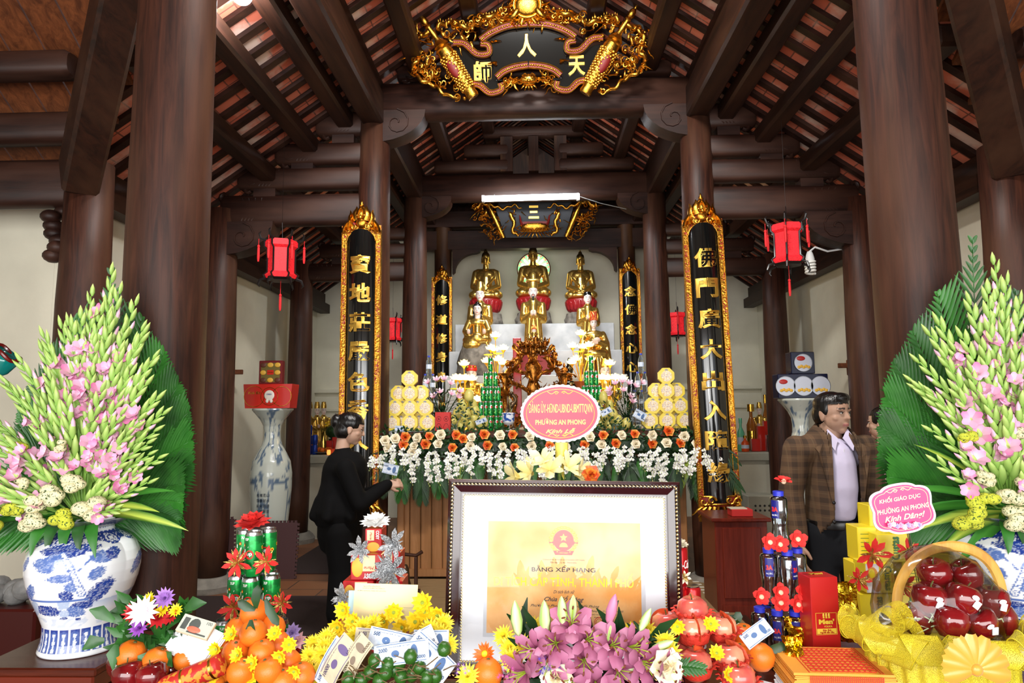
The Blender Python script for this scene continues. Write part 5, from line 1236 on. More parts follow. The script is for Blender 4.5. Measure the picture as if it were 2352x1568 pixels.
   # lilies
LPC=vcol('lily_petal',.5)
def lilyhead(mb,M,s=1,col=(.70,.22,.38),edge=(.85,.62,.70),openn=1.0,st=1):
 for i in range(6):
  petal(mb,M@Matrix.Rotation(TAU*i/6,4,'Z')@Matrix.Rotation(-.25*openn,4,'X'),.10*s*(1 if i%2 else .95),.042*s*(1 if i%2 else .75),0,-.45,1.3*openn,2,5,.05,col=col,col2=edge,base=.3)
def bouquet(loc,heads,label,base_z=0):
 t=thing('lily_bouquet',label,'bouquet',loc);x0,y0,z0=loc
 g=MB();rs=random.Random(int(abs(x0)*1000))
 for(px,py,a) in heads:
  p=at(px,py,y0-.08);q=V((p.x-x0,-.08+rs.uniform(-.05,.05),p.z-z0));g.tube(bez((0,0,.05),(q.x*.4,0,q.z*.6),q,6),.0035,5)
 for _ in range(150):
  z=rs.uniform(.05,.36);a=rs.uniform(0,TAU);r_=rs.uniform(.0,.03+z*.42);P0=V((r_*math.cos(a),r_*math.sin(a)*.5-.02,z));d=V((math.cos(a),math.sin(a)*.5-.4,rs.uniform(-.3,.9))).normalized();L_=rs.uniform(.05,.09)
  g.leaf([P0,P0+d*L_*.5,P0+d*L_+V((0,0,-.01))],[.006,.024,.002],0)
 g.build('foliage',DGREEN,t)
 for(px,py,a) in heads:
  p=at(px,py,y0-.08);q=V((p.x-x0,-.08,p.z-z0));f=MB();f.col=(1,1,1,1)
  d=V((math.sin(a),-.7,math.cos(a)*.8));lilyhead(f,aim(q,d),.62,(.62,.16,.32),(.92,.78,.84),.8);f.build('lily_flower',LPC,t,ang=180)
 MB().lathe([(.05,0),(.06,.03),(.04,.1)],16).build('holder',DGREEN,t)
 return t
p=at(1015,990,6.34);bouquet((p.x,6.34,ZA),[(984,882,-.3),(1003,876,0),(1020,874,.1),(1034,884,.4),(986,906,-.6),(998,914,-.3),(1010,904,.1),(1036,908,.4),(1050,914,.6),(1056,902,.3),(974,898,-.8)],'bouquet of pink and white lilies left of the mangoes on the altar')
p=at(1440,990,6.34);bouquet((p.x,6.34,ZA),[(1402,898,-.5),(1414,884,-.2),(1432,900,.0),(1444,884,.1),(1458,890,.4),(1448,914,.2),(1452,926,.2),(1472,882,.6),(1404,908,-.6),(1430,880,-.1)],'bouquet of pink and white lilies right of the mangoes on the altar')

# ================================================================ flower garland along the altar front
YG=5.86;gp=at(1240,1000,YG);t=thing('altar_garland','long garland of orange and cream roses, white orchids and palm leaves along the altar front','flower garland',(gp.x,YG,ZA-.05));G0=V((gp.x,YG,ZA-.05))
def gl(px,py,dy=0):return at(px,py,YG+dy)-G0
rs=random.Random(11)
f=MB()
for _ in range(1500):
 px=rs.uniform(868,1655);py=rs.uniform(983,1058)+(max(0,px-1600)*.3);P0=gl(px,py,rs.uniform(-.0,.1));d=V((rs.uniform(-1,1),rs.uniform(-1,0),rs.uniform(-.7,1))).normalized();L_=rs.uniform(.03,.06)
 f.leaf([P0,P0+d*L_*.5,P0+d*L_],[.004,.022,.002],0,up=(0,-1,.3))
f.build('small_leaves',DGREEN,t,kind='stuff')
f=MB();f.box(tuple(gl(1250,1025,.10)),(2.5,.07,.14),bev=.03);f.build('foam_base',DGREEN,t)
f=MB()
for i in range(46):
 A=gl(870+i*17.3,1040,.06);B=A+V((rs.uniform(-.12,.12),rs.uniform(-.04,.02),-rs.uniform(.26,.36)));frond(f,[A,A.lerp(B,.5)+V((0,-.02,0)),B],.11,14,.013,0,.5,ang=.6,side=(0,-1,.1))
f.build('hanging_fern',DGREEN,t,kind='stuff')
OR_=[(931,1003),(927,1022),(986,1002),(977,1020),(1049,999),(1063,1008),(1040,1028),(1112,998),(1120,1022),(1178,998),(1182,1028),(1263,1024),(1342,1022),(1414,1018),(1497,1018),(1458,997),(1535,990),(1562,1018),(1386,1000),(1300,1000)]
WH_=[(893,1030),(908,1008),(960,1006),(952,1024),(948,1038),(1012,998),(1007,1020),(1080,1024),(1084,1005),(1148,1000),(1154,1026),(1216,1003),(1222,1024),(1300,1026),(1382,1022),(1427,1000),(1460,1020),(1497,1000),(1531,1018),(1572,1002),(1600,1018),(1355,1004),(885,1012)]
def rose(mb,M,s,mi=0):
 flower(mb,M,[(3,.022*s,.02*s,.05,-.6,.5),(4,.026*s,.026*s,.25,-.4,.5),(5,.03*s,.034*s,.6,.3,.35),(6,.034*s,.04*s,1.0,.6,.25)],mi,nx=2,ny=3)
RO=[]
for nm,m_ in(('orange_rose',ORANGEP),('cream_rose',CREAMP)):
 b=MB();rose(b,Matrix(),1.0);o=b.build(nm,m_,t,ang=180);RO.append(o)
for lst,k in((OR_,0),(WH_,1)):
 for i,(px,py) in enumerate(lst):
  P0=gl(px,py,-.035);e=V((rs.uniform(-.35,.35),-1,rs.uniform(0,.55))).to_track_quat('Z','Y').to_euler();s_=rs.uniform(1.25,1.6)
  if i==0:o=RO[k]
  else:o=RO[k].copy();COL.objects.link(o)
  o.location=P0;o.rotation_euler=e;o.scale=(s_,)*3
def floret(mb,P0,d,s):flower(mb,aim(P0,d),[(3,.016*s,.011*s,1.15,.3,.2),(2,.018*s,.018*s,1.1,.3,.2)],0,nx=1,ny=2,jit=.3);mb.ell(P0+V(d)*.003*s,.003*s,1,6,4)
rs2=random.Random(4)
for i in range(40):
 px=862+i*20.3;b=MB();px+=rs2.uniform(-5,5);top=1034+rs2.uniform(-8,10);ln=rs2.uniform(40,74);dx=rs2.uniform(-12,12)
 n=int(ln/5.5)
 if px<880:top,ln,n=1046,34,7
 pts=[gl(px+dx*q,top+ln*q,-.05-.05*math.sin(q*2.4)) for q in[j/n for j in range(n+1)]]
 b.tube(pts,.0018,4,1)
 for j in range(n-1):
  for _ in range(2):floret(b,pts[j]+V((rs2.uniform(-.024,.024),rs2.uniform(-.03,.0),rs2.uniform(-.012,.012))),(rs2.uniform(-.5,.5),-1,rs2.uniform(-.3,.5)),1.35)
 for j in range(n-2,n+1):b.ell(pts[j]+V((rs2.uniform(-.01,.01),-.01,0)),(.005,.005,.008),1,6,5)
 b.build('orchid_spray',[WHITEP,mat('orchid_bud','c9d98a',.5)],t,ang=180)
for i in range(30):
 px=885+i*25+rs2.uniform(-8,8);b=MB();ln=rs2.uniform(70,100);dx=rs2.uniform(-16,16);w_=rs2.uniform(.05,.075)
 pts=[gl(px+dx*q,1052+ln*q,.02-.05*math.sin(q*2.2)) for q in[j/6 for j in range(7)]];y_=i%3==1
 b.leaf(pts,[w_*k for k in(.3,.8,1,1,.8,.45,.03)],0,up=(0,-1,.1),fold=.3,col=(.02,.10,.012,1),col2=(.36,.48,.05,1) if y_ else(.03,.16,.015,1));b.build('broad_leaf',LEAFM,t,ang=180)
for i,(px,ang_,L_) in enumerate([(905,-.35,.30),(935,-.1,.34),(968,.05,.36),(1000,.2,.3),(1550,-.1,.3),(1590,.2,.36),(1640,.45,.36),(880,-.7,.28),(1500,0,.3),(1080,.0,.26),(1200,.1,.26),(1350,.0,.26),(1440,.1,.28)]):
 b=MB();A=gl(px,1045,.03);B=A+V((math.sin(ang_)*L_,-.05,-math.cos(ang_)*L_));frond(b,[A,A.lerp(B,.35)+V((0,-.04,.02)),A.lerp(B,.7)+V((0,-.03,.0)),B],.15,20,.011,0,.5,ang=.6,side=(0,-1,.1));b.build('palm_frond',GREEN if i%2 else DGREEN,t,ang=180)
for A,B in((gl(1590,1020),gl(1700,1120,-.1)),(gl(1600,1010),gl(1690,1060,-.08)),(gl(900,1035),gl(855,1090,-.05))):
 b=MB();frond(b,[A,A.lerp(B,.35)+V((0,-.03,.05)),A.lerp(B,.7)+V((0,-.03,.04)),B],.14,20,.012,0,.7,ang=.6);b.build('palm_frond',DGREEN,t,ang=180)

 # ================================================================ side bays
VASEP=vcol('old_vase_glaze',.22,coat=.35)
def bigvase(px,y,label,mirror=1,pyl=938):
 sc=F/y*1.0;p=at(px,pyl,y);H=p.z;prof_px=[(45,0),(46,3),(38,12),(27,25),(20,38),(18,52),(19,66),(23,80),(33,97),(42,115),(46,140),(46,170),(43,210),(39,250),(36,290),(36,320),(39,345)]
 k=1/sc;prof=[(r*k,H-d*H/345) for r,d in prof_px][::-1]
 # finer profile
 pr=[]
 for i in range(len(prof)-1):
  for q in range(5):a=q/5;pr.append((lerp(prof[i][0],prof[i+1][0],a),lerp(prof[i][1],prof[i+1][1],a)))
 pr.append(prof[-1]);base=(.50,.53,.47);blue=(.10,.15,.22)
 def cf(a,z):
  t_=z/H;n1=noise.noise(V((math.cos(a)*3,math.sin(a)*3,z*7)));n2=noise.noise(V((math.cos(a)*9,math.sin(a)*9,z*22)))
  fr=(a+PI/2+PI)%(TAU/4)/(TAU/4)-.5
  if .02<t_<.60:
   w_=.33+.0*t_
   if t_>.13 and t_<.53 and abs(fr)<.30*(1 if t_<.5 else .6):return(*base,1)
   if t_>.11 and t_<.56 and abs(fr)<.36:return(*blue,1) if n2>-.25 else(*base,1)
  if n1+n2*.7>.16 and t_>.08:q=min(1,(n1+n2*.7-.16)*5);return tuple(base[i]*(1-q)+blue[i]*q for i in range(3))+(1,)
  return(*base,1)
 t=thing('tall_vase',label,'vase',(p.x,y,0));m=MB();m.col=(1,1,1,1);m.lathe(pr,96,colf=cf);m.build('vase_body',VASEP,t,ang=180)
 x=MB();r_=45*k
 for c in range(5):
  x.text('春風得意萬里'[:6-(c%2)] if c%2 else '福祿壽康寧安',T(),h=.05,depth=.001,fn=None) if 0 else None
 cols_=['山水清音','花好月圓','福壽安康','松鶴延年']
 for c,s_ in enumerate(cols_):
  for r2,ch in enumerate(s_+s_[:2]):
   X0=(1.5-c)*.032;Z0=H*.47-r2*.05;x.text(ch,Matrix(),h=.03,w=.026,depth=.001,bold=.01,fn=lambda X,Y,Z_:((r_+.004+Z_)*math.sin((X+X0)/r_),-(r_+.004+Z_)*math.cos((X+X0)/r_),Y+Z0))
 x.build('painted_characters',mat('ink_blue','1f2c3a',.4),t)
 return t,p.x,H
t,vx,vh=bigvase(627,6.75,'tall old porcelain vase with painted panel on the left, carrying red biscuit boxes')
t2,vx2,vh2=bigvase(1836,6.4,'tall old porcelain vase on the right behind the man, carrying dark blue boxes',pyl=915)
FOIL=mat('red_foil','c42418',.3,coat=.4)
t=thing('biscuit_box','wide red box with round windows lying on the left tall vase','box',(vx,6.72,vh+.003));W=.48
m=MB();m.prism([(-W/2+.02,0),(W/2-.02,0),(W/2,.22),(W/2-.0,.235),(-W/2,.235),(-W/2,.22)],.2,M=T(0,-.12,0));m.build('card_body',FOIL,t,smooth=False)
m=MB()
for x,r_ in((-.13,.10),(.02,.085),(.14,.095)):m.tube([(x+r_*math.cos(a),-.123,.115+r_*math.sin(a)) for a in[TAU*i/32 for i in range(32)]],.003,5,closed=True)
m.build('gold_ring',GOLDB,t);m=MB();m.ell((.02,-.125,.125),(.05,.006,.05),0,16,8);m.ell((.0,-.127,.07),(.015,.006,.02),0,10,6);m.ell((.04,-.127,.07),(.015,.006,.02),0,10,6);m.build('paper_teddy_plate',mat('cream_print','e2d8cc',.4),t)
m=MB();m.text('Kinh Đô',T(-.13,-.123,.15)@FRONT,w=.12,depth=.002,shear=.2,bold=.01);m.build('gilt_lettering',GOLDB,t)
m=MB();m.text('OREO',T(.02,-.133,.135)@FRONT,w=.05,depth=.001,bold=.02);m.build('lettering',mat('blue_print','25408a',.4),t)
t=thing('biscuit_box','square dark red box of golden biscuits standing on the wide red box','box',(vx-.01,6.72,vh+.24));m=MB();m.box((0,0,.117),(.235,.07,.234),bev=.006);m.build('card_body',mat('deep_red_card','6a1015',.4),t,smooth=False)
m=MB();m.box((0,-.036,.115),(.19,.002,.19));m.build('inner_panel',mat('olive_print','6a5a20',.5),t)
for i in range(9):
 if i==4:continue
 q=MB();x,z=(i%3-1)*.072,.04+(i//3)*.075;q.ell((0,0,0),(.03,.006,.024),0,14,8);q.build('biscuit',mat('biscuit_gold','d8a83a',.5) if i not in(0,2,6) else mat('biscuit_choc','5a2a18',.5),t,loc=(x,-.040,z))
m=MB();m.box((0,-.038,.117),(.065,.003,.045));m.text('DANISA',T(0,-.041,.117)@FRONT,w=.055,depth=.001,mi=1,bold=.02);m.build('brand_panel',[FOIL,GOLDB],t)
NAVY=mat('navy_card','0d1230',.25,coat=.4)
def platebox(loc,W,H,circles,label,rz=0):
 t=thing('plate_gift_box',label,'box',loc,rz,'dark blue gift boxes on the right tall vase');m=MB();m.box((0,.06,H/2),(W,.14,H),bev=.005);m.build('card_body',NAVY,t,smooth=False)
 for x,k in circles:
  q=MB();q.cyl((0,0,0),(0,-.004,0),H*.40,n=28,mi=0);q.tube([(H*.40*math.cos(a),-.005,H*.40*math.sin(a)) for a in[TAU*i/28 for i in range(28)]],.003,5,1,closed=True)
  if k:q.ell((-.02,-.006,.04),(.04,.004,.022),2,12,6);
  for i in range(5):q.ell((-.04+.022*i,-.006,-.04+.008*(i%2)),(.016,.004,.014),3,8,6)
  q.build('printed_plate',[mat('plate_print','c4c8d4',.25,metal=.2),ALU,mat('red_badge','a8201c',.4),mat('biscuit_gold')],t,loc=(x,-.012,H/2))
 return t
platebox((vx2+.01,6.33,vh2+.003),.455,.22,[(-.16,1),(.0,0),(.155,0)],'wide dark blue gift box with three round plates, lying on the right tall vase')
platebox((vx2+.03,6.36,vh2+.227),.215,.20,[(0,1)],'small dark blue gift box with one round plate on top of the wide one')
# side altars
CONC=mat('pale_concrete','a9a797',.7,var=.08,scale=8)
for s,side in((-1,'left'),(1,'right')):
 t=thing('side_altar',f'pale concrete altar table in the {side} bay holding statues and bottles','altar',(s*2.78,9.0,0))
 MB().box((0,0,.95),(.9,1.5,.10),bev=.01).build('table_slab',CONC,t,smooth=False)
 MB().box((-s*.02,0,.45),(.76,1.35,.90)).build('pedestal',CREAM,t,smooth=False)
 m=MB();m.box((-s*.405,-.60,.45),(.05,.16,.9));m.box((-s*.405,.3,.45),(.05,.16,.9));m.build('pilaster',CREAM,t,smooth=False)
ZS=1.003
for px,lb,yy in((712,'left',8.72),(729,'middle',8.95),(744,'right',9.2)):
 zt=at(px,917,yy).z;o=official((at(px,917,yy).x,yy,ZS),zt-ZS,f'golden side altar mandarin with tall gold hat, {lb} of three on the left side altar','cap',rz=.5,name='mandarin_statue');o.scale=(.7,.7,1)
CB=mat('can_blue','1c3fa0',.3,metal=.4)
k_=0
for zz in(0,1,2):
 for dx in(0,.07):
  if zz==2 and dx:continue
  k_+=1;p=at(712,1030,8.42);m=MB();m.lathe([(.028,0),(.033,.008),(.033,.105),(.026,.118),(0,.116)],14);m.build('blue_can',CB,label=f'blue can, {"left" if not dx else "right"} in the {["bottom", "second", "top"][zz]} layer on the left side altar',cat='can',group='blue cans on the left side altar',loc=(p.x+dx-.01,8.42,ZS+zz*.12))
p=at(742,1035,8.5);t=thing('fruit_bowl','shallow dish of small oranges on the left side altar','dish',(p.x,8.5,ZS));MB().lathe([(.06,0),(.13,.02),(.135,.03),(.05,.015)],20).build('dish',TRAY,t)
for i in range(5):
 m=MB();m.ell((0,0,0),(.035,.035,.032),0,12,8);m.build('orange',mat('orange_peel','e8761c',.42,bump=.1,bscale=300),label=['leftmost','second','middle','fourth','rightmost'][i]+' small orange in the dish on the left side altar',cat='orange',group='oranges in the side altar dish',loc=(p.x+(i-2)*.05,8.46+.06*(i%2),ZS+.052))
for i,(px,w_,h_,yy) in enumerate([(757,.07,.16,8.62),(771,.08,.2,8.7),(766,.10,.07,8.44)]):
 p=at(px,1030,yy);m=MB();m.box((0,0,h_/2),(w_,.06,h_),bev=.004);m.build('red_packet',FOIL,label=['slim','tall','low wide'][i]+' red packet on the left side altar behind the woman in black',cat='packet',loc=(p.x,yy,ZS))
p=at(757,1030,8.35);m=MB();m.lathe([(.02,0),(.025,.03),(.02,.06)],12);m.build('candle_cup',mat('candle_glow','ff8a50',.4,emit='ff9040',est=1.5),label='small glowing red candle cup on the left side altar',cat='candle',loc=(p.x,8.32,ZS))
p=at(770,1000,9.1);t=thing('flower_pot','pot of small yellow flowers on the left side altar','plant',(p.x,9.1,ZS));MB().lathe([(.06,0),(.09,.16),(.07,.17)],16).build('pot',mat('dark_pot','3a2a22',.5),t)
m=MB()
for _ in range(70):a,e=U(0,TAU),U(0,1.4);P0=V((.15*math.cos(a)*math.sin(e),.15*math.sin(a)*math.sin(e),.3+.13*math.cos(e)));m.ell(P0,(.016,.016,.014),0,7,5)
m.build('yellow_blossom',mat('yellow_flower','e8c010',.5),t);m=MB();m.ell((0,0,.26),(.13,.13,.10),0,12,8);m.build('foliage',DGREEN,t)
# right side altar bottles
WHI=mat('amber_spirit','9a5a1c',.08,coat=.5)
for i,(px,top,kind,yy) in enumerate([(1703,960,'g',8.55),(1728,928,'w',8.7),(1748,918,'s',8.9),(1762,906,'w2',9.1),(1712,1000,'o',8.4)]):
 zt=at(px,top,yy).z-ZS;p=at(px,1030,yy);t=thing('spirit_bottle' if kind!='s' else 'mandarin_statue',{'g':'pale green bottle beside the right couplet board on the side altar','w':'amber bottle with broad gold cap on the right side altar','w2':'amber bottle with gold cap, tallest on the right side altar','o':'small orange juice bottle in front on the right side altar','s':''}[kind],'bottle',(p.x,yy,ZS)) if kind!='s' else None
 if kind=='s':o=official((p.x,yy,ZS),zt,'golden mandarin with tall gold hat among the bottles on the right side altar','cap',rz=-.5,name='mandarin_statue');o.scale=(.7,.7,1);continue
 bm={'g':mat('green_glass','6ac8a0',.15,coat=.4),'w':WHI,'w2':WHI,'o':mat('orange_drink','d8501c',.2)}[kind];r_=.045 if kind!='w' else .06
 MB().lathe([(r_*.9,0),(r_,.01),(r_,zt*.55),(r_*.35,zt*.72),(r_*.35,zt*.86)],18).build('bottle_body',bm,t,ang=50);MB().lathe([(r_*.45 if kind!='w' else r_*.7,zt*.84),(r_*.45 if kind!='w' else r_*.7,zt),(0,zt)],16).build('cap',GOLDB if kind!='g' else bm,t,ang=50)
 MB().lathe([(r_*1.02,zt*.2),(r_*1.02,zt*.42)],18).build('paper_label',LABW if kind!='w' else GOLDB,t)
for i,(px,w_,h_,yy) in enumerate([(1736,.1,.15,8.45),(1750,.09,.3,8.5),(1764,.09,.36,8.62),(1766,.05,.2,8.36)]):
 p=at(px,1040,yy);m=MB();m.box((0,0,h_/2),(w_,.07,h_),bev=.004);m.build('red_packet',FOIL if i<3 else ALU,label=['lowest red packet','middle red packet','tallest red packet','small silvery packet'][i]+' in front of the bottles on the right side altar',cat='packet',loc=(p.x,yy,ZS))
t=thing('white_cabinet','pale metal box with round holes under the right side altar','box',(at(1730,1180,8.1).x,7.9,0));MB().box((0,0,.28),(.32,.3,.56),bev=.01).build('box_body',CONC,t,smooth=False)
m=MB();[m.cyl((-.08+.05*i,-.151,.40+.05*j),(-.08+.05*i,-.154,.40+.05*j),.012,n=10) for i in range(4) for j in range(2)];m.build('vent_hole',mat('dark_hole','2a2a2a',.8),t)
# red-brown cabinet on the right
CAB=wood('cabinet_cherry','541a10','70281a',axis=2,rough=.25)
c0=at(1640,1190,5.0);zc=c0.z;t=thing('wooden_cabinet','red-brown polished wooden cabinet below the right couplet board','cabinet',(c0.x+.19,5.0,0))
MB().box((0,.2,zc/2-.01),(.37,.38,zc-.03),bev=.005).build('body',CAB,t,smooth=False);MB().box((0,.2,zc-.012),(.42,.43,.026),bev=.006).build('top',CAB,t)
m=MB();m.box((0,.003,zc*.58),(.27,.012,zc*.66),bev=.004);m.build('door',CAB,t);m=MB();m.box((0,.003,zc*.12),(.3,.012,.1),bev=.004);m.build('drawer',CAB,t)
t=thing('red_book_box','small flat red box lying on the polished wooden cabinet','box',(c0.x+.22,5.12,zc+.002));MB().box((0,0,.025),(.15,.12,.05),bev=.003).build('card_body',mat('red_card'),t);MB().box((-.02,0,.053),(.12,.09,.006)).build('paper_sheet',mat('pale_paper','c8c0a8',.6),t)
# foam mats leaning, mats on the floor, bell on stand
FOAM=mat('brown_foam','45292a',.85,bump=.4,bscale=300)
def foam(w_,h_,loc,rot,label):
 pts=[];n=int(w_/.035);n2=int(h_/.035)
 for i in range(n):x=-w_/2+w_*i/n;d=w_/n;pts+=[(x,0),(x+d*.5,0),(x+d*.4,-.02),(x+d*1.0,-.02)][:2] if 0 else[(x,h_),(x+d*.25,h_),(x+d*.15,h_+.018),(x+d*.85,h_+.018),(x+d*.75,h_)]
 pts.append((w_/2,h_))
 for i in range(n2):z=h_-h_*i/n2;d=h_/n2;pts+=[(w_/2,z-d*.25),(w_/2+.018,z-d*.15),(w_/2+.018,z-d*.85),(w_/2,z-d*.75)]
 pts+=[(w_/2,0),(-w_/2,0)];m=MB();m.prism(pts[::-1],.02);o=m.build('foam_mat',FOAM,label=label,cat='mat',loc=loc,smooth=False);o.rotation_euler=rot;return o
p=at(618,1300,6.35);foam(.46,.50,(p.x,p.y,0),(R(-8),0,.05),'brown puzzle-edged foam mat leaning in front of the left tall vase')
p=at(515,1300,6.45);foam(.16,.52,(p.x,p.y,0),(R(-6),0,.5),'narrow brown puzzle-edged foam mat leaning beside the outer left column')
DM=mat('dark_floor_mat','2e1c1a',.9,bump=.5,bscale=120,stretch=(1,6,1),var=.2,scale=80)
slab('floor_mat',-3.2,-1.46,4.75,5.75,0,.012,DM,'dark brown foam mat on the brick floor in front of the brick strip','mat')
slab('floor_mat',-3.2,-1.0,2.9,4.74,0,.012,DM,'dark brown foam mat nearest on the left, under the woman in black','mat')
slab('floor_mat',-2.5,-1.5,6.55,8.2,0,.012,DM,'dark brown foam mat deeper in the left bay behind the brick strip','mat')
p=at(932,1330,5.55);t=thing('bell_stand','bronze bell hanging in a small dark wooden stand in front of the altar','bell stand',(p.x,5.5,.092))
m=MB();[m.box((s*.09,0,.14),(.025,.04,.28),bev=.004) for s in(-1,1)];m.tube([(-.14,0,.32),(-.09,0,.29),(0,0,.30),(.09,0,.29),(.14,0,.32)],.014,8);[m.box((s*.09,0,.01),(.05,.12,.025)) for s in(-1,1)];m.build('wooden_frame',DARK,t)
MB().lathe([(.05,.06),(.052,.07),(.042,.1),(.035,.19),(.02,.22),(0,.225)],20).build('bell',mat('dark_bronze'),t,ang=60)
# doors in the side walls
for s,nm in((-1,1),(1,2)):
 o=tag(MB().box((s*3.215,6.62,1.03),(.06,.75,2.06),bev=.01).build(f'door_{nm}',DARK,smooth=False),kind='structure')
 m=MB();[m.box((s*3.18,6.30+.085*i,1.0),(.02,.02,1.0)) for i in range(8)];m.box((s*3.18,6.62,1.8),(.03,.7,.05));m.box((s*3.18,6.62,.5),(.03,.7,.05));m.build('lattice',PLANK,o,smooth=False)
 m=MB();m.box((s*3.19,7.02,1.92),(.08,.05,.16),bev=.008);m.box((s*3.12,7.02,1.94),(.12,.03,.05),bev=.005);m.build('wooden_bolt',PLANK,o)
 # ================================================================ people
SKIN=vcol('skin_tone',.5,sub=.08);HAIR=mat('black_hair_strands','0c0a0a',.32,bump=.5,bscale=60,stretch=(1,1,.15))
CLOTHB=mat('black_suit_cloth','070708',.85,bump=.1,bscale=200,spec=.15);TROU=mat('charcoal_trousers','15171b',.85,bump=.1,bscale=200,spec=.2)
SHIRT=mat('lavender_shirt','cfc8e2',.7,bump=.15,bscale=25);BELT=mat('belt_leather','0e0c0c',.3);SHOE=mat('black_shoe','0d0c0c',.25)
def plaid():
 m,nt,b=_new('brown_plaid_wool');N=nt.nodes.new;L=nt.links.new
 tc=N('ShaderNodeTexCoord');sp_=N('ShaderNodeSeparateXYZ');L(tc.outputs['Object'],sp_.inputs[0])
 def band(out,f,w_,ph=0):
  a=N('ShaderNodeMath');a.operation='MULTIPLY_ADD';L(out,a.inputs[0]);a.inputs[1].default_value=f;a.inputs[2].default_value=ph
  b_=N('ShaderNodeMath');b_.operation='FRACT';L(a.outputs[0],b_.inputs[0]);c=N('ShaderNodeMath');c.operation='LESS_THAN';L(b_.outputs[0],c.inputs[0]);c.inputs[1].default_value=w_;return c.outputs[0]
 s_=N('ShaderNodeMath');s_.operation='ADD';L(band(sp_.outputs[0],16,.42),s_.inputs[0]);L(band(sp_.outputs[2],16,.42),s_.inputs[1])
 th=N('ShaderNodeMath');th.operation='ADD';L(band(sp_.outputs[0],16,.06,.25),th.inputs[0]);L(band(sp_.outputs[2],16,.06,.25),th.inputs[1])
 r=N('ShaderNodeMapRange');L(s_.outputs[0],r.inputs[0]);r.inputs[2].default_value=2
 m1=N('ShaderNodeMix');m1.data_type='RGBA';L(r.outputs[0],m1.inputs[0]);m1.inputs[6].default_value=srgb('5e4630');m1.inputs[7].default_value=srgb('3c2c1f')
 m2=N('ShaderNodeMix');m2.data_type='RGBA';q=N('ShaderNodeMath');q.operation='MULTIPLY';q.inputs[1].default_value=.35;L(th.outputs[0],q.inputs[0]);L(q.outputs[0],m2.inputs[0]);L(m1.outputs[2],m2.inputs[6]);m2.inputs[7].default_value=srgb('6e5a40')
 L(m2.outputs[2],b.inputs['Base Color']);b.inputs['Roughness'].default_value=.9;return m
PLAID=plaid()
def hand_prims(w_,d,up,s=1,curl_=.5,side=1,thumb=1):
 """w_ wrist, d direction of the fingers, up back-of-hand normal"""
 w_,d,up=V(w_),V(d).normalized(),V(up).normalized();a=d.cross(up).normalized()*side;up=a.cross(d).normalized()*side
 P=[('c',w_-d*.02*s,w_+d*.02*s,.024*s,.026*s,.75,up[:])]
 for i in range(4):
  o=(i-1.5)*.019*s;P.append(('c',w_+d*.015*s+a*o*.7,w_+d*.085*s+a*o,.014*s,.0115*s))
  L_=[.068,.078,.072,.055][i]*s;b0=w_+d*.088*s+a*o;c1=curl_*1.0;d1=(d*math.cos(c1)-up*math.sin(c1));b1=b0+d1*L_*.45;c2=curl_*2.0;d2=(d*math.cos(c2)-up*math.sin(c2));b2=b1+d2*L_*.32;c3=curl_*2.8;d3=(d*math.cos(c3)-up*math.sin(c3));b3=b2+d3*L_*.23
  P+=[('c',b0,b1,.0093*s,.0085*s),('c',b1,b2,.0085*s,.0078*s),('c',b2,b3,.0078*s,.0065*s)]
 t0=w_+d*.025*s-a*.026*s-up*.006*s;t1=t0+(d*.7-a*.6-up*.3).normalized()*.036*s;t2=t1+(d*.9-a*.15-up*.4).normalized()*.03*s
 P+=[('c',t0,t1,.013*s,.0105*s),('c',t1,t2,.010*s,.008*s)]
 return P
def skinc(c):return lambda p:(*c,1)
def face(parent,c,h,yaw,hairline,skin,hairf=None,tilt=0):
 """head with its features, turned by yaw about the neck; own child objects"""
 M_=Matrix.Translation(V(c))@Matrix.Rotation(yaw,4,'Z')@Matrix.Rotation(tilt,4,'X')
 e=bpy.data.objects.new('head_turn',None)
 bpy.data.objects.remove(e)
 P=headprims((0,0,0),h)
 P+=[('e',(-.17*h,-.2*h,-.1*h),(.10*h,.09*h,.09*h)),('e',(.17*h,-.2*h,-.1*h),(.10*h,.09*h,.09*h)),('e',(0,-.36*h,-.105*h),(.06*h,.04*h,.03*h)),('e',(-.33*h,.04*h,-.02*h),(.03*h,.075*h,.12*h)),('e',(.33*h,.04*h,-.02*h),(.03*h,.075*h,.12*h))]
 vs,fs=fuse(P,h*.022,2);vs=np.array(vs)
 def cf(p):
  x,y,z=p/h
  if y<-.2:
   if abs(z+.255-.15*x*x)<.03 and abs(x)<.095:return(.42,.16,.14,1)
   if .095-.25*(abs(x)-.14)**2*8<z<.125 and .05<abs(x)<.21:return(.03,.02,.018,1)
   if abs(z-.045)<.007 and .06<abs(x)<.19:return(.08,.04,.03,1)
  return(*skin,1)
 mb=MB();mb.col=(1,1,1,1);mb.add(vs,fs,cols=[cf(p) for p in vs],M=M_);o=mb.build('head',SKIN,parent,ang=180)
 m=MB();m.M=M_
 for s in(-1,1):
  m.ell((s*.125*h,-.315*h,.012*h),(.052*h,.03*h,.021*h),0,12,8);m.ell((s*.125*h,-.341*h,.012*h),(.021*h,.008*h,.02*h),1,10,6)
  m.tube([(s*.065*h,-.335*h,.018*h),(s*.125*h,-.352*h,.038*h),(s*.185*h,-.318*h,.02*h)],.007*h,5,2)
 m.build('eye',[mat('eye_white'),mat('pupil'),mat('lash','140d0b',.5)],parent)
 return M_
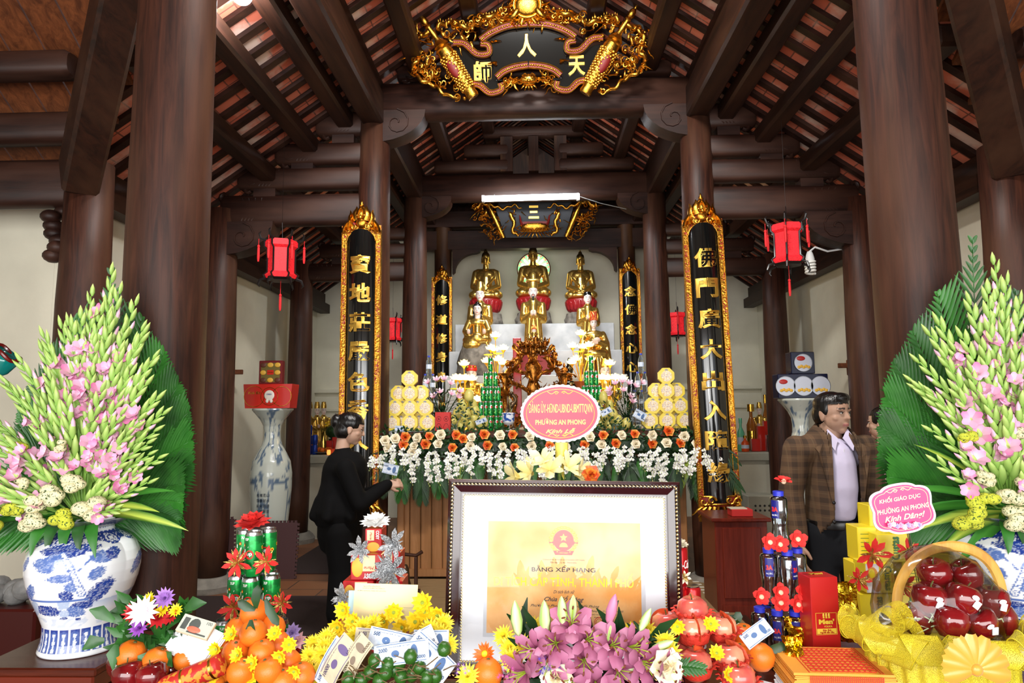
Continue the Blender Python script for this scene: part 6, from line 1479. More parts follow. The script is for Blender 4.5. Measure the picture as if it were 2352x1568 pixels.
 # ---- the man in the plaid jacket
pm=at(1921,1188,3.9);zt=at(1925,903,3.9).z
t=thing('person','man in brown plaid jacket, pale lavender shirt and dark trousers, looking to the side','person',(pm.x,3.9,0),R(4))
H=zt;hh=.245;Zb=pm.z
P=[('c',(0,0,Zb+.07),(0,0,Zb+.18),.138,.15,.74),('c',(0,0,Zb+.16),(0,.01,Zb+.30),.155,.155,.72),('e',(0,.015,Zb+.33),(.17,.11,.085)),('c',(0,.015,Zb+.33),(0,.015,Zb+.375),.072,.062)]
vs,fs=fuse(P,.012,5);m=MB();m.add(vs,fs);m.build('shirt',SHIRT,t,ang=180)
P=[]
for s in(-1,1):
 P+=[('c',(s*.085,.01,Zb-.08),(s*.10,.0,Zb-.42),.105,.08,.95),('c',(s*.10,0,Zb-.42),(s*.115,.02,.10),.078,.07)]
P+=[('c',(-.0,.01,Zb-.17),(0,.01,Zb-.10),.15,.148,.74)]
shell(P,'trousers',TROU,t,.012,4)
m=MB()
for s in(-1,1):m.ell((s*.12,-.06,.045),(.05,.14,.045),0,14,8);m.box((s*.12,-.05,.012),(.09,.26,.024),bev=.008)
m.build('shoe',SHOE,t)
# jacket shell opened in front
P=[('c',(0,0.01,Zb-.17),(0,.01,Zb+.16),.190,.175,.78),('c',(0,.01,Zb+.16),(0,.015,Zb+.36),.178,.185,.74),('e',(0,.02,Zb+.375),(.215,.125,.095)),('c',(-.10,.03,Zb+.405),(.10,.03,Zb+.405),.055,.055)]
P+=[('c',(-.19,.02,Zb+.38),(-.235,.03,Zb+.13),.072,.062),('c',(-.235,.03,Zb+.13),(-.235,-.03,Zb-.10),.062,.05)]
P+=[('c',(.19,.02,Zb+.38),(.245,.04,Zb+.13),.072,.062),('c',(.245,.04,Zb+.13),(.215,-.03,Zb-.10),.062,.05)]
vs,fs=fuse(P,.012,5);vs=np.array(vs);keep=[]
def opening(z):
 q=(z-Zb);
 if q>.02:return .078-.0*q if q<.36 else .078
 return .078+(.02-q)*.55
for f in fs:
 c=vs[list(f)].mean(0)
 if c[1]<.02 and abs(c[0]+.0)<opening(c[2]) and abs(c[0])<.17:continue
 if c[2]<Zb-.23 and abs(c[0])<.19:continue
 if c[2]>Zb+.43 and abs(c[0])<.075 and c[1]<.08:continue
 keep.append(f)
m=MB();m.add(vs,keep);o=m.build('jacket',PLAID,t,ang=180);sd=o.modifiers.new('s','SOLIDIFY');sd.thickness=.012;sd.offset=0
for s in(-1,1): # lapels, collar, buttons
 m=MB();n=8
 outl=[(.060,.475),(.105,.41),(.150,.385),(.140,.36),(.110,.22),(.082,.07),(.076,.06),(.076,.33),(.050,.45)]
 import bisect
 pts=[(s*x,-.128-.02*(1-abs(z-.3))+(.09*(z-.36)/.14 if z>.36 else 0)+(abs(x)-.07)*.25,Zb+z) for x,z in outl]
 vs_=pts+[(a,b+.012,c) for a,b,c in pts];k=len(pts);m.add(vs_,[tuple(range(k)),tuple(range(k,2*k))[::-1]]+[(i,i+k,(i+1)%k+k,(i+1)%k) for i in range(k)]);m.build('lapel',PLAID,t,smooth=False)
 m=MB();outl=[(.014,.435),(.056,.485),(.078,.43),(.05,.37)]
 pts=[(s*x,-.112+(z-.40)*.5,Zb+z) for x,z in outl];vs_=pts+[(a,b+.008,c) for a,b,c in pts];k=4;m.add(vs_,[tuple(range(k)),tuple(range(k,2*k))[::-1]]+[(i,i+k,(i+1)%k+k,(i+1)%k) for i in range(k)]);m.build('shirt_collar',SHIRT,t,smooth=False)
m=MB();m.ell((-.085,-.150,Zb+.10),(.010,.005,.010),0,10,6);m.ell((-.088,-.150,Zb-.0),(.010,.005,.010),0,10,6);m.build('jacket_button',BELT,t)
m=MB();[m.ell((0,-.118-.0*z,Zb+z),(.005,.003,.005),0,8,5) for z in(.06,.15,.24,.33)];m.tube([(.0,-.117,Zb+.04),(.0,-.124,Zb+.2),(0,-.121,Zb+.38)],.003,5);m.build('shirt_button',mat('pearl_button','e8e4f0',.3),t)
m=MB();m.lathe([(.158,Zb-.05),(.160,Zb-.045),(.160,Zb-.015),(.158,Zb-.01)],28,sq=(1,.76));m.build('belt',BELT,t,ang=40)
m=MB();m.box((.01,-.124,Zb-.03),(.052,.012,.034),bev=.004);m.build('gold_buckle',GOLDB,t)
sk=(.42,.25,.17)
HC=(.012,-.0,zt-.46*hh)
shell([('c',(0,.012,HC[2]-.18),(0,.01,HC[2]-.02),.062,.058)],'neck',SKIN,t,.012,2,skinc(sk))
M_=face(t,HC,hh,R(26),.22,sk)
P=[('e',(0,.045*hh,.20*hh),(.355*hh,.40*hh,.31*hh)),('e',(0,.16*hh,-.02*hh),(.34*hh,.31*hh,.32*hh)),('e',(.06*hh,-.14*hh,.36*hh),(.27*hh,.22*hh,.12*hh))]
for s in(-1,1):P+=[('e',(s*.30*hh,.0,.10*hh),(.06*hh,.12*hh,.16*hh))]
vs,fs=fuse(P,.006,2);vs=np.array(vs);fs=[f for f in fs if not(vs[list(f)].mean(0)[1]<-.12*hh and vs[list(f)].mean(0)[2]<.22*hh) and not vs[list(f)].mean(0)[2]<-.24*hh]
m=MB();m.add(vs,fs,M=M_);o=m.build('hair',HAIR,t,ang=180);sd=o.modifiers.new('s','SOLIDIFY');sd.thickness=.006
shell(hand_prims((-.235,-.035,Zb-.13),(0,-.15,-1),(-1,-.2,0),1,.35,1),'hand',SKIN,t,.0045,1,skinc(sk))
shell(hand_prims((.215,-.035,Zb-.13),(0,-.15,-1),(1,-.2,0),1,.35,-1),'hand',SKIN,t,.0045,1,skinc(sk))
# ---- the woman in black
YW=4.7;pw=at(792,1180,YW);zt=at(815,951,YW).z
t=thing('person','woman in black jacket and trousers with pinned-up hair, holding a folded banknote','person',(pw.x+.0,YW,0),R(104))
hh=.225;zs=at(800,1045,YW).z;zh=pw.z;zw=at(800,1120,YW).z
P=[('c',(0,.03,zh+.02),(0,.02,zw),.185,.150,.95),('c',(0,.02,zw),(0,.0,zs-.10),.148,.155,.85),('e',(0,.0,zs-.09),(.175,.12,.09)),('c',(0,.03,zs-.02),(0,.02,zs+.03),.065,.055)]
for k in range(7):a=k*TAU/7;P.append(('c',(.13*math.cos(a),.03+.13*math.sin(a),zh+.1),(.175*math.cos(a),.03+.17*math.sin(a),zh+.0),.045,.04))
shd=(.155,-.0,zs-.07)
for s,el,wr in((1,(.21,-.09,zs-.32),(.09,-.28,zs-.22)),(-1,(-.20,-.10,zs-.31),(-.07,-.28,zs-.20))):
 P+=[('c',(s*.155,.0,zs-.07),el,.065,.055),('c',el,wr,.055,.04)]
shell(P,'jacket',CLOTHB,t,.012,4)
P=[('c',(0,.03,zh+.0),(0,.03,zh-.15),.15,.15)]
for s in(-1,1):P+=[('c',(s*.08,.03,zh-.10),(s*.085,.01,.45),.105,.085),('c',(s*.085,.01,.45),(s*.09,.02,.19),.088,.09)]
shell(P,'trousers',CLOTHB,t,.012,4)
m=MB();[m.ell((s*.09,-.05,.132),(.04,.11,.04),0,12,8) for s in(-1,1)];m.build('shoe',SHOE,t)
sk=(.50,.31,.22);HC=(0,-.035,zt-.44*hh)
shell([('c',(0,.03,zs-.02),(0,.01,HC[2]-.02),.05,.046)],'neck',SKIN,t,.010,2,skinc(sk))
M_=face(t,HC,hh,0,.2,sk,tilt=R(-14)*-1)
P=[('e',(0,.06*hh,.17*hh),(.375*hh,.42*hh,.34*hh)),('e',(0,.2*hh,-.08*hh),(.33*hh,.32*hh,.33*hh)),('e',(0,.50*hh,.12*hh),(.20*hh,.17*hh,.22*hh)),('e',(0,.34*hh,.1*hh),(.25*hh,.2*hh,.25*hh))]
vs,fs=fuse(P,.006,2);vs=np.array(vs);fs=[f for f in fs if not(vs[list(f)].mean(0)[1]<-.2*hh and vs[list(f)].mean(0)[2]<.20*hh)]
m=MB();m.add(vs,fs,M=M_);o=m.build('hair',HAIR,t,ang=180);sd=o.modifiers.new('s','SOLIDIFY');sd.thickness=.006
m=MB();m.M=M_;
for i in range(3):
 for j in range(3):m.ell((.19*hh+.0*i,(.44+.07*i)*hh,(.16+.08*j)*hh),.006,0,6,5)
m.build('hair_clip',ALU,t);m=MB();m.M=M_;m.ell((.345*hh,.0,-.20*hh),.008,0,8,6);m.build('pearl_earring',mat('pearl_button'),t)
m=MB();m.box((.165,.07,zh+.17),(.004,.006,.05));m.build('pocket_zip',ALU,t)
shell(hand_prims((.09,-.28,zs-.22),(-.35,-1,.15),(.8,-.2,.6),.9,.6,1),'hand',SKIN,t,.0045,1,skinc(sk))
shell(hand_prims((-.07,-.28,zs-.20),(.25,-1,.1),(-.8,-.2,.6),.9,.6,-1),'hand',SKIN,t,.0045,1,skinc(sk))
p=at(897,1077,YW+.0);note(p,.105,.07,(0,.25,.1),'folded pale banknote held out by the woman in black',NB,NBP)
# ---- the woman in pink, mostly behind the right column
YP=4.45;pp=at(2022,1150,YP);zt=at(2022,935,YP).z
t=thing('person','woman in pink patterned dress with black hair, half hidden behind the right column','person',(pp.x+.045,YP,0),R(-150))
hh=.22;PINK=mat('pink_brocade','c98aa0',.5,col2='dba6b8',scale=24,lo=.48,hi=.55);zs=zt-.31
P=[('c',(0,0,zs-.62),(0,0,zs-.12),.15,.135,.8),('e',(0,0,zs-.08),(.17,.1,.08)),('c',(0,.0,zs-.03),(0,0,zs+.05),.06,.05),('c',(0,0,.1),(0,0,zs-.6),.17,.15,.8)]
for s in(-1,1):P+=[('c',(s*.155,0,zs-.07),(s*.19,-.02,zs-.34),.055,.045),('c',(s*.19,-.02,zs-.34),(s*.15,-.14,zs-.52),.045,.035)]
shell(P,'dress',PINK,t,.014,4);HC=(0,-.0,zt-.46*hh)
shell([('c',(0,.01,zs+.0),(0,.01,HC[2]-.02),.05,.046)],'neck',SKIN,t,.012,2,skinc(sk))
M_=face(t,HC,hh,R(15),.2,sk)
P=[('e',(0,.06*hh,.15*hh),(.375*hh,.42*hh,.36*hh)),('e',(0,.2*hh,-.12*hh),(.34*hh,.34*hh,.38*hh)),('e',(0,.46*hh,-.1*hh),(.20*hh,.17*hh,.22*hh))]
vs,fs=fuse(P,.008,2);vs=np.array(vs);fs=[f for f in fs if not(vs[list(f)].mean(0)[1]<-.18*hh and vs[list(f)].mean(0)[2]<.22*hh)]
m=MB();m.add(vs,fs,M=M_);o=m.build('hair',HAIR,t,ang=180);sd=o.modifiers.new('s','SOLIDIFY');sd.thickness=.006
for s in(-1,1):shell(hand_prims((s*.15,-.16,zs-.55),(0,-.5,-1),(s,-.2,0),.85,.4,-s),'hand',SKIN,t,.006,1,skinc(sk))
m=MB();[m.ell((s*.08,-.04,.04),(.04,.1,.04),0,10,6) for s in(-1,1)];m.build('shoe',SHOE,t)
# ================================================================ front table and its offerings
ZT=.75
TBL=wood('table_rosewood','3a150c','5a2414',axis=0,rough=.25)
t=thing('offering_table','long dark front table carrying fruit, flowers and the framed certificate','table',(.15,1.72,0))
MB().box((0,0,ZT-.022),(2.72,1.34,.04),bev=.008).build('table_top',TBL,t,smooth=False)
m=MB();m.box((0,.60,ZT-.09),(2.5,.03,.10));m.box((0,-.60,ZT-.09),(2.5,.03,.10));m.build('apron',TBL,t,smooth=False)
for sx in(-1,1):
 for sy in(-1,1):MB().box((sx*1.25,sy*.58,(ZT-.04)/2),(.08,.08,ZT-.04),bev=.01).build('leg',TBL,t,smooth=False)
 # stand below the left vase and one below the right vase
def stand(x,y,w_,d_,label):
 t=thing('vase_stand',label,'stand',(x,y,0));CH=TBL
 MB().box((0,0,ZT-.015),(w_,d_,.026),bev=.005).build('stand_top',CH,t,smooth=False)
 m=MB();m.box((0,0,ZT-.055),(w_*.92,d_*.92,.055),bev=.006);m.box((0,0,ZT-.095),(w_*.98,d_*.98,.02),bev=.005);m.box((0,0,ZT-.16),(w_*.90,d_*.90,.10),bev=.01);m.box((0,0,(ZT-.2)/2),(w_*.8,d_*.8,ZT-.2));m.build('carved_apron',mat('cherry_lacquer','6a2412',.25,coat=.3),t,smooth=False);return t
VL=at(184,1475,2.27);VR=at(2336,1475,2.27)
stand(VL.x-.02,2.27,.38,.36,'dark polished wooden stand under the left blue and white vase')
stand(VR.x+.02,2.27,.38,.36,'dark polished wooden stand under the right blue and white vase')
VP=vcol('blue_white_porcelain',.1,coat=.6)
def painted_vase(c,label,mirror=1,rim_green=False):
 k=2.27/F*1.0;H=285*k
 prof=[(0,80),(4,82),(10,80),(25,76),(45,74.5),(60,75),(80,82),(100,91),(125,102),(150,110),(175,114.5),(195,115),(215,110),(230,102),(242,90),(252,74),(258,61),(262,57),(275,56.5),(285,58)]
 zs=[p[0] for p in prof];rs_=[p[1] for p in prof]
 pr=[];n=190
 for i in range(n+1):z=285*i/n;pr.append((float(np.interp(z,zs,rs_))*k,z*k))
 W_=(.84,.87,.90);D_=(.02,.05,.28);Mi=(.10,.18,.48);Li=(.45,.55,.74)
 E_=[(-38,1262,42,11,0,D_),(-10,1256,40,9,0,D_),(-72,1289,20,14,.3,Mi),(-58,1277,22,10,-.3,Mi),(34,1277,26,12,.1,Mi),(52,1273,14,13,0,D_),(-40,1315,26,9,-.1,Mi),(24,1310,18,12,-.6,Mi),(-18,1334,17,11,0,Mi),
 (30,1350,34,16,-.75,D_),(4,1376,26,9,0,D_),(48,1378,16,5,0,Mi),(-34,1371,11,13,0,Li),(-30,1352,14,10,.3,D_),(-62,1386,24,11,.2,D_),(-12,1390,17,12,.3,Mi),(-32,1393,9,9,0,Li),(-96,1348,8,18,.1,Mi),(-86,1385,7,22,-.1,Li),(-6,1408,6,3,0,D_),(-32,1404,7,3,0,D_),
 (103,1305,8,24,.4,Mi),(-108,1290,4,16,.3,Mi)]
 def cf(a,z):
  py=1490-z/k;r_=float(np.interp(z/k,zs,rs_));aa=(a+PI/2+PI)%TAU-PI
  X=r_*math.sin(aa);back=abs(aa)>PI/2;X*=mirror
  nz=noise.noise(V((X*.11,py*.11,3 if back else 0)));nf=noise.noise(V((X*.35,py*.35,7)))
  c=W_;
  def mix(c,d,f):return tuple(c[i]*(1-f)+d[i]*f for i in range(3))
  if py<1230:
   if py<1209:return(*(W_ if not rim_green else(.62,.82,.62)),1)
   q=(aa*9)%1-.5;q2=((py-1219)/9)
   if q*q*4+q2*q2<.35 and nf>-.2:c=Mi
   return(*c,1)
  if py<1236+15+5*math.cos(aa*10):
   q=((aa*10+PI)%TAU-PI)/PI;v=(py-1243)/9;d2=math.hypot(q*1.6,v)
   c=D_ if not(d2<.35 or .62<d2<.76 or nf>.28) else W_
   return(*c,1)
  if py>1430:
   if py>1484:return(*W_,1)
   q=(aa*11/PI*1.0)%1-.5;v=(py-1458)/22
   if abs(q)>.43 or py>1479:c=W_
   elif abs(q)>.38 or py<1433+8*abs(q)*2:c=D_
   elif abs(q)<.12+.05*math.cos(v*9) and abs(v)<.85:c=W_ if nf>-.25 else Li
   else:c=mix(Mi,D_,.5+.5*nf)
   return(*c,1)
  for(ex,ey,ew,eh,ro,col) in E_:
   dx,dy=X-ex,py-ey;ca,sa=math.cos(ro),math.sin(ro);u=(dx*ca+dy*sa)/ew;v=(-dx*sa+dy*ca)/eh
   if u*u+v*v+nf*.55+nz*.3<1:c=mix(col,W_,.35 if nf<-.3 else 0) if nf<.25 else mix(col,Li,.6)
  for A,B in(((-40,1266),(-24,1296)),((-24,1296),(-2,1350)),((-10,1300),(20,1270))):
   ax,ay=A;bx,by=B;t_=max(0,min(1,((X-ax)*(bx-ax)+(py-ay)*(by-ay))/((bx-ax)**2+(by-ay)**2)));d_=math.hypot(X-ax-(bx-ax)*t_,py-ay-(by-ay)*t_);w_=5+3*t_ if B!=(20,1270) else 2
   if d_<w_:c=Mi if d_>w_-2 or nf>.2 else W_
  if 1362<py<1366 and-95<X<10:c=Mi
  if py>1375-(X)*.12 and X>20 and py<1400:c=mix(W_,Li,max(0,.8-(py-1372)/30))
  if 1405<py<1425 and nz>.05:c=mix(c,Li,.5)
  return(*c,1)
 t=thing('porcelain_vase',label,'vase',(c.x,2.27,ZT),.58 if c.x<0 else-.58);m=MB();m.col=(1,1,1,1);m.lathe(pr,260,colf=cf);m.build('vase_body',VP,t,ang=180)
 return t
painted_vase(VL,'blue and white porcelain vase with painted pine and figures under the left gladioli')
painted_vase(VR,'blue and white porcelain vase cut by the right edge, under the right gladioli',-1,True)

GLAD=vcol('gladiolus_colours',.45,sub=.05)
cG=(.22,.42,.07,1);cG2=(.52,.68,.20,1);cP=(.80,.36,.56,1);cP2=(.90,.68,.78,1);cDP=(.70,.16,.40,1)
def bud(mb,p,d,L_,r_,c0,c1):
 M_=aim(p,d);vs=[];cols=[];fs=[];n=6
 for j,(rr,zz) in enumerate(((.35,0),(1,.3),(.8,.65),(.08,1))):
  for i in range(n):a=TAU*i/n;vs.append((rr*r_*math.cos(a),rr*r_*math.sin(a)*.7,zz*L_));q=zz;cols.append(tuple(c0[k]*(1-q)+c1[k]*q for k in range(3))+(1,))
 for j in range(3):fs+=[(j*n+i,j*n+(i+1)%n,(j+1)*n+(i+1)%n,(j+1)*n+i) for i in range(n)]
 fs.append(tuple(3*n+i for i in range(n)));mb.add(vs,fs,0,M_,cols)
def glad(parent,tip,base=(0,0,0),rs=None,bloom=3):
 tip=V(tip);base=V(base);L_=(tip-base).length;ctl=V((tip.x*.45+rs.uniform(-.02,.02),tip.y*.7,tip.z*.62+.02)) if tip.z>.2 else V((tip.x*.5,tip.y*.8,tip.z*.3+.03))
 path=bez(base,ctl,tip,22);s=MB();s.col=(1,1,1,1);s.tube([p[:] for p in path],[.0045*(1-.5*i/22) for i in range(23)],5);s.c=[cG]*len(s.v)
 side=1;sc=rs.uniform(.9,1.1);f0=.42 if L_>.45 else .3;n=int(7+L_*9);blooms=[]
 up=V((0,-1,0))
 for i in range(n):
  q=f0+(1-f0)*i/(n-1);j=min(21,int(q*22));p=path[j].lerp(path[j+1],q*22-j);d=(path[j+1]-path[j]).normalized();a=d.cross(up).normalized()*side;side=-side
  dd=(d*.96+a*.20+up*rs.uniform(.0,.16)).normalized();size=sc*(.072-.030*(q-f0)/(1-f0))
  if q>.995:dd=d
  u=(q-f0)/(1-f0)
  bud(s,p+a*.004,dd,size*1.1,.0125*sc*(1.05-.35*u),cG,cG2)
  if .1<u<.7 and rs.random()<.75:bud(s,p+a*.006+dd*size*.55,dd,size*.68,.0075*sc,cP2,cP)
  if u<.55 and len(blooms)<bloom and rs.random()<.34:blooms.append((p+dd*.03,(dd*.55+a*.35+up*rs.uniform(.5,1.1)).normalized()))
 o=s.build('gladiolus_stem',GLAD,parent,ang=180)
 for p,d in blooms:
  b=MB();b.col=(1,1,1,1);M_=aim(p,d);sz=rs.uniform(.7,1.1)*sc;opn=rs.uniform(.6,1.25)
  for i in range(6):petal(b,M_@Matrix.Rotation(TAU*i/6+rs.uniform(-.1,.1),4,'Z')@Matrix.Rotation(-.12*opn,4,'X'),.050*sz,.034*sz,0,.35,1.1*opn,2,4,.3,col=cP2,col2=(cP if rs.random()<.7 else cDP),base=.25)
  b.build('blossom',GLAD,o,ang=180)
SPK=mat('cream_statice','e6e0b4',.7,col2='2f4a1c',scale=170,lo=.56,hi=.62,bump=.6,bscale=200);SPY=mat('yellow_statice','c6cc38',.7,col2='3c5a1c',scale=170,lo=.56,hi=.62,bump=.6,bscale=200)
def gladiolus_arrangement(c,tips,label,hw,seed,px0,sc=1.0,base_py=1195,extra=()):
 zb=at(px0,base_py,2.27).z;t=thing('gladiolus_arrangement',label,'flower arrangement',(c.x,2.27,zb));rs=random.Random(seed);k=2.27/F
 m=MB();m.lathe([(.05,-.02),(.09,-.015),(.148,.012),(.152,.016),(.09,-.005),(0,.0)],36);m.build('steel_dish',TRAY,t,ang=60)
 def clip(e):return 0<=e.z+.12 and abs(e.x)<hw(e.z)
 for i in range(21):
  a=R(-100+i*10);L_=.85*sc;d=V((math.sin(a),.0,math.cos(a)))
  ctl=d*.3+V((0,.03,.08));B=d*L_
  while abs(B.x)>hw(B.z)*.97 and B.length>.15:B*=.95
  b=MB();path=bez((0,.05,0),(B.x*.5,.10,B.z*.5+.05),(B.x,.06 if abs(a)<1.2 else .0,B.z),10);frond(b,path,.17*sc,25,.0135,0,.15,side=(0,-1,0),ang=.75,taper=False,clip=clip);b.build('palm_frond',(GREEN,DGREEN,GREEN,BGREEN)[i%4] if 0 else(GREEN if i%3 else MID),t,ang=180)
 for i,(dx,dz,dy) in enumerate(extra):
  b=MB();w_=.045;pts=bez((0,-.05,.03),(dx*.5,dy*.6-.03,dz*.5+.06),(dx,dy,dz),8);b.leaf(pts,[w_*q for q in(.3,.6,.9,1,1,.9,.7,.4,.02)],0,up=(0,-.6,1),fold=.2,col=(.03,.17,.02,1),col2=(.50,.62,.08,1) if i%2 else(.06,.26,.03,1));b.build('striped_leaf',LEAFM,t,ang=180)
 for(dx,dz) in tips:
  h=max(0,min(1,dz/.8));glad(t,(dx,-.04-.16*(1-h)*rs.uniform(.5,1.2),dz),(dx*.05,-.02,.01),rs,3 if h<.85 else 2)
 for(x,z,r_,y) in[(-.02,.10,.045,0),(.03,.14,.04,0),(.10,.06,.05,0),(-.08,.07,.04,0),(-.07,.02,.045,0),(-.15,.06,.04,1),(-.20,.02,.045,1),(.03,.03,.04,1),(-.02,.25,.025,0),(-.13,.13,.03,0),(-.16,.24,.03,1)]:
  b=MB();P0=V((x*sc,-.10-.06*(1-z*3),z*sc))
  for _ in range(5):b.ell(P0+V((rs.uniform(-.6,.6)*r_,rs.uniform(-.3,.3)*r_,rs.uniform(-.5,.5)*r_)),(r_*.6,r_*.5,r_*.42),0,10,7)
  b.build('statice_tuft',SPY if y else SPK,t,ang=180)
 for i in range(5):
  b=MB();x=-.085+.045*i;pts=bez((x*.6,-.06,.015),(x,-.125,.02),(x*1.15+.01,-.13,-.095+.01*(i%2)),6);b.leaf(pts,[.02,.04,.045,.045,.035,.02,.002],0,up=(0,-1,.3),fold=.25);b.build('drooping_leaf',GREEN if i%2 else MID,t,ang=180)
 return t
MID=mat('mid_green_leaf','24661c',.4,col2='357a28',scale=14)
hz,hv=[-.15,-.05,.0,.14,.29,.43,.57,.70,.76,.82,2],[.30,.34,.33,.335,.325,.295,.215,.12,.055,.015,.0]
def hwl(z):return float(np.interp(z,hz,hv))
zoomL=[(600,65),(490,190),(645,175),(745,245),(455,320),(385,360),(340,375),(255,430),(420,375),(800,395),(820,420),(148,580),(890,560),(240,505),(285,520),(42,690),(90,705),(970,858),(915,1025),(877,1235),(15,890),(100,980),(200,760),(265,810),(320,675),(510,330),(560,300),(622,360),(700,400),(775,470),(865,590),(625,740),(290,940),(430,790),(620,1255),(165,1250),(10,1360),(600,240),(530,640),(470,480),(690,560),(20,1050),(60,1150),(820,1360),(740,640),(540,480),(-40,900),(-70,1100),(-60,1250),(850,700),(815,610),(905,780),(935,960),(860,900),(790,760),(885,1090),(800,980),(760,870),(720,790),(940,1110),(830,1180)]
kk=2.27/F
def wt(px,py,c,bpy_,bpx):q=at(px,py,2.2);return(q.x-c.x,q.z-at(bpx,bpy_,2.27).z)
tl=[wt(x/2.45,600+y/2.45,VL,1195,200) for x,y in zoomL]
gladiolus_arrangement(VL,tl,'tall fan of pink gladioli and palm leaves in the left blue and white vase',hwl,3,200,1.0,extra=[(.32,.10,-.05),(.30,.04,-.10),(-.33,.03,-.1),(.36,-.03,-.03),(-.30,-.02,-.12),(.2,.2,-.05),(-.38,-.04,-.08)])
zoomR=[(830,55),(880,170),(770,220),(670,285),(500,395),(440,455),(375,600),(338,715),(368,750),(600,470),(940,280),(405,970),(530,760),(690,830),(925,780),(600,1130),(842,1185),(560,545),(700,540),(760,430),(850,380),(480,590),(620,660),(800,620),(400,1130),(640,980),(780,900),(880,560),(430,780)]
tr=[wt(x/2.376+1950,580+y/2.376,VR,1190,2336) for x,y in zoomR]
tr+=[(-a+.03,b+.01) for a,b in tr[3:20]]
def hwr(z):return float(np.interp(z/1.06,hz,hv))*1.12
gladiolus_arrangement(VR,tr,'tall fan of pink gladioli and palm leaves cut by the right edge',hwr,8,2336,1.08,1190,extra=[(-.36,.10,-.05),(-.32,.24,-.08),(-.36,.02,-.05),(-.26,-.08,-.08),(-.2,-.14,-.05),(-.34,-.02,-.1)])

# left edge: stone carving on a dark red chest, teal ornament
p=at(20,1400,3.3);t=thing('lacquer_chest','dark red lacquered chest behind the left vase','chest',(p.x,3.3,0));MB().box((0,0,at(20,1372,3.3).z/2),(.55,.4,at(20,1372,3.3).z),bev=.01).build('chest_body',mat('chest_red','3a0c08',.3),t)
zc=at(20,1372,3.3).z;m=MB()
rs=random.Random(2)
for i in range(9):m.ell((-.16+.045*i,rs.uniform(-.03,.03),.04+rs.uniform(0,.03)),(rs.uniform(.035,.06),.07,rs.uniform(.035,.055)),0,12,8,rot=(0,rs.uniform(-1,1),0))
m.build('stone_carving',mat('grey_carving','6e6e6c',.7,var=.3,scale=20,bump=.6,bscale=30),label='grey stone carving lying on the dark red chest at the left edge',cat='carving',loc=(p.x,3.22,zc),ang=180)
p=at(-2,832,2.6);t=thing('teal_ornament','glossy teal ornament with dark red rim jutting in at the left edge','ornament',p,rot=(0,R(35),0))
m=MB();m.lathe([(.0,-.06),(.03,-.05),(.05,-.02),(.058,.02),(.052,.05),(.045,.04)],24,0,sq=(1,.7),rad=lambda a,q:1+.06*math.sin(4*a));m.build('teal_bowl',mat('teal_glaze','0f7a74',.12,coat=.6),t,ang=180)
m=MB();m.tube([(.056*math.cos(a),.04*math.sin(a),.045+.006*math.sin(3*a)) for a in[TAU*i/24 for i in range(24)]],.008,8,closed=True);m.build('red_rim',mat('maroon_glaze','6a1410',.2),t)
# ================================================================ pane glass: see-through with a gloss
def pane(name,tint=(1,1,1),rough=.02,base=.02,gain=.6):
 m,nt,b=_new(name);N=nt.nodes.new;L=nt.links.new;nt.nodes.remove(b)
 tr=N('ShaderNodeBsdfTransparent');tr.inputs[0].default_value=(*tint,1);g=N('ShaderNodeBsdfGlossy');g.inputs['Roughness'].default_value=rough
 f=N('ShaderNodeFresnel');f.inputs[0].default_value=1.45;a=N('ShaderNodeMath');a.operation='MULTIPLY_ADD';L(f.outputs[0],a.inputs[0]);a.inputs[1].default_value=gain;a.inputs[2].default_value=base
 mx=N('ShaderNodeMixShader');L(a.outputs[0],mx.inputs[0]);L(tr.outputs[0],mx.inputs[1]);L(g.outputs[0],mx.inputs[2]);L(mx.outputs[0],nt.nodes['Material Output'].inputs[0]);return m
PANE=pane('picture_glass',base=.02,gain=.45);WRAP=pane('clear_wrap',rough=.08,base=.02,gain=.7);PET=pane('clear_plastic',tint=(.86,.93,.97),rough=.05,base=.12,gain=1.3)
PAPER=mat('white_paper','eceef2',.7)
# ---- framed certificate
FW,FH=.668,.545;c=at(1290,1316,2.0);t=thing('framed_certificate','large certificate on white mount in a dark red and gold frame','picture frame',(c.x,2.0,ZT+.006),rot=(R(-3.5),R(1.1),0))
def ring(mb,w0,w1,y0,y1,mi=0):
 """rectangular moulding between insets w0 and w1, front height y0 to y1"""
 P=[]
 for w_,y in((w0,0),(w0,y0),(w1,y1),(w1,0)):
  P.append([(-FW/2+w_,-y,w_),(FW/2-w_,-y,w_),(FW/2-w_,-y,FH-w_),(-FW/2+w_,-y,FH-w_)])
 vs=sum(P,[]);mb.add(vs,[(j*4+i,j*4+(i+1)%4,(j+1)*4+(i+1)%4,(j+1)*4+i) for j in range(3) for i in range(4)],mi)
m=MB();ring(m,0,.008,.02,.028);ring(m,.017,.036,.026,.02);ring(m,.036,.042,.014,.014);m.box((0,.004,FH/2),(FW-.01,.008,FH-.01));m.build('frame_moulding',mat('burgundy_gloss','2c0a10',.15,coat=.6),t,smooth=False)
m=MB()
def beads(inset,step,r_,y,mi):
 for a,b in(((-FW/2+inset,inset),(FW/2-inset,inset)),((FW/2-inset,inset),(FW/2-inset,FH-inset)),((FW/2-inset,FH-inset),(-FW/2+inset,FH-inset)),((-FW/2+inset,FH-inset),(-FW/2+inset,inset))):
  L_=math.hypot(b[0]-a[0],b[1]-a[1]);n=int(L_/step)
  for i in range(n):q=(i+.5)/n;m.ell((lerp(a[0],b[0],q),y,lerp(a[1],b[1],q)),(r_*(1.3 if a[1]==b[1] else .8),r_,r_*(.8 if a[1]==b[1] else 1.3)),mi,6,5,rot=(0,.5,0))
beads(.0125,.0105,.0042,-.027,0);beads(.045,.008,.0032,-.014,0)
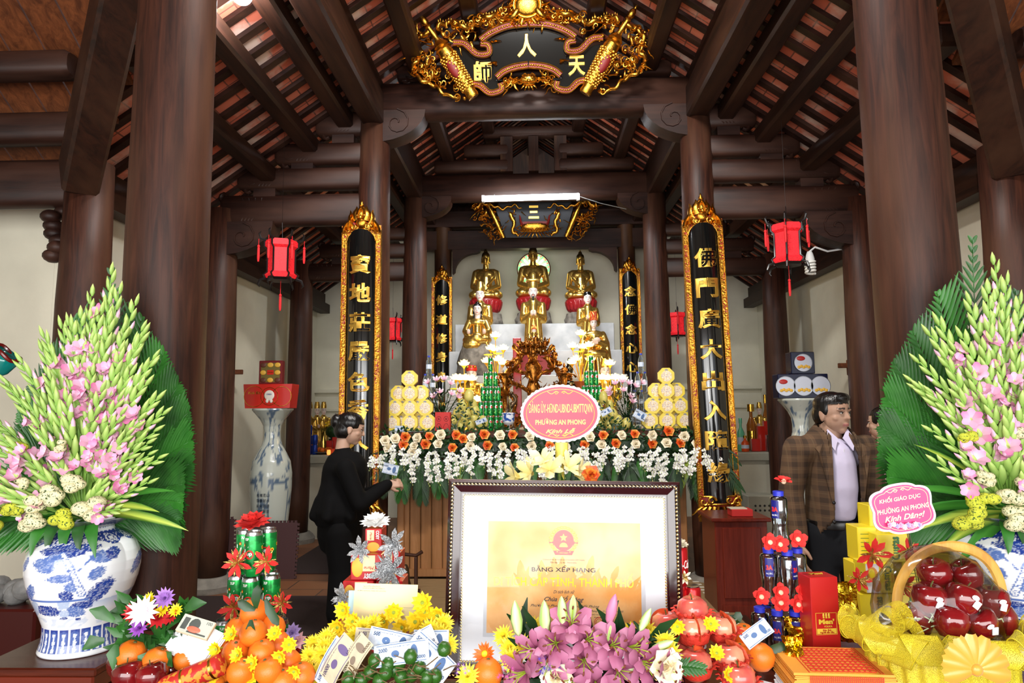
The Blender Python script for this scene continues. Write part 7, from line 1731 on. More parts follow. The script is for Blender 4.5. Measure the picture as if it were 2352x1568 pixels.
m.build('beaded_trim',mat('champagne_gilt','d8b878',.25,metal=1),t)
m=MB();m.box((0,-.0095,FH/2),(FW-.08,.002,FH-.08));m.build('mount_board',mat('white_mount','e6eaf2',.6),t,smooth=False)
sx=.001276;CXp=(1291-1290)*sx;cw,chh=342*sx,240*sx;czc=FH-((1310-1098)*sx)
m=MB();m.box((CXp+.001,-.011,czc-.002),(cw+.022,.002,chh+.018));m.build('grey_mat',mat('grey_mount','c8cdd6',.6),t,smooth=False)
m=MB();m.grid(lambda u,v:(CXp+(u-.5)*cw,-.0128,czc+(v-.5)*chh),1,1);m.build('certificate_sheet',mat('orange_parchment','dc9848',.6,col2='eabf84',scale=7,lo=.4,hi=.62),t)
def pxz(px,py):return(CXp+(px-1291)*sx,czc+(1310-py)*sx)
I=MB();Gd=MB();E=MB()
for s_,px,py,w_,h_,k,sh in(('CỘNG HÒA XÃ HỘI CHỦ NGHĨA VIỆT NAM',1290,1272,94,5,I,0),('Độc lập - Tự do - Hạnh phúc',1290,1278,60,5,I,0),('BẰNG XẾP HẠNG',1290,1292,142,17,I,0),('DI TÍCH CẤP TỈNH, THÀNH PHỐ',1290,1316,310,32,Gd,0),('Di tích lịch sử',1291,1341,47,9,I,.4),('Chùa Hồ Đông',1291,1356,88,15,I,.45),('Phường An Phong, thành phố Hải Phòng',1293,1370,152,9,I,.4),('Hải Phòng, ngày 31 tháng 12 năm 2025',1382,1380,80,5,I,.3),('KT. CHỦ TỊCH ỦY BAN NHÂN DÂN',1378,1387,70,4,I,0),('PHÓ CHỦ TỊCH',1375,1393,34,4,I,0),('Số: 4407 / QĐ - UBND',1197,1383,32,4,I,.2),('năm 2025',1200,1389,22,4,I,.2)):
 x,z=pxz(px,py);k.text(s_,T(x,-.0134,z)@FRONT,w=w_*sx,h=h_*sx,depth=.0004,bold=.012 if k is Gd or h_>12 else 0,shear=sh)
I.build('printed_lettering',mat('ink_dark','2c2a3c',.6),t);Gd.build('gold_title',mat('title_gold','f2cc30',.35,metal=.3),t)
x,z=pxz(1290,1230)
for i in range(22):
 a=R(-62)+R(304)*i/21+PI/2+R(-90);a=R(-60)+R(300)*i/21-R(0);E.ell((x+.036*math.sin(a-PI+R(30)+R(0)) if 0 else x+.036*math.cos(R(-60)+R(300)*i/21),-.0142,z+.036*math.sin(R(-60)+R(300)*i/21)),(.006,.0015,.004),1,8,5)
E.cyl((x,-.0132,z),(x,-.0145,z),.029,n=32)
st=[((.012 if i%2==0 else .005)*math.cos(PI/2+TAU*i/10),(.012 if i%2==0 else .005)*math.sin(PI/2+TAU*i/10)+.008) for i in range(10)]
E.prism([(a+x,b+z) for a,b in st][::-1],.001,1,T(0,-.0155,0));E.prism([(x+.012*math.cos(a),z-.018+.012*math.sin(a)) for a in[PI-PI*i/10 for i in range(11)]][::-1],.001,1,T(0,-.0155,0))
E.prism([(x-.03,z-.028),(x+.03,z-.028),(x+.024,z-.04),(x-.024,z-.04)][::-1],.001,0,T(0,-.0155,0));E.text('VIỆT NAM',T(x,-.0162,z-.034)@FRONT,w=.024,depth=.0004,mi=1)
for s in(-1,1):E.prism([(x+s*.026,z-.004),(x+s*.041,z+.002),(x+s*.041,z-.008),(x+s*.028,z-.014)][::s*-1],.001,0,T(0,-.015,0))
E.build('state_emblem',[mat('emblem_red','d2302c',.4),mat('emblem_gold','eec040',.4)],t,smooth=False)
m=MB();x,z=pxz(1368,1402);m.tube([(x+.012*math.cos(TAU*i/24),-.0136,z+.012*math.sin(TAU*i/24)) for i in range(24)],.0008,4,closed=True);m.tube([(x+.008*math.cos(TAU*i/24),-.0136,z+.008*math.sin(TAU*i/24)) for i in range(24)],.0006,4,closed=True);m.build('red_stamp',mat('emblem_red'),t)
m=MB();m.grid(lambda u,v:((u-.5)*(FW-.08),-.0165,.04+v*(FH-.08)),1,1);m.build('glass_pane',PANE,t)

# ---- round sign on a flower basket
PK=mat('sign_pink','cc3a56',.45);YL=mat('sign_yellow_print','f2e86a',.4);WH=mat('white_card','f4f2f4',.4)
def sign(name,label,px,py,y,wpx,hpx,roll,outline,texts,M1,M2,stick,floral_=0):
 k=y/F;c=at(px,py,y);t=thing(name,label,'sign',c,rot=(0,roll,0));a,b=wpx*k/2,hpx*k/2
 m=MB();m.prism([(p*a,q*b) for p,q in outline(1.0)][::-1],.004,0);m.build('card_back',WH,t,smooth=False)
 m=MB();m.prism([(p*a*.93,q*b*.92) for p,q in outline(0)][::-1],.001,0,T(0,-.0012,0));m.build('printed_face',M1,t,smooth=False)
 m=MB();pts=outline(0);m.tube([(p*a*.85,-.0016,q*b*.84) for p,q in pts],.0008,4,closed=True)
 for s_,dx,dy,w_,h_,sh in texts:m.text(s_,T(dx*k,-.002,dy*k)@FRONT,w=w_*k,h=h_*k,depth=.0006,bold=0 if w_>130 else .02,shear=sh)
 for sg in(-1,1):
  for yy,fl in((hpx*.36,1),(-hpx*.37,-1)):
   if fl<0 and floral_:continue
   m.tube([(sg*(3+i*3.2)*k,-.0018,(yy+fl*3*math.sin(i*.9))*k) for i in range(9)],.0011,5);curl(m,sg*9*k,yy*k,4*k,0,1.1,y=-.0018,w=.001,dirn=sg)
 m.build('printed_text',M2,t)
 m=MB();m.cyl((stick*k,.004,-b*.9),(stick*k*1.0,.012,-b-.16),.004,n=8);m.build('stick',M2 if not floral_ else PET,t)
 return t,k
def oval(s):
 n=88;return[(math.cos(TAU*i/n)*(1+.012*s*(1 if i%2 else-1)),math.sin(TAU*i/n)*(1+.016*s*(1 if i%2 else-1))) for i in range(n)]
def badge(s):
 o=[]
 for i in range(72):
  a=TAU*i/72;r=1+.05*abs(math.cos(2*a))**.5*0;x,z=math.cos(a),math.sin(a);q=.90+.10*abs(math.sin(3*a+.0))
  x=math.copysign(abs(x)**.72,x);z=math.copysign(abs(z)**.72,z);n=max(abs(math.cos(a))**.0,1);o.append((x*q*.98,z*q*.98))
 return o
sign('oval_sign','oval pink card with scalloped white edge and yellow lettering above yellow lilies',1287,949,2.36,182,131,0,oval,[('ĐẢNG ỦY-HĐND-UBND-UBMTTQVN',0,13,144,30,0),('PHƯỜNG AN PHONG',0,-18,114,15,0),('Kính Lễ',0,-39,68,11,.4)],PK,YL,4)
pb=at(1262,1092,2.34);t=thing('flower_basket','yellow lilies in a basket behind the framed certificate, holding the oval card','flower basket',(pb.x,2.34,ZT));zt=pb.z-ZT
MB().lathe([(.07,0),(.09,.06),(.06,.2),(.05,zt-.1),(.08,zt-.05)],20).build('basket_stand',mat('yellow_wicker','c8a84a',.6,bump=.5,bscale=80),t)
LY=vcol('lily_yellow',.5);rs=random.Random(21)
for i,(px,py,d) in enumerate([(1262,1082,(0,-.8,.6)),(1225,1088,(-.8,-.6,.3)),(1300,1078,(.5,-.6,.6)),(1320,1090,(.9,-.5,.2)),(1248,1070,(-.3,-.5,.9)),(1195,1095,(-1,-.4,.1))]):
 q=at(px,py,2.30)-V(t.location);b=MB();b.col=(1,1,1,1);lilyhead(b,aim(q,d),.75,(.82,.70,.22),(.92,.86,.48),1.0);b.build('lily_flower',LY,t,ang=180)
b=MB();q=at(1357,1090,2.3)-V(t.location);rose(b,aim(q,(.1,-1,.4)),1.0);b.build('orange_rose',ORANGEP,t,ang=180)
m=MB()
for i in range(26):P0=V((rs.uniform(-.1,.12),rs.uniform(-.05,.02),zt-.08+rs.uniform(0,.04)));d=V((rs.uniform(-1,1),-.3,rs.uniform(-.1,.8)));m.leaf([P0,P0+d*.03,P0+d*.06],[.005,.014,.001])
m.build('greenery',GREEN,t)
q=at(1290,1030,2.33)-V(t.location);MB().lathe([(.022,-.05),(.022,.02)],12,0,Matrix.Translation(q)).build('card_holder',YL,t)

# ---- drink can towers
grp='green cans of the front tower'
def tower(px,y,rows,proto,fn,grp,lbl):
 out=proto;X0=at(px,1400,y).x
 for k,row in enumerate(rows):
  nm=['bottom','middle','top'][k]
  for i,(dx,dy) in enumerate(row):
   wh=('front' if dy<=min(b for a,b in row)+.005 else 'back' if dy>.03 else 'side')+(' left' if dx<-.01 else ' right' if dx>.01 else ' centre')
   if abs(dx)>.07:wh='outer '+wh
   lb=lbl.format(wh,nm);loc=(X0+dx,y+dy,ZT+k*.133+.001)
   if out is None:out=fn(loc,lb,grp)
   else:copytree(out,loc=loc,rz=rnd.uniform(-.45,.25),label=lb,group=grp)
 return out
hexr=[[(-.085,-.01),(-.03,-.04),(.03,-.04),(.085,-.01),(-.056,.045),(.0,.05),(.056,.045),(0,.005)],[(-.05,-.012),(.004,-.04),(.056,-.01),(-.028,.035),(.03,.038)],[(-.03,-.005),(.008,-.035),(.030,.02)]]
CP=can7((0,0,0),'x',grp,r=.0268,h=.131,rz=.3)
LOC0=tower(583,2.13,hexr,CP,None,grp,'green fruit-print can, {} in the {} layer of the front can tower')
for ch in KIDS[CP.name]:bpy.data.objects.remove(ch)
bpy.data.objects.remove(CP)
FELT=mat('red_felt','d0251f',.7,bump=.2,bscale=60);TINS=mat('gold_tinsel','c9ab62',.3,metal=.9,bump=.8,bscale=90);SILV=mat('silver_glitter','b8bcc0',.3,metal=.85,bump=1,bscale=160);FW_=mat('white_felt','f2f2f0',.7)
def pomp(name,loc,mt,s,label,cat='paper flower',d=(0,-.25,1),group=None,n=(8,10,12,14)):
 b=MB();flower(b,aim((0,0,0),d),[(n[0],.03*s,.022*s,.1,-.5,.5),(n[1],.04*s,.026*s,.4,-.1,.4),(n[2],.048*s,.028*s,.8,.2,.3),(n[3],.054*s,.028*s,1.25,.3,.2)],0,nx=2,ny=3);return b.build(name,mt,label=label,cat=cat,group=group,loc=loc,ang=180)
pomp('paper_flower',at(581,1206,2.12),FELT,1.05,'big red paper flower crowning the green can tower')
def poins(loc,s,m1,m2,label,group,d=(0,-1,.2),seed=0):
 s*=.74;t=thing('artificial_flower',label,'artificial flower',loc,0,group);rs_=random.Random(seed);b=MB();g=MB()
 for i in range(7):petal(b,aim((0,0,0),d)@Matrix.Rotation(TAU*i/7+rs_.uniform(-.2,.2),4,'Z')@Matrix.Rotation(-rs_.uniform(.9,1.35),4,'X'),s*rs_.uniform(.85,1.15),s*.34,0,.2,.2,2,4,0,base=.1)
 for i in range(7):
  for q in range(3):petal(g,aim((0,0,0),d)@Matrix.Rotation(TAU*(i+.5)/7+rs_.uniform(-.3,.3),4,'Z')@Matrix.Rotation(-rs_.uniform(.3,1.5),4,'X'),s*rs_.uniform(.5,1.0),s*.12,0,.3,.3,2,3,0,base=.1)
 b.build('petals',m1,t,ang=180);g.build('tinsel_leaves',m2,t,ang=180)
PG='tinsel poinsettias'
for i,(px,py,y,s,w_) in enumerate([(545,1292,2.06,.062,'left shoulder of the green can tower'),(612,1290,2.06,.062,'right shoulder of the green can tower'),(537,1395,2.04,.062,'lower left of the green can tower'),(648,1384,2.06,.05,'lower right of the green can tower'),(2003,1272,2.1,.075,'left of the yellow biscuit boxes'),(2085,1265,2.12,.05,'right of the yellow biscuit boxes'),(1972,1330,2.1,.05,'lower left of the yellow biscuit boxes'),(2072,1345,2.08,.055,'between lower yellow boxes and the basket handle')]):
 poins(at(px,py,y),s,FELT,TINS,'red felt poinsettia with gold tinsel, '+w_,PG,seed=i)
for i,(px,py,s,w_) in enumerate([(828,1262,.055,'left of the top red biscuit box'),(903,1250,.065,'right of the top red biscuit box'),(897,1310,.085,'covering the right of the middle red boxes'),(788,1372,.055,'low on the left of the red boxes')]):
 poins(at(px,py,2.06),s,SILV,SILV,'silver glitter flower '+w_,'silver glitter flowers',seed=20+i)
 # ---- biscuit boxes
RB=mat('red_biscuit_card','c01f26',.3,coat=.3);BY=mat('biscuit_print','eeb63e',.5);CRM=mat('cream_label','f0dfae',.5)
def cosy(x0,x1,y0,y1,D,label,style=0,dep=.10):
 A=at(x0,y1,D);B=at(x1,y0,D);w_,h_=B.x-A.x,B.z-A.z;t=thing('biscuit_box',label,'box',((A.x+B.x)/2,D,A.z),0,'red biscuit boxes');MB().box((0,dep/2,h_/2),(w_,dep,h_),bev=.002).build('card_body',RB,t,smooth=False)
 m=MB();
 if style:m.ell((-.0,-.001,h_*.27),(w_*.38,.002,h_*.2),0,20,8);m.box((-w_*.16,-.001,h_*.74),(w_*.42,.002,h_*.42),1);m.text('Marie',T(-w_*.14,-.003,h_*.72,ry=PI/2)@FRONT,w=h_*.3,mi=3,depth=.001,shear=.3);m.text('COSY',T(w_*.26,-.003,h_*.75,ry=PI/2)@FRONT,w=h_*.36,h=w_*.2,mi=2,depth=.001,bold=.04)
 else:m.ell((-w_*.28,-.001,h_*.5),(w_*.19,.002,h_*.38),0,20,8);m.box((w_*.10,-.001,h_*.66),(w_*.40,.002,h_*.62),1);m.text('Marie',T(w_*.1,-.003,h_*.48,ry=PI)@FRONT,w=w_*.32,mi=3,depth=.001,shear=.3);m.text('COSY',T(w_*.12,-.003,h_*.17,ry=PI)@FRONT,w=w_*.38,h=h_*.2,mi=2,depth=.001,bold=.04)
 m.build('box_print',[BY,CRM,PAPER,RB],t,ang=40)
cosy(838,877,1214,1271,2.16,'small upright red biscuit box at the top of its tower',1,.07)
cosy(805,876,1273,1332,2.12,'red biscuit box with upside-down lettering in the middle layer');cosy(879,919,1268,1330,2.16,'red biscuit box behind the large silver flower',1,.08)
cosy(786,858,1334,1402,2.11,'red biscuit box behind the light blue envelope');cosy(862,924,1334,1402,2.13,'red biscuit box behind the cream envelope');cosy(775,850,1404,1497,2.12,'lowest red biscuit box behind the left yellow mums');cosy(853,930,1404,1497,2.12,'lowest red biscuit box behind the cream envelope')
pomp('paper_flower',at(863,1204,2.17),FW_,.95,'big white paper flower crowning the red biscuit boxes')
CU=mat('custard_yellow','ecd52a',.35,coat=.2);GRN=mat('green_print','1c6a30',.4);EGG=mat('cake_print','e29a4a',.5)
def custas(x0,x1,y0,y1,D,label,style=0,dep=.08):
 A=at(x0,y1,D);B=at(x1,y0,D);w_,h_=B.x-A.x,B.z-A.z;t=thing('biscuit_box',label,'box',((A.x+B.x)/2,D,A.z),0,'yellow cake boxes');MB().box((0,dep/2,h_/2),(w_,dep,h_),bev=.002).build('card_body',CU,t,smooth=False);m=MB()
 if style!=1:m.text('Custas',T(w_*(.28 if style else .05),-.002,h_*.5,ry=PI/2 if style==2 else-PI/2)@FRONT,w=h_*.82,h=w_*.26,depth=.001,bold=.03);m.text('ORION',T(w_*.42,-.002,h_*.5,ry=-PI/2)@FRONT,w=h_*.3,mi=2,depth=.001)
 if style==2:m.box((-w_*.26,-.0005,h_*.5),(w_*.46,.001,h_*.96),3);m.ell((-w_*.28,-.002,h_*.62),(w_*.2,.002,h_*.26),1,16,8);m.ell((-w_*.14,-.003,h_*.25),(w_*.16,.002,h_*.2),1,16,8);m.ell((-w_*.3,-.003,h_*.66),(w_*.12,.002,h_*.16),4,14,8)
 if style==1:[m.box((0,-.001,h_*(.2+.12*i)),(w_*.7,.001,.0015)) for i in range(6)]
 m.build('box_print',[GRN,EGG,RB,PAPER,CU],t,ang=40)
custas(1999,2050,1160,1225,2.27,'yellow cake box on top, half behind the pink card');custas(1973,2013,1210,1290,2.25,'yellow cake box seen from its plain end, upper left',1);custas(2016,2088,1226,1291,2.2,'yellow cake box with two names, upper middle',0)
custas(1966,1989,1292,1360,2.24,'yellow cake box end behind the red ribbon',1);custas(1991,2052,1293,1362,2.17,'yellow cake box showing cut cakes on its front',2);custas(2076,2120,1290,1350,2.26,'yellow cake box behind the basket handle',1)
custas(1979,2050,1364,1424,2.2,'yellow cake box near the bottom beside the gold foil pack');custas(1979,2050,1426,1479,2.2,'lowest yellow cake box behind the mesh ribbon');custas(2054,2125,1352,1424,2.26,'yellow cake box behind the wrapped apples, upper');custas(2054,2125,1426,1464,2.26,'yellow cake box behind the wrapped apples, lowest')
# ---- red cola cans right of the frame
CR=mat('cola_red','c4141c',.28,metal=.4)
def cola(px,py,lb):
 p=at(px,py,2.12);p.z=ZT+.001+.115*round((1480-py)/75);t=thing('drink_can',lb,'can',p,0,'red cola cans');r,h=.027,.112;MB().lathe([(r*.8,0),(r,.008),(r,h-.008),(r*.85,h)],22).build('can_body',CR,t,ang=50);MB().lathe([(r*.86,h),(r*.88,h+.003),(0,h)],22).build('lid',ALU,t)
 m=MB();m.text('Coca-Cola',Matrix(),w=.062,h=.024,depth=.0005,shear=.3,bold=.015,fn=lambda X,Y,Z_:wrap(r)(X+.006,Y+h*.58,Z_+.0006));m.build('white_script',WHITEP,t)
for px,py,lb in((1560,1330,'red cola can at the top of the stack right of the frame'),(1558,1405,'red cola can directly behind the frame edge, middle layer'),(1590,1405,'red cola can farthest right in the middle layer'),(1560,1480,'red cola can lowest behind the frame edge'),(1600,1480,'red cola can lowest behind the apples')):cola(px,py,lb)
poins(at(1572,1325,2.05),.03,mat('cream_felt','e6e0c8',.7),TINS,'cream and gold artificial flower on the red cola cans',None,seed=40);pomp('paper_flower',at(1562,1252,2.12),mat('cream_felt'),.5,'cream artificial flower on top of the red cola cans')
# ---- water bottle tower
def wb2(loc,lb):
 t=thing('water_bottle',lb,'bottle',loc,0,'bottled water of the front tower');r,h=.0255,.166
 MB().lathe([(r*.75,0),(r,.006),(r*.97,h*.2),(r*.82,h*.36),(r*.9,h*.48),(r,h*.55),(r,h*.84),(r*.9,h*.88),(r*.5,h*.905),(r*.5,h*.92)],20,rad=lambda a,q:1+.03*math.cos(8*a)*(q<.75)).build('bottle_body',PET,t,ang=60)
 MB().lathe([(r*.62,h*.91),(r*.64,h*.99),(r*.5,h),(0,h)],16).build('cap',mat('cap_blue','2b35c0',.4),t);m=MB()
 f=wrap(r+.001);m.grid(lambda u,v:f((u-.5)*.024,h*(.52+.32*v),0),6,1,0);m.text('3A',Matrix(),w=.018,h=.014,mi=1,depth=.0005,bold=.05,fn=lambda X,Y,Z_:f(X,Y+h*.68,Z_+.0008));m.text('NƯỚC',Matrix(),w=.018,h=.006,mi=2,depth=.0005,fn=lambda X,Y,Z_:f(X,Y+h*.58,Z_+.0008));m.build('bottle_label',[mat('label_navy','1a1f7a',.35),mat('label_red','e03028',.4),PAPER],t);return t
X0=at(1800,1400,2.14).x;W2=None
for k,row in enumerate([[(-.075,-.01),(-.035,-.045),(.015,-.05),(.062,-.02),(-.04,.04),(.03,.045)],[(-.038,.0),(.006,-.035),(.048,.0),(.004,.035)],[(0,0)]]):
 for i,(dx,dy) in enumerate(row):
  lb=f'clear water bottle with blue cap, {["far left", "front left", "front right", "far right", "back left", "back right"][i] if k == 0 else ["left", "front", "right", "back"][i]} in the {["bottom", "middle"][k]} tier of the front tower' if k<2 else 'single clear water bottle with blue cap topping the front tower'
  loc=(X0+dx,2.14+dy,ZT+k*.169+.001)
  if W2 is None:W2=wb2(loc,lb)
  else:copytree(W2,loc=loc,rz=rnd.uniform(-.9,.9),label=lb)
for i,(px,py,w_) in enumerate([(1799,1105,'on the cap of the top bottle'),(1768,1245,'left on the middle tier'),(1791,1250,'front on the middle tier'),(1832,1238,'right on the middle tier'),(1748,1370,'far left on the bottom tier'),(1792,1360,'upper front on the bottom tier'),(1793,1384,'lower front on the bottom tier'),(1845,1358,'upper right on the bottom tier'),(1833,1388,'lower right on the bottom tier')]):
 t=thing('felt_flower','small red felt flower '+w_,'artificial flower',at(px,py,2.055 if i else 2.14),0,'red felt flowers');b=MB();flower(b,aim((0,0,0),(.1*(i%3-1),-1,.3) if i else(0,-.3,1)),[(5,.028,.022,1.3,.1,.3),(5,.02,.016,.9,.2,.3)],0,nx=2,ny=6);b.build('petals',FELT,t,ang=180);b=MB();b.ell((0,-.004,0),(.008,.005,.008),0,10,6);b.build('centre',mat('pale_stamen','e8c0a0',.6),t)
 # ---- vodka box, foil packs, joss paper
A=at(1864,1470,2.0);dz=A.z-ZT-.002;t=thing('gift_carton','tall red carton with gold lettering between bottles and gold foil','box',(A.x+.043,2.0,A.z),.12);w_,h_=.081,.170
MB().box((0,.035,(h_-dz)/2),(w_,.07,h_+dz),bev=.002).build('card_body',mat('crimson_card','b81c1c',.35),t,smooth=False)
GP=mat('gold_print','e0c040',.4);m=MB();zz=h_*.27
for a,b,c_,d in((-.03,.03,.0,.0),(-.03,.03,.058,.058)):m.box(((a+b)/2,-.001,zz-.03+c_),(.06,.001,.001))
for x in(-.03,.03):m.box((x,-.001,zz-.001),(.001,.001,.058))
m.box((0,-.001,zz-.021),(.056,.001,.014));m.text("Men'",T(0,-.002,zz+.005)@FRONT,w=.045,h=.014,depth=.001,bold=.05);m.text('VODKA',T(.004,-.002,zz-.008)@FRONT,w=.024,depth=.001);m.text("Men'",T(0,.04,h_+.0015),w=.04,h=.014,depth=.001,bold=.05)
for i in(-1,0,1):m.ell((i*.008,-.002,zz+.022),(.003,.001,.006),0,8,5);m.box((i*.008,-.002,zz+.016),(.005,.001,.004))
m.build('gold_print',GP,t);m=MB();m.text('Bản lĩnh',T(0,-.003,zz-.018)@FRONT,w=.024,depth=.001);m.text('Người dẫn đầu',T(0,-.003,zz-.024)@FRONT,w=.04,depth=.001);m.build('slogan',mat('crimson_card'),t)
FO=mat('gold_foil','e8bc2c',.16,metal=1,bump=1,bscale=26)
def pack(x0,x1,y0,y1,D,label,seed):
 A=at(x0,y1,D);B=at(x1,y0,D);w_,h_=B.x-A.x,B.z-A.z;rs_=random.Random(seed);m=MB();n=10
 g=[[V((rs_.uniform(-.004,.004),rs_.uniform(-.006,.006),0)) for _ in range(n+1)] for _ in range(n+1)]
 for s in(-1,1):m.grid(lambda u,v:(((u-.5)*w_+g[int(v*n)][int(u*n)].x,s*(.006+.03*math.sin(PI*u)**.6*(1 if v<.78 else .25)*math.sin(PI*min(1,v+.12))**.5)+g[int(v*n)][int(u*n)].y,v*h_)),n,n)
 return m.build('foil_pack',FO,label=label,cat='packet',group='gold foil packs',loc=((A.x+B.x)/2,D+.03,A.z),ang=30)
pack(1928,1979,1342,1476,2.16,'upright gold foil pack right of the red carton',1);pack(1816,1868,1424,1495,2.05,'crumpled gold foil pack left in front of the red carton',2);pack(1812,1850,1470,1566,1.86,'crumpled gold foil pack at the lower left of the joss paper',3)
t=thing('joss_paper_stack','stack of orange joss paper with red print over white sheets','paper stack',(at(1935,1540,1.78).x,1.84,ZT),-.06);rs=random.Random(4)
for nm,z0,z1,mt in(('white_sheets',.0,.055,PAPER),('orange_sheets',.055,.115,mat('joss_orange','eba43c',.6))):
 m=MB();n=int((z1-z0)/.0035)
 for i in range(n):m.box((rs.uniform(-.004,.004)-(.004 if z0 else 0),rs.uniform(-.004,.004),z0+(i+.5)*(z1-z0)/n),(.235,.19,(z1-z0)/n*.8))
 m.build(nm,mt,t,smooth=False)
m=MB();RP=mat('joss_red_print','cf3a1e',.6)
for i in range(12):
 for j in range(9):x,y=-.07+i*.0127,-.075+j*.0185;m.tube([(x+.008*math.cos(TAU*q/10),y+.009*math.sin(TAU*q/10),.1162) for q in range(10)],.0011,4,closed=True)
for x in(-.085,.082,.088):m.box((x,0,.1162),(.002,.185,.001))
for i in range(36):m.box((-.085+.0048*i,-.1006,.085),(.0026,.001,.05))
m.build('red_pattern',RP,t)
# ---- fruit
ORP=mat('orange_peel');ORP=MATS['orange_peel'];APP=mat('red_apple_skin','4e070d',.12,coat=.6,col2='7c1418',scale=9,stretch=(1,1,.3));APK=mat('pink_apple_skin','c8504a',.2,coat=.4,col2='e6a07c',scale=7,stretch=(1,1,.4),lo=.4,hi=.62)
def fruitlathe(kind):
 m=MB();
 if kind=='orange':m.lathe([(0,-.034),(.016,-.0325),(.03,-.02),(.0365,0),(.031,.019),(.017,.0315),(.006,.0325),(0,.030)],26)
 else:m.lathe([(0,-.030),(.008,-.034),(.02,-.033),(.034,-.016),(.040,.006),(.036,.026),(.022,.036),(.010,.034),(0,.024)],26,rad=lambda a,q:1+.02*math.cos(5*a))
 return m
PROT={}
def fruit(kind,px,py,y,label,group,s=1.0,mt=None,name=None,stem=True):
 mt=mt or(ORP if kind=='orange' else APP);key=(kind,mt.name);p=at(px,py,y);p.z=max(p.z,ZT+.036*s);nm=name or kind
 rot=(rnd.uniform(-.35,.2),rnd.uniform(-.3,.3),rnd.uniform(0,6))
 if key not in PROT:
  t=thing(nm,label,nm.split('_')[-1],p,rot=rot,group=group);fruitlathe(kind).build('peel' if kind=='orange' else 'skin',mt,t,ang=180)
  m=MB();(m.lathe([(.005,.029),(.004,.034),(0,.035)],6) if kind=='orange' else m.tube([(0,0,.022),(.002,0,.036),(.006,0,.046)],.0018,5));m.build('stalk',mat('stalk','5a5a2a',.7),t);PROT[key]=t;t.scale=(s,s,s)
 else:t=copytree(PROT[key],loc=p,rot=rot,label=label,group=group,scale=s)
 return t
rows=[(583,1405,1.86,'topmost orange of the front pyramid'),(581,1453,1.80,'large orange just under the topmost, front'),(624,1443,1.87,'orange right behind the second row of the pyramid'),(547,1448,1.87,'orange left behind the second row of the pyramid'),(522,1488,1.86,'third-row orange at the far left of the pyramid'),(637,1481,1.85,'third-row orange at the far right of the pyramid'),(541,1500,1.79,'third-row orange front left with a daisy on it'),(601,1499,1.78,'third-row orange front right'),(661,1522,1.82,'fourth-row orange at the right, large'),(510,1535,1.80,'fourth-row orange at the left'),(552,1543,1.74,'fourth-row orange front left'),(617,1541,1.73,'fourth-row orange front right'),(487,1556,1.78,'lowest orange at the far left corner of the pyramid'),(693,1552,1.78,'lowest orange at the far right corner of the pyramid'),(650,1566,1.74,'lowest orange cut by the bottom edge under the pyramid')]
for px,py,y,lb in rows:fruit('orange',px,py,y,lb,'oranges of the front pyramid',y/1.83*.98)
for px,py,y,lb,s in((302,1503,1.8,'orange under the mixed bouquet, left',1.05),(361,1519,1.78,'orange under the mixed bouquet, middle, below green leaves',1),(428,1513,1.8,'small orange beside the money stack',.9),(1121,1546,1.72,'orange with dark stalk below the orange gerbera',1.0),(1709,1462,1.95,'orange beside the pink netted apples, upper',.98),(1700,1506,1.9,'orange half hidden behind the netted apples',.95),(1747,1508,1.86,'orange on the white plate right of the netted apples',1.0)):fruit('orange',px,py,y,lb,None,s)
for px,py,y,lb in((296,1553,1.75,'dark red apple at the lower left under the orange'),(350,1556,1.73,'dark red apple lower middle beside the brocade'),(280,1528,1.85,'dark red apple behind the left orange'),(396,1541,1.82,'dark red apple partly behind the middle orange')):fruit('apple',px,py,y,lb,'apples at the left corner',.95)
NETM=mat('red_foam_net','e0402e',.6,bump=.3,bscale=90)
for i,(px,py,y,lb) in enumerate([(1591,1405,1.84,'topmost pink apple in a red foam net'),(1533,1440,1.88,'pink apple in foam net, left of the second row beside the mums'),(1592,1452,1.80,'pink apple in foam net, middle of the second row'),(1656,1445,1.85,'pink apple in foam net, right of the second row'),(1597,1528,1.76,'pink apple in foam net, front of the lowest row'),(1676,1514,1.80,'pale pink apple in foam net, right of the third row'),(1545,1500,1.84,'pink apple in foam net, behind the lilies'),(1697,1560,1.76,'pink apple in foam net, lowest right, cut by the bottom edge')]):
 o=fruit('apple',px,py,y,lb,'pink apples in red foam nets',1.0,APK);o.rotation_euler=(rnd.uniform(-.15,.1),0,rnd.uniform(0,6))
 n=MB();n.lathe([(.012,-.036),(.036,-.022),(.0425,-.002),(.0425,.001)],24);[n.tube([(.042*math.cos(a),.042*math.sin(a),-.002),(.048*math.cos(a+.05),.048*math.sin(a+.05),.006),(.056*math.cos(a+.12),.056*math.sin(a+.12),.004)],[.005,.005,.003],5,flat=.5) for a in[TAU*q/14 for q in range(14)]];n.build('foam_net',NETM,o,ang=60)
 n=MB();n.tube([(0,-.0425*math.cos(a),.037*math.sin(a)+.004) for a in[-.4+.16*q for q in range(14)]],.007,6,flat=.3);n.build('red_band',mat('band_orange','e2552a',.5),o)
DY=mat('daisy_yellow','f0cc1a',.55);MUM=mat('mum_yellow','f2dc22',.55,col2='fae84a',scale=40);EYE=mat('daisy_eye','8a9a2a',.6)
def daisy(px,py,y,s,lb,grp,d=None,mt=DY):
 t=thing('daisy',lb,'flower',at(px,py,y),0,grp);d=d or(rnd.uniform(-.4,.4),-1,rnd.uniform(-.1,.6));b=MB();flower(b,aim((0,0,0),d),[(11,.022*s,.009*s,1.25,-.3,.2),(9,.018*s,.008*s,.9,-.3,.2)],0,nx=1,ny=3);b.build('petals',mt,t,ang=180);b=MB();b.ell((0,0,0),(.0055*s,)*3,0,8,6);v=V(d).normalized();b.tube([(0,0,0),tuple(v*-.02)],.002,5);b.build('eye_and_stalk',EYE,t)
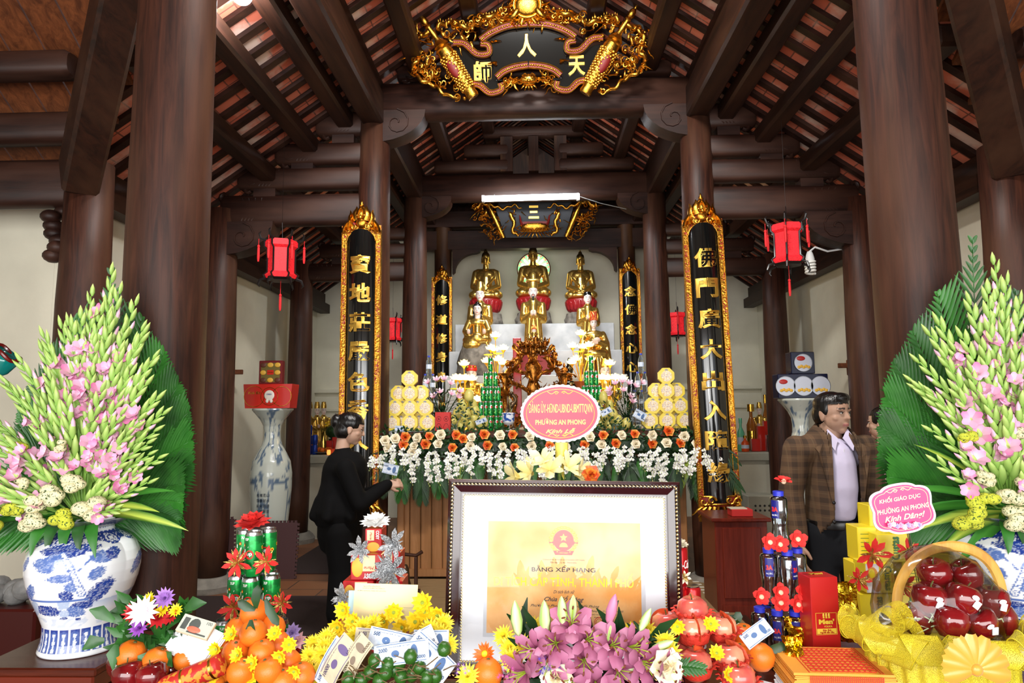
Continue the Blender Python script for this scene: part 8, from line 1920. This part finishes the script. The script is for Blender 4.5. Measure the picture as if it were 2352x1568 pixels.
for i,(px,py,w_) in enumerate([(533,1457,'at the upper left of the orange pyramid'),(631,1455,'at the upper right of the orange pyramid'),(547,1505,'on the front left orange'),(498,1490,'left beside the third row of oranges'),(578,1524,'in the middle of the orange pyramid'),(643,1508,'between the right oranges'),(664,1480,'right beside the third row of oranges'),(675,1541,'on the lower right oranges'),(577,1556,'lowest in the middle of the oranges'),(494,1530,'left beside the fourth row of oranges'),(495,1552,'lowest at the left of the oranges'),(1632,1433,'between the upper netted apples'),(1646,1500,'in the middle of the netted apples'),(1673,1550,'low at the right of the netted apples'),(1556,1438,'at the left of the netted apples')]):daisy(px,py,1.74,1.05,'small yellow daisy '+w_,'small yellow daisies')
for i,(px,py,s) in enumerate([(789,1401,1),(811,1428,1),(776,1440,1),(904,1406,1.1),(884,1427,1),(971,1385,1.2),(975,1406,1.1),(1005,1413,1.2),(955,1428,1.2),(925,1440,1.1)]):daisy(px,py,1.9,1.3*s,'larger golden daisy '+['left of the blue envelope','below the blue envelope','lowest on the left cluster','in front of the cream envelope','under the envelope middle','highest right of the envelope','right of the envelope, second','next to the frame, upper','right below the envelope corner','below the cream envelope'][i],'golden daisies around the envelopes')
def mum(px,py,y,s,lb,grp='yellow chrysanthemums'):
 t=thing('chrysanthemum',lb,'flower',at(px,py,y),0,grp);d=(rnd.uniform(-.4,.4),-1,rnd.uniform(.1,.7));b=MB();flower(b,aim((0,0,0),d),[(8,.014*s,.006*s,.15,-.7,.4),(12,.022*s,.008*s,.5,-.5,.4),(15,.028*s,.009*s,.9,-.3,.4),(17,.032*s,.009*s,1.3,-.1,.4),(15,.03*s,.009*s,1.65,0,.4)],0,nx=1,ny=2);b.build('petals',MUM,t,ang=180);b=MB();b.tube([(0,.005,0),(0,.03,-.03)],.003,5);b.build('stalk',GREEN,t)
for px,py,y,lb in((1158,1462,1.78,'yellow mum at the upper left of the pink lilies'),(1172,1487,1.75,'yellow mum left of the lilies, second'),(1173,1514,1.72,'yellow mum left of the lilies beside the gerbera'),(1200,1484,1.74,'yellow mum close to the left lily petals'),(1225,1441,1.80,'yellow mum between green lily buds'),(1483,1448,1.80,'yellow mum right of the lilies, upper'),(1500,1468,1.77,'yellow mum right of the lilies, middle'),(1529,1474,1.74,'yellow mum beside the netted apples'),(1541,1500,1.72,'yellow mum lowest beside the netted apples'),(1446,1455,1.82,'yellow mum behind the right lilies'),(835,1440,1.86,'yellow mum under the left corner of the cream envelope'),(858,1434,1.87,'yellow mum under the middle of the cream envelope'),(816,1462,1.84,'yellow mum above the tan banknote'),(752,1465,1.88,'yellow mum left of the banknotes, upper'),(747,1486,1.86,'yellow mum left of the banknotes, second'),(722,1480,1.88,'yellow mum farthest left beside the oranges'),(712,1508,1.84,'yellow mum above the blue banknote, left'),(741,1506,1.84,'yellow mum touching the blue banknote'),(1019,1432,1.88,'yellow mum beside the frame, upper'),(988,1444,1.86,'yellow mum between banknotes and frame'),(1014,1458,1.84,'yellow mum beside the frame, lower'),(1029,1480,1.82,'yellow mum lowest beside the frame'),(1075,1553,1.7,'small yellow mum left of the orange with dark stalk')):mum(px,py,y,.98,lb)
t=thing('gerbera','orange gerbera at the lower left corner of the frame','flower',at(1114,1502,1.76));b=MB();flower(b,aim((0,0,0),(-.3,-1,.4)),[(16,.032,.008,1.3,-.1,.2),(14,.026,.007,1.0,-.1,.2)],0,nx=1,ny=3);b.build('petals',mat('gerbera_orange','ea6a1c',.5),t,ang=180);b=MB();b.ell((0,-.004,.002),(.009,.005,.009),0,10,6);b.build('centre',DY,t)
# cloth, envelopes, notes, limes
m=MB();m.grid(lambda u,v:(at(690+120*u,1480,2.1).x,1.82+.38*v,ZT+.02+.03*math.sin(u*9+v*4)*math.sin(v*7)+.02),16,14);m.build('yellow_cloth',mat('yellow_fabric','e2cc22',.7),label='crumpled yellow cloth between the oranges and the mums',cat='cloth',ang=180)
k2=1.96/F
for nm,px,py,w_,h_,mt,ry,lb in(('envelope',885,1383,.178,.098,mat('cream_paper','efe2b0',.6),.03,'cream envelope with printed address leaning above the yellow mums'),('envelope',868,1392,.17,.085,mat('light_blue_paper','bfe2ea',.6),.0,'light blue envelope behind the cream one')):
 p=at(px,py,1.96 if 'cream' in lb[:6] else 1.99);t=thing(nm,lb,'envelope',p,rot=(-.15,ry,0));MB().box((0,0,0),(w_,.002,h_)).build('paper',mt,t,smooth=False)
 if 'cream' in lb[:6]:
  m=MB();[m.text(s_,T(x,-.0015,z)@FRONT,w=q,depth=.0003) for s_,x,z,q in(('NGUYỄN VĂN PHÚC',-.04,.042,.048),('PHÓ BÍ THƯ THƯỜNG TRỰC ĐẢNG ỦY',-.035,.036,.062),('PHƯỜNG AN PHONG, THÀNH PHỐ HẢI PHÒNG',-.04,.030,.08))];m.build('printed_address',mat('grey_ink','7a7a78',.7),t)
  m=MB();m.box((.04,-.0015,-.012),(.08,.0003,.0005));m.build('address_line',mat('grey_ink'),t)
for i,(px,py,y,w_,h_,ry,rx,a,b,num,lb) in enumerate([(778,1515,1.74,.115,.058,R(-58),-.5,NP,NPU,'10000','tan banknote standing on end left of the limes'),(764,1525,1.77,.12,.06,R(-62),-.5,NB,NBP,'5000','blue banknote under the tan one at the left'),(820,1508,1.72,.10,.052,R(-60),-.6,NP,NPP,'10000','folded tan banknote above the left limes'),(868,1468,1.80,.12,.05,R(4),-.3,NP,NPU,'1000','brownish banknote behind, under the mums'),(900,1474,1.76,.12,.052,R(12),-.35,NB,NBP,'500','curved blue banknote in the middle of the fan'),(922,1500,1.72,.135,.05,R(-8),-.4,NB,NBP,'2000','dark blue printed banknote right above the limes'),(955,1480,1.77,.11,.05,R(-30),-.4,PAPER,NBP,'5000','white-blue banknote tilted right of the fan'),(988,1508,1.73,.125,.06,R(42),-.5,NB,NBP,'5000','pale blue banknote leaning down at the right of the limes'),(990,1470,1.80,.09,.05,R(0),-.2,NB,NBP,'500','blue banknote behind beside the mums'),(1738,1455,1.84,.08,.04,R(-35),-.5,NB,NBP,'500','folded pale banknote above the orange on the plate')]):note(at(px,py,y),w_,h_,(rx,ry,0),lb,a,b,num,1.2 if i==4 else .4)
LIME=mat('lime_skin','2c5a1a',.3,bump=.15,bscale=250,coat=.15)
LM=None
for i,(px,py) in enumerate([(861,1517),(892,1525),(918,1520),(943,1507),(963,1532),(850,1543),(886,1545),(921,1553),(946,1548),(872,1562),(1000,1552),(905,1538),(980,1556),(800,1558),(830,1560),(1020,1490)]):
 lb='small green lime '+['upper left of the heap','left of the middle in the top row','middle of the top row','highest, under the blue banknote','right end of the second row','left end of the second row','centre left of the second row','centre of the bottom row','right of centre in the bottom row','lowest left of centre','alone at the far right','between the two rows, centre','right in the lowest row','far left beside the tan banknote','left in the lowest row','hidden beside the mums near the frame'][i]
 if LM is None:m=MB();m.lathe([(0,-.0175),(.009,-.016),(.0165,-.006),(.0165,.006),(.009,.016),(.003,.0165),(0,.018)],18);LM=m.build('lime',LIME,label=lb,cat='lime',group='heap of small green limes',loc=at(px,py,1.72),ang=180)
 else:copytree(LM,loc=at(px,py,1.70+.012*(i%3)),rot=(U(-.5,.5),U(-.5,.5),0),label=lb)
m=MB();rs=random.Random(6)
for i in range(46):p=at(rs.uniform(805,1030),rs.uniform(1535,1568),1.7+rs.uniform(-.02,.05));q=[p];[q.append(q[-1]+V((rs.uniform(-.03,.03),rs.uniform(-.02,.02),rs.uniform(-.012,.018)))) for _ in range(4)];m.tube(q,.0014,4)
m.build('dry_twigs',mat('twig_brown','6a5434',.8),label='tangle of dry brown roots under the limes',cat='roots',kind='stuff')
# ---- pink lily bouquet
t=thing('lily_bouquet','large bouquet of magenta pink lilies with green buds in front of the certificate','bouquet',(at(1320,1500,1.72).x,1.72,ZT));L0=V(t.location);rs=random.Random(12)
for px,py,s,d in((1311,1425,1,(0,-.7,.7)),(1280,1456,1,(-.2,-1,.3)),(1342,1450,1,(.3,-1,.4)),(1236,1470,.9,(-.6,-1,.2)),(1218,1518,1.1,(-.9,-.8,-.1)),(1264,1494,1,(-.2,-1,0)),(1398,1463,1,(.3,-1,.4)),(1436,1466,1,(.7,-.9,.3)),(1411,1508,1,(.2,-1,.0)),(1367,1541,1.1,(0,-1,-.2)),(1311,1528,1,(-.1,-1,-.1)),(1461,1496,1.1,(.6,-1,.1)),(1504,1518,1.1,(1,-.8,.0)),(1500,1552,1,(.7,-1,-.3)),(1340,1490,.9,(0,-1,.1))):
 b=MB();b.col=(1,1,1,1);M_=aim(at(px,py+20,1.70)-L0,d);lilyhead(b,M_,.76*s,(.25,.03,.10),(.46,.16,.28),1.05);b.build('lily_flower',LPC,t,ang=180)
 b=MB();[b.tube([(0,0,0),(.008*math.cos(a),.008*math.sin(a),.04),(.02*math.cos(a),.02*math.sin(a),.062)],.0013,4) or b.ell((.02*math.cos(a),.02*math.sin(a),.064),(.002,.006,.002),1,6,4) for a in[TAU*i/6 for i in range(6)]] if 0 else None
 b.M=M_;[(b.tube([(0,0,0),(.006*math.cos(a),.006*math.sin(a),.04),(.02*math.cos(a),.02*math.sin(a),.062)],.0012,4),b.ell((.02*math.cos(a),.02*math.sin(a),.064),(.006,.0025,.002),1,6,4,rot=(0,0,a))) for a in[TAU*i/6+.3 for i in range(6)]];b.build('stamen',[YGREEN,mat('anther','6a2a14',.7)],t)
LB=vcol('lily_bud',.45)
for px,py,h,d,pk in((1187,1418,.085,(-.1,-.1,1),0),(1250,1418,.085,(0,-.1,1),0),(1290,1404,.075,(0,-.1,1),0),(1316,1394,.06,(.05,-.1,1),0),(1484,1419,.06,(.5,-.1,1),0),(1406,1397,.075,(.25,-.1,1),1),(1398,1455,.06,(.2,-.5,1),0),(1296,1497,.055,(0,-.5,1),0),(1448,1535,.065,(.9,-.5,.7),0),(1299,1527,.05,(.1,-.5,1),0),(1525,1480,.06,(1,-.3,.5),0)):
 b=MB();b.col=(1,1,1,1);M_=aim(at(px,py,1.69)-L0-V(d)*h*.5,d);n=12;pr=[(0,.25),(.15,.7),(.45,1),(.75,.75),(.92,.35),(1,.03)];c0,c1=((.30,.50,.10),(.78,.82,.50)) if not pk else((.55,.18,.30),(.62,.2,.36))
 b.lathe([(q*h*.17,z*h) for z,q in pr],n,0,M_,rad=lambda a,q:1+.12*math.cos(3*a),colf=lambda a,z:(*[c0[i]*(.5+.5*math.cos(3*a))+c1[i]*(.5-.5*math.cos(3*a)) for i in range(3)],1));b.build('lily_bud',LB,t,ang=180)
b=MB()
for i in range(70):p=at(rs.uniform(1190,1530),rs.uniform(1450,1568),1.76)-L0;d=V((rs.uniform(-1,1),rs.uniform(-.6,0),rs.uniform(-.2,1))).normalized();b.leaf([p,p+d*.04,p+d*.09],[.008,.024,.002],0,up=(0,-1,.3))
b.build('foliage',DGREEN,t)
for px,py,mt,w_,s in((1258,1528,mat('violet_statice','4a34a8',.7),'violet statice sprig low in the pink lilies',.026),(1062,1537,mat('mauve_aster','a878c8',.6),'mauve aster left of the yellow mum at the bottom',.018),(1163,1546,mat('magenta_aster','c04a9a',.6),'magenta aster between the orange and the lilies',.02)):
 b=MB();[flower(b,aim((rs.uniform(-s,s),rs.uniform(-.01,0),rs.uniform(-s,s)*.7),(rs.uniform(-.4,.4),-1,.4)),[(9,s*.45,s*.14,1.2,0,.1)],0,nx=1,ny=1) for _ in range(9)];b.build('aster',mt,label=w_,cat='flower',loc=at(px,py,1.66),ang=180)
for px,py,s,d,w_ in((1526,1530,1.5,(.4,-1,.2),'cream rose at the lower right of the lilies'),(1276,1552,1.3,(0,-1,.2),'pale cream rose low in the middle of the lilies')):b=MB();rose(b,aim((0,0,0),d),s);b.build('cream_rose',CREAMP,label=w_,cat='flower',loc=at(px,py,1.68),ang=180)
b=MB();A=V((0,0,0));frond(b,[A,V((.03,0,.005)),V((.07,0,0))],.03,9,.008,0,.1,side=(0,-1,0));b.build('fern_leaf',GREEN,label='small fern leaf at the right of the pink lilies',cat='leaf',loc=at(1545,1535,1.68))
# ---- left mixed bouquet, money, brocade
t=thing('mixed_bouquet','small bouquet of purple, yellow, white and red flowers beside the left vase','bouquet',(at(350,1440,1.84).x,1.84,ZT+.07));L0=V(t.location)
for px,py,mt,kd,s in((380,1374,'a070c0',1,1.2),(378,1398,'f2dc22',1,1.0),(405,1402,'f2dc22',1,.8),(345,1376,'f2dc22',1,.8),(330,1405,'f4e6ee',0,1.3),(366,1418,'b81c22',1,1.3),(307,1408,'b81c22',1,1.1),(322,1442,'9a50b8',1,1.1),(395,1415,'b81c22',1,1)):
 b=MB();M_=aim(at(px,py,1.80 if kd else 1.77)-L0,(rs.uniform(-.3,.3),-1,.5));mm=mat('blossom_'+mt,mt,.55)
 if kd==2:rose(b,M_,s)
 elif kd==1:flower(b,M_,[(8,.012*s,.007*s,.2,-.5,.3),(12,.02*s,.009*s,.7,-.3,.3),(14,.026*s,.01*s,1.15,0,.3)],0,nx=1,ny=2)
 else:flower(b,M_,[(15,.034*s,.011*s,1.2,0,.2),(12,.02*s,.006*s,.8,0,.2)],0,nx=1,ny=2);b.ell(at(px,py,1.795)-L0,.006,0,8,6)
 b.build('blossom',mm,t,ang=180)
b=MB()
for i in range(90):p=at(rs.uniform(280,430),rs.uniform(1385,1490),1.83)-L0;d=V((rs.uniform(-1,1),rs.uniform(-.8,0),rs.uniform(-.4,1))).normalized();L_=rs.uniform(.03,.07);b.leaf([p,p+d*L_*.5,p+d*L_],[.006,.024,.002],0,up=(0,-1,.3))
for px,py,dx,dz in((262,1425,-.06,.03),(240,1470,-.05,-.02),(268,1480,.0,-.06),(350,1490,.0,-.05),(375,1500,.03,-.03),(345,1500,-.02,-.04),(425,1400,.06,.02)):p=at(px,py,1.78)-L0;b.leaf([p,p+V((dx*.5,-.01,dz*.5+.01)),p+V((dx,-.01,dz))],[.012,.035,.003],0,up=(0,-1,.2))
b.build('foliage',GREEN,t)
t=thing('paper_bundle','folded white papers under the money beside the left bouquet','paper',at(447,1468,1.80),rot=(-.7,.35,-.2));m=MB();[m.box((.004*i,0,-.005*i),(.11,.001,.085)) for i in range(1)];[m.box((.003*i,.004*i,-.003*i),(.115,.0012,.085)) for i in range(4)];m.build('sheets',PAPER,t,smooth=False)
t=thing('money_stack','strapped stack of grey banknotes with a portrait on the white papers','money',at(450,1438,1.775),rot=(-.75,.28,0));MB().box((0,.005,0),(.085,.012,.045),bev=.001).build('note_block',mat('note_edge','d8cfae',.7),t);m=MB();m.box((0,-.0015,0),(.083,.001,.043));m.build('top_note',mat('grey_note','b8bcb0',.6),t);m=MB();m.ell((-.004,-.0022,.002),(.014,.001,.016),0,14,6);m.box((-.028,-.002,.0),(.014,.0005,.03));m.text('100',T(.03,-.0022,.014)@FRONT,w=.014,depth=.0004);m.box((.01,-.002,-.018),(.05,.0005,.004));m.build('engraving',mat('grey_engraving','4a4e4a',.6),t);m=MB();m.ell((0,-.003,-.010),(.018,.003,.008),0,12,6);m.build('red_seal',mat('salmon_print','d86a50',.5),t)
t=thing('brocade_case','long red and gold brocade case lying under the oranges at the bottom edge','case',at(425,1560,1.72),rot=(.3,R(-22),0));m=MB();m.lathe([(.018,-.1),(.026,-.095),(.026,.095),(.018,.1)],16,0,T(ry=PI/2));m.build('brocade',mat('brocade_red','b4241c',.5,col2='c88a2c',scale=60,lo=.5,hi=.54),t,ang=40);m=MB();[m.lathe([(.0275,x),(.0275,x+.006)],16,0,T(ry=PI/2)) for x in(-.08,.0,.075)];m.build('gold_band',GOLDB,t)
t=thing('carnation_saucer','small steel saucer with pale pink and lilac paper flowers beside the oranges','saucer',at(685,1490,2.13));MB().lathe([(.03,-.006),(.06,.006),(.062,.008),(.03,-.002),(0,-.002)],24).build('saucer',TRAY,t)
for i,(c_,x,z) in enumerate((('e8b8c0',0,.025),('b8a0dc',-.015,.05),('b8241c',-.01,-.005))):b=MB();flower(b,aim((x,-.01,z),(0,-1,.5)),[(7,.02,.016,.2,-.4,.4),(9,.028,.018,.7,0,.3),(10,.034,.02,1.1,.1,.3)],0,nx=2,ny=2);b.build('paper_blossom',mat('pb_'+c_,c_,.6),t,ang=180)
# leaves on the orange pyramid and right plate
for i,(px,py,a,L_) in enumerate([(590,1375,.1,.06),(570,1392,-1.1,.05),(622,1400,2.6,.075),(578,1440,3.0,.045),(1777,1488,1.3,.06),(1690,1420,.6,.035),(1685,1425,-.6,.03)]):
 b=MB();d=V((math.sin(a),-.1,math.cos(a)));b.leaf([V((0,0,0))-d*L_*.4,V((0,-.006,0)),d*L_*.4,d*L_*.6],[.008,.024,.022,.002],0,up=(0,-1,.1));b.build('citrus_leaf',DGREEN,label='dark citrus leaf '+['pointing up behind the topmost orange','across the left of the topmost orange','hanging right of the topmost orange','on the second orange of the pyramid','right of the plate of oranges','small, above the plate of oranges, right','small, above the plate of oranges, left'][i],cat='leaf',loc=at(px,py,1.78 if i<4 else 1.9))
p=at(1735,1535,1.86);t=thing('white_plate','white plate under the oranges beside the bottle tower','plate',(p.x,1.88,ZT));MB().lathe([(.04,0),(.05,.004),(.095,.016),(.097,.018),(.05,.008),(0,.008)],32).build('plate_body',PORC,t)
# ---- fruit basket
cx=at(2190,1500,1.78).x;t=thing('fruit_basket','gift basket of dark red apples with cane handle, yellow mesh ruffle and satin bow','basket',(cx,1.84,ZT));zb=at(2190,1470,1.78).z-ZT
m=MB();m.lathe([(.11,0),(.13,.02),(.14,zb-.02),(.13,zb-.01),(0,zb-.02)],32,sq=(1,.72));m.build('basket_body',mat('basket_yellow','d8b83a',.6,bump=.6,bscale=70),t,ang=60)
CANE=wood('cane','b8843a','d8a850',axis=2,rough=.4);hp_=[at(px,py,1.84)-V(t.location) for px,py in((2062,1470),(2060,1400),(2066,1345),(2090,1298),(2130,1266),(2180,1254),(2230,1262),(2270,1288),(2296,1335),(2306,1400),(2310,1470))];m=MB();m.tube([(a,hp_[0].y,b_) for a,b_ in smoothpts([(q.x,q.z) for q in hp_],5)],.0085,8,flat=1.6);m.build('handle',CANE,t)
for i,(px,py,y,lb) in enumerate([(2148,1320,1.82,'dark red apple topmost left in the gift basket'),(2220,1322,1.84,'dark red apple topmost right in the gift basket'),(2134,1376,1.77,'dark red apple second row left with a sticker'),(2211,1378,1.75,'dark red apple second row centre with a sticker'),(2278,1383,1.80,'dark red apple second row right with a sticker'),(2106,1424,1.80,'dark red apple lowest left in the basket'),(2184,1430,1.73,'dark red apple lowest centre left in the basket'),(2250,1432,1.75,'dark red apple lowest centre right in the basket'),(2298,1425,1.82,'dark red apple lowest right in the basket')]):
 o=fruit('apple',px,py,y,lb,'apples of the gift basket',1.03);o.rotation_euler=(U(-.3,.3),U(-.5,.5),0)
 if i in(2,3,4,7):q=MB();q.box((.006*(i%2),-.0415,.004),(.014,.002,.018),M=T(ry=.3));q.ell((.0,-.0415,.016),(.009,.002,.006),0,10,5);q.build('fruit_sticker',PAPER,o,smooth=False)
m=MB();n=30
for _ in range(26):p=at(rs.uniform(2090,2290),rs.uniform(1395,1450),1.74)-V(t.location);m.tube([p,p+V((rs.uniform(-.02,.02),-.005,rs.uniform(-.02,.02))),p+V((rs.uniform(-.03,.03),0,rs.uniform(-.02,.02)))],.0014,4)
m.build('paper_grass',mat('pale_green_straw','b4c8a0',.6),t)
m=MB();m.lathe([(.150,zb-.01),(.155,zb+.06),(.145,zb+.12),(.10,zb+.18),(.04,zb+.212),(0,zb+.22)],40,sq=(1,.78),rad=lambda a,q:1+.02*math.sin(13*a+q*9)+.012*math.sin(29*a-q*17));m.build('cellophane',WRAP,t,ang=180)
def mesh_mat():
 m,nt,b=_new('yellow_mesh');N=nt.nodes.new;L=nt.links.new;tc=N('ShaderNodeTexCoord');v=N('ShaderNodeTexVoronoi');v.feature='DISTANCE_TO_EDGE';v.inputs['Scale'].default_value=380;L(tc.outputs['Object'],v.inputs[0])
 c=N('ShaderNodeMath');c.operation='LESS_THAN';c.inputs[1].default_value=.16;L(v.outputs[0],c.inputs[0]);q=N('ShaderNodeMath');q.operation='MULTIPLY_ADD';q.inputs[1].default_value=.62;q.inputs[2].default_value=.2;L(c.outputs[0],q.inputs[0]);L(q.outputs[0],b.inputs['Alpha'])
 b.inputs['Base Color'].default_value=srgb('e2d236');b.inputs['Roughness'].default_value=.4;return m
YM=mesh_mat();YEDGE=mat('mesh_edge','d8c624',.5);SATIN=mat('satin_gold','e8a03a',.3,sheen=.3);YR=V(t.location)
m=MB();m.lathe([(float(np.interp(q,(0,.3,1),(.19,.185,.16)))+.006*math.sin(q*9),-.02+(zb+.01)*q) for q in[i/14 for i in range(15)]],144,sq=(1,.8),rad=lambda a,q:1+.045*math.sin(26*a+q*2));m.build('mesh_skirt',YM,t,ang=180)
for i in range(17):
 a=R(150)+R(240)*i/16+U(-.04,.04);P0=V((.165*math.cos(a),.135*math.sin(a),zb-.01+U(-.012,.012)));b=MB();r_=U(.030,.042);o_=V((math.cos(a),math.sin(a),0));si=V((-math.sin(a),math.cos(a),0))*(1 if i%2 else-1)
 b.grid(lambda u,v:tuple(P0+o_*(.012+r_*(1-math.cos(TAU*u))*.55*(.7+.3*v)+.02*v)+V((0,0,1))*(r_*math.sin(TAU*u)*.95+.012)+si*((v-.5)*.075+.02*math.sin(TAU*u))),20,4)
 for e in(0,1):b.tube([tuple(P0+o_*(.012+r_*(1-math.cos(TAU*u))*.55*(.7+.3*e)+.02*e)+V((0,0,1))*(r_*math.sin(TAU*u)*.95+.012)+si*((e-.5)*.075+.02*math.sin(TAU*u))) for u in[q/20 for q in range(21)]],.0012,4,1)
 b.build('mesh_loop',[YM,YEDGE],t,ang=180)
for i,(px,py) in enumerate(((2015,1440),(2035,1425),(2060,1465))):
 p=at(px,py,1.74)-YR;b=MB();b.grid(lambda u,v:tuple(p+V((.04*math.cos(TAU*u)+.01*v,-.03*v+.01*math.sin(TAU*u*2),.035*math.sin(TAU*u)+.02*v))),24,4);b.build('mesh_loop',YM,t,ang=180)
b=MB();p=at(2243,1538,1.60)-YR
for i in range(9):petal(b,aim(p,(0,-1,.1))@Matrix.Rotation(R(-100+25*i)+PI/2*0,4,'Z')@Matrix.Rotation(-1.3,4,'X'),.074,.04,0,-.5,.5,4,5,.5,base=.2)
b.ell(p,(.014,.01,.014),0,10,7);b.build('satin_bow',SATIN,t,ang=180)
sign('shaped_card','pink scalloped card with cream lettering standing over the yellow boxes',2073,1167,1.92,148,112,R(-9),badge,[('KHỐI GIÁO DỤC',-2,23,92,15,.15),('PHƯỜNG AN PHONG',0,1,116,14,.15),('Kính Dâng!',0,-20,90,16,.4)],mat('card_magenta','d83a7c',.35),mat('card_cream','f6ecc0',.4),2,1)
m=MB();k3=1.9/F
for i in range(9):flower(m,aim(((-36+9*i)*k3*.9,-.004,(-40+3*(i%2)+abs(i-4)*1.0)*k3),(0,-1,.1)),[(6,.009,.008,1.2,0,.2),(5,.006,.006,.7,0,.2)],i%3,nx=1,ny=2)
m.build('printed_flowers',[mat('pf_pink','e8a8c8',.5),mat('pf_white','f4eef4',.5),mat('pf_lilac','b8a8dc',.5)],label='printed pink and white flower border along the bottom of the pink card',cat='decoration',loc=at(2073,1167,1.915),ang=180)
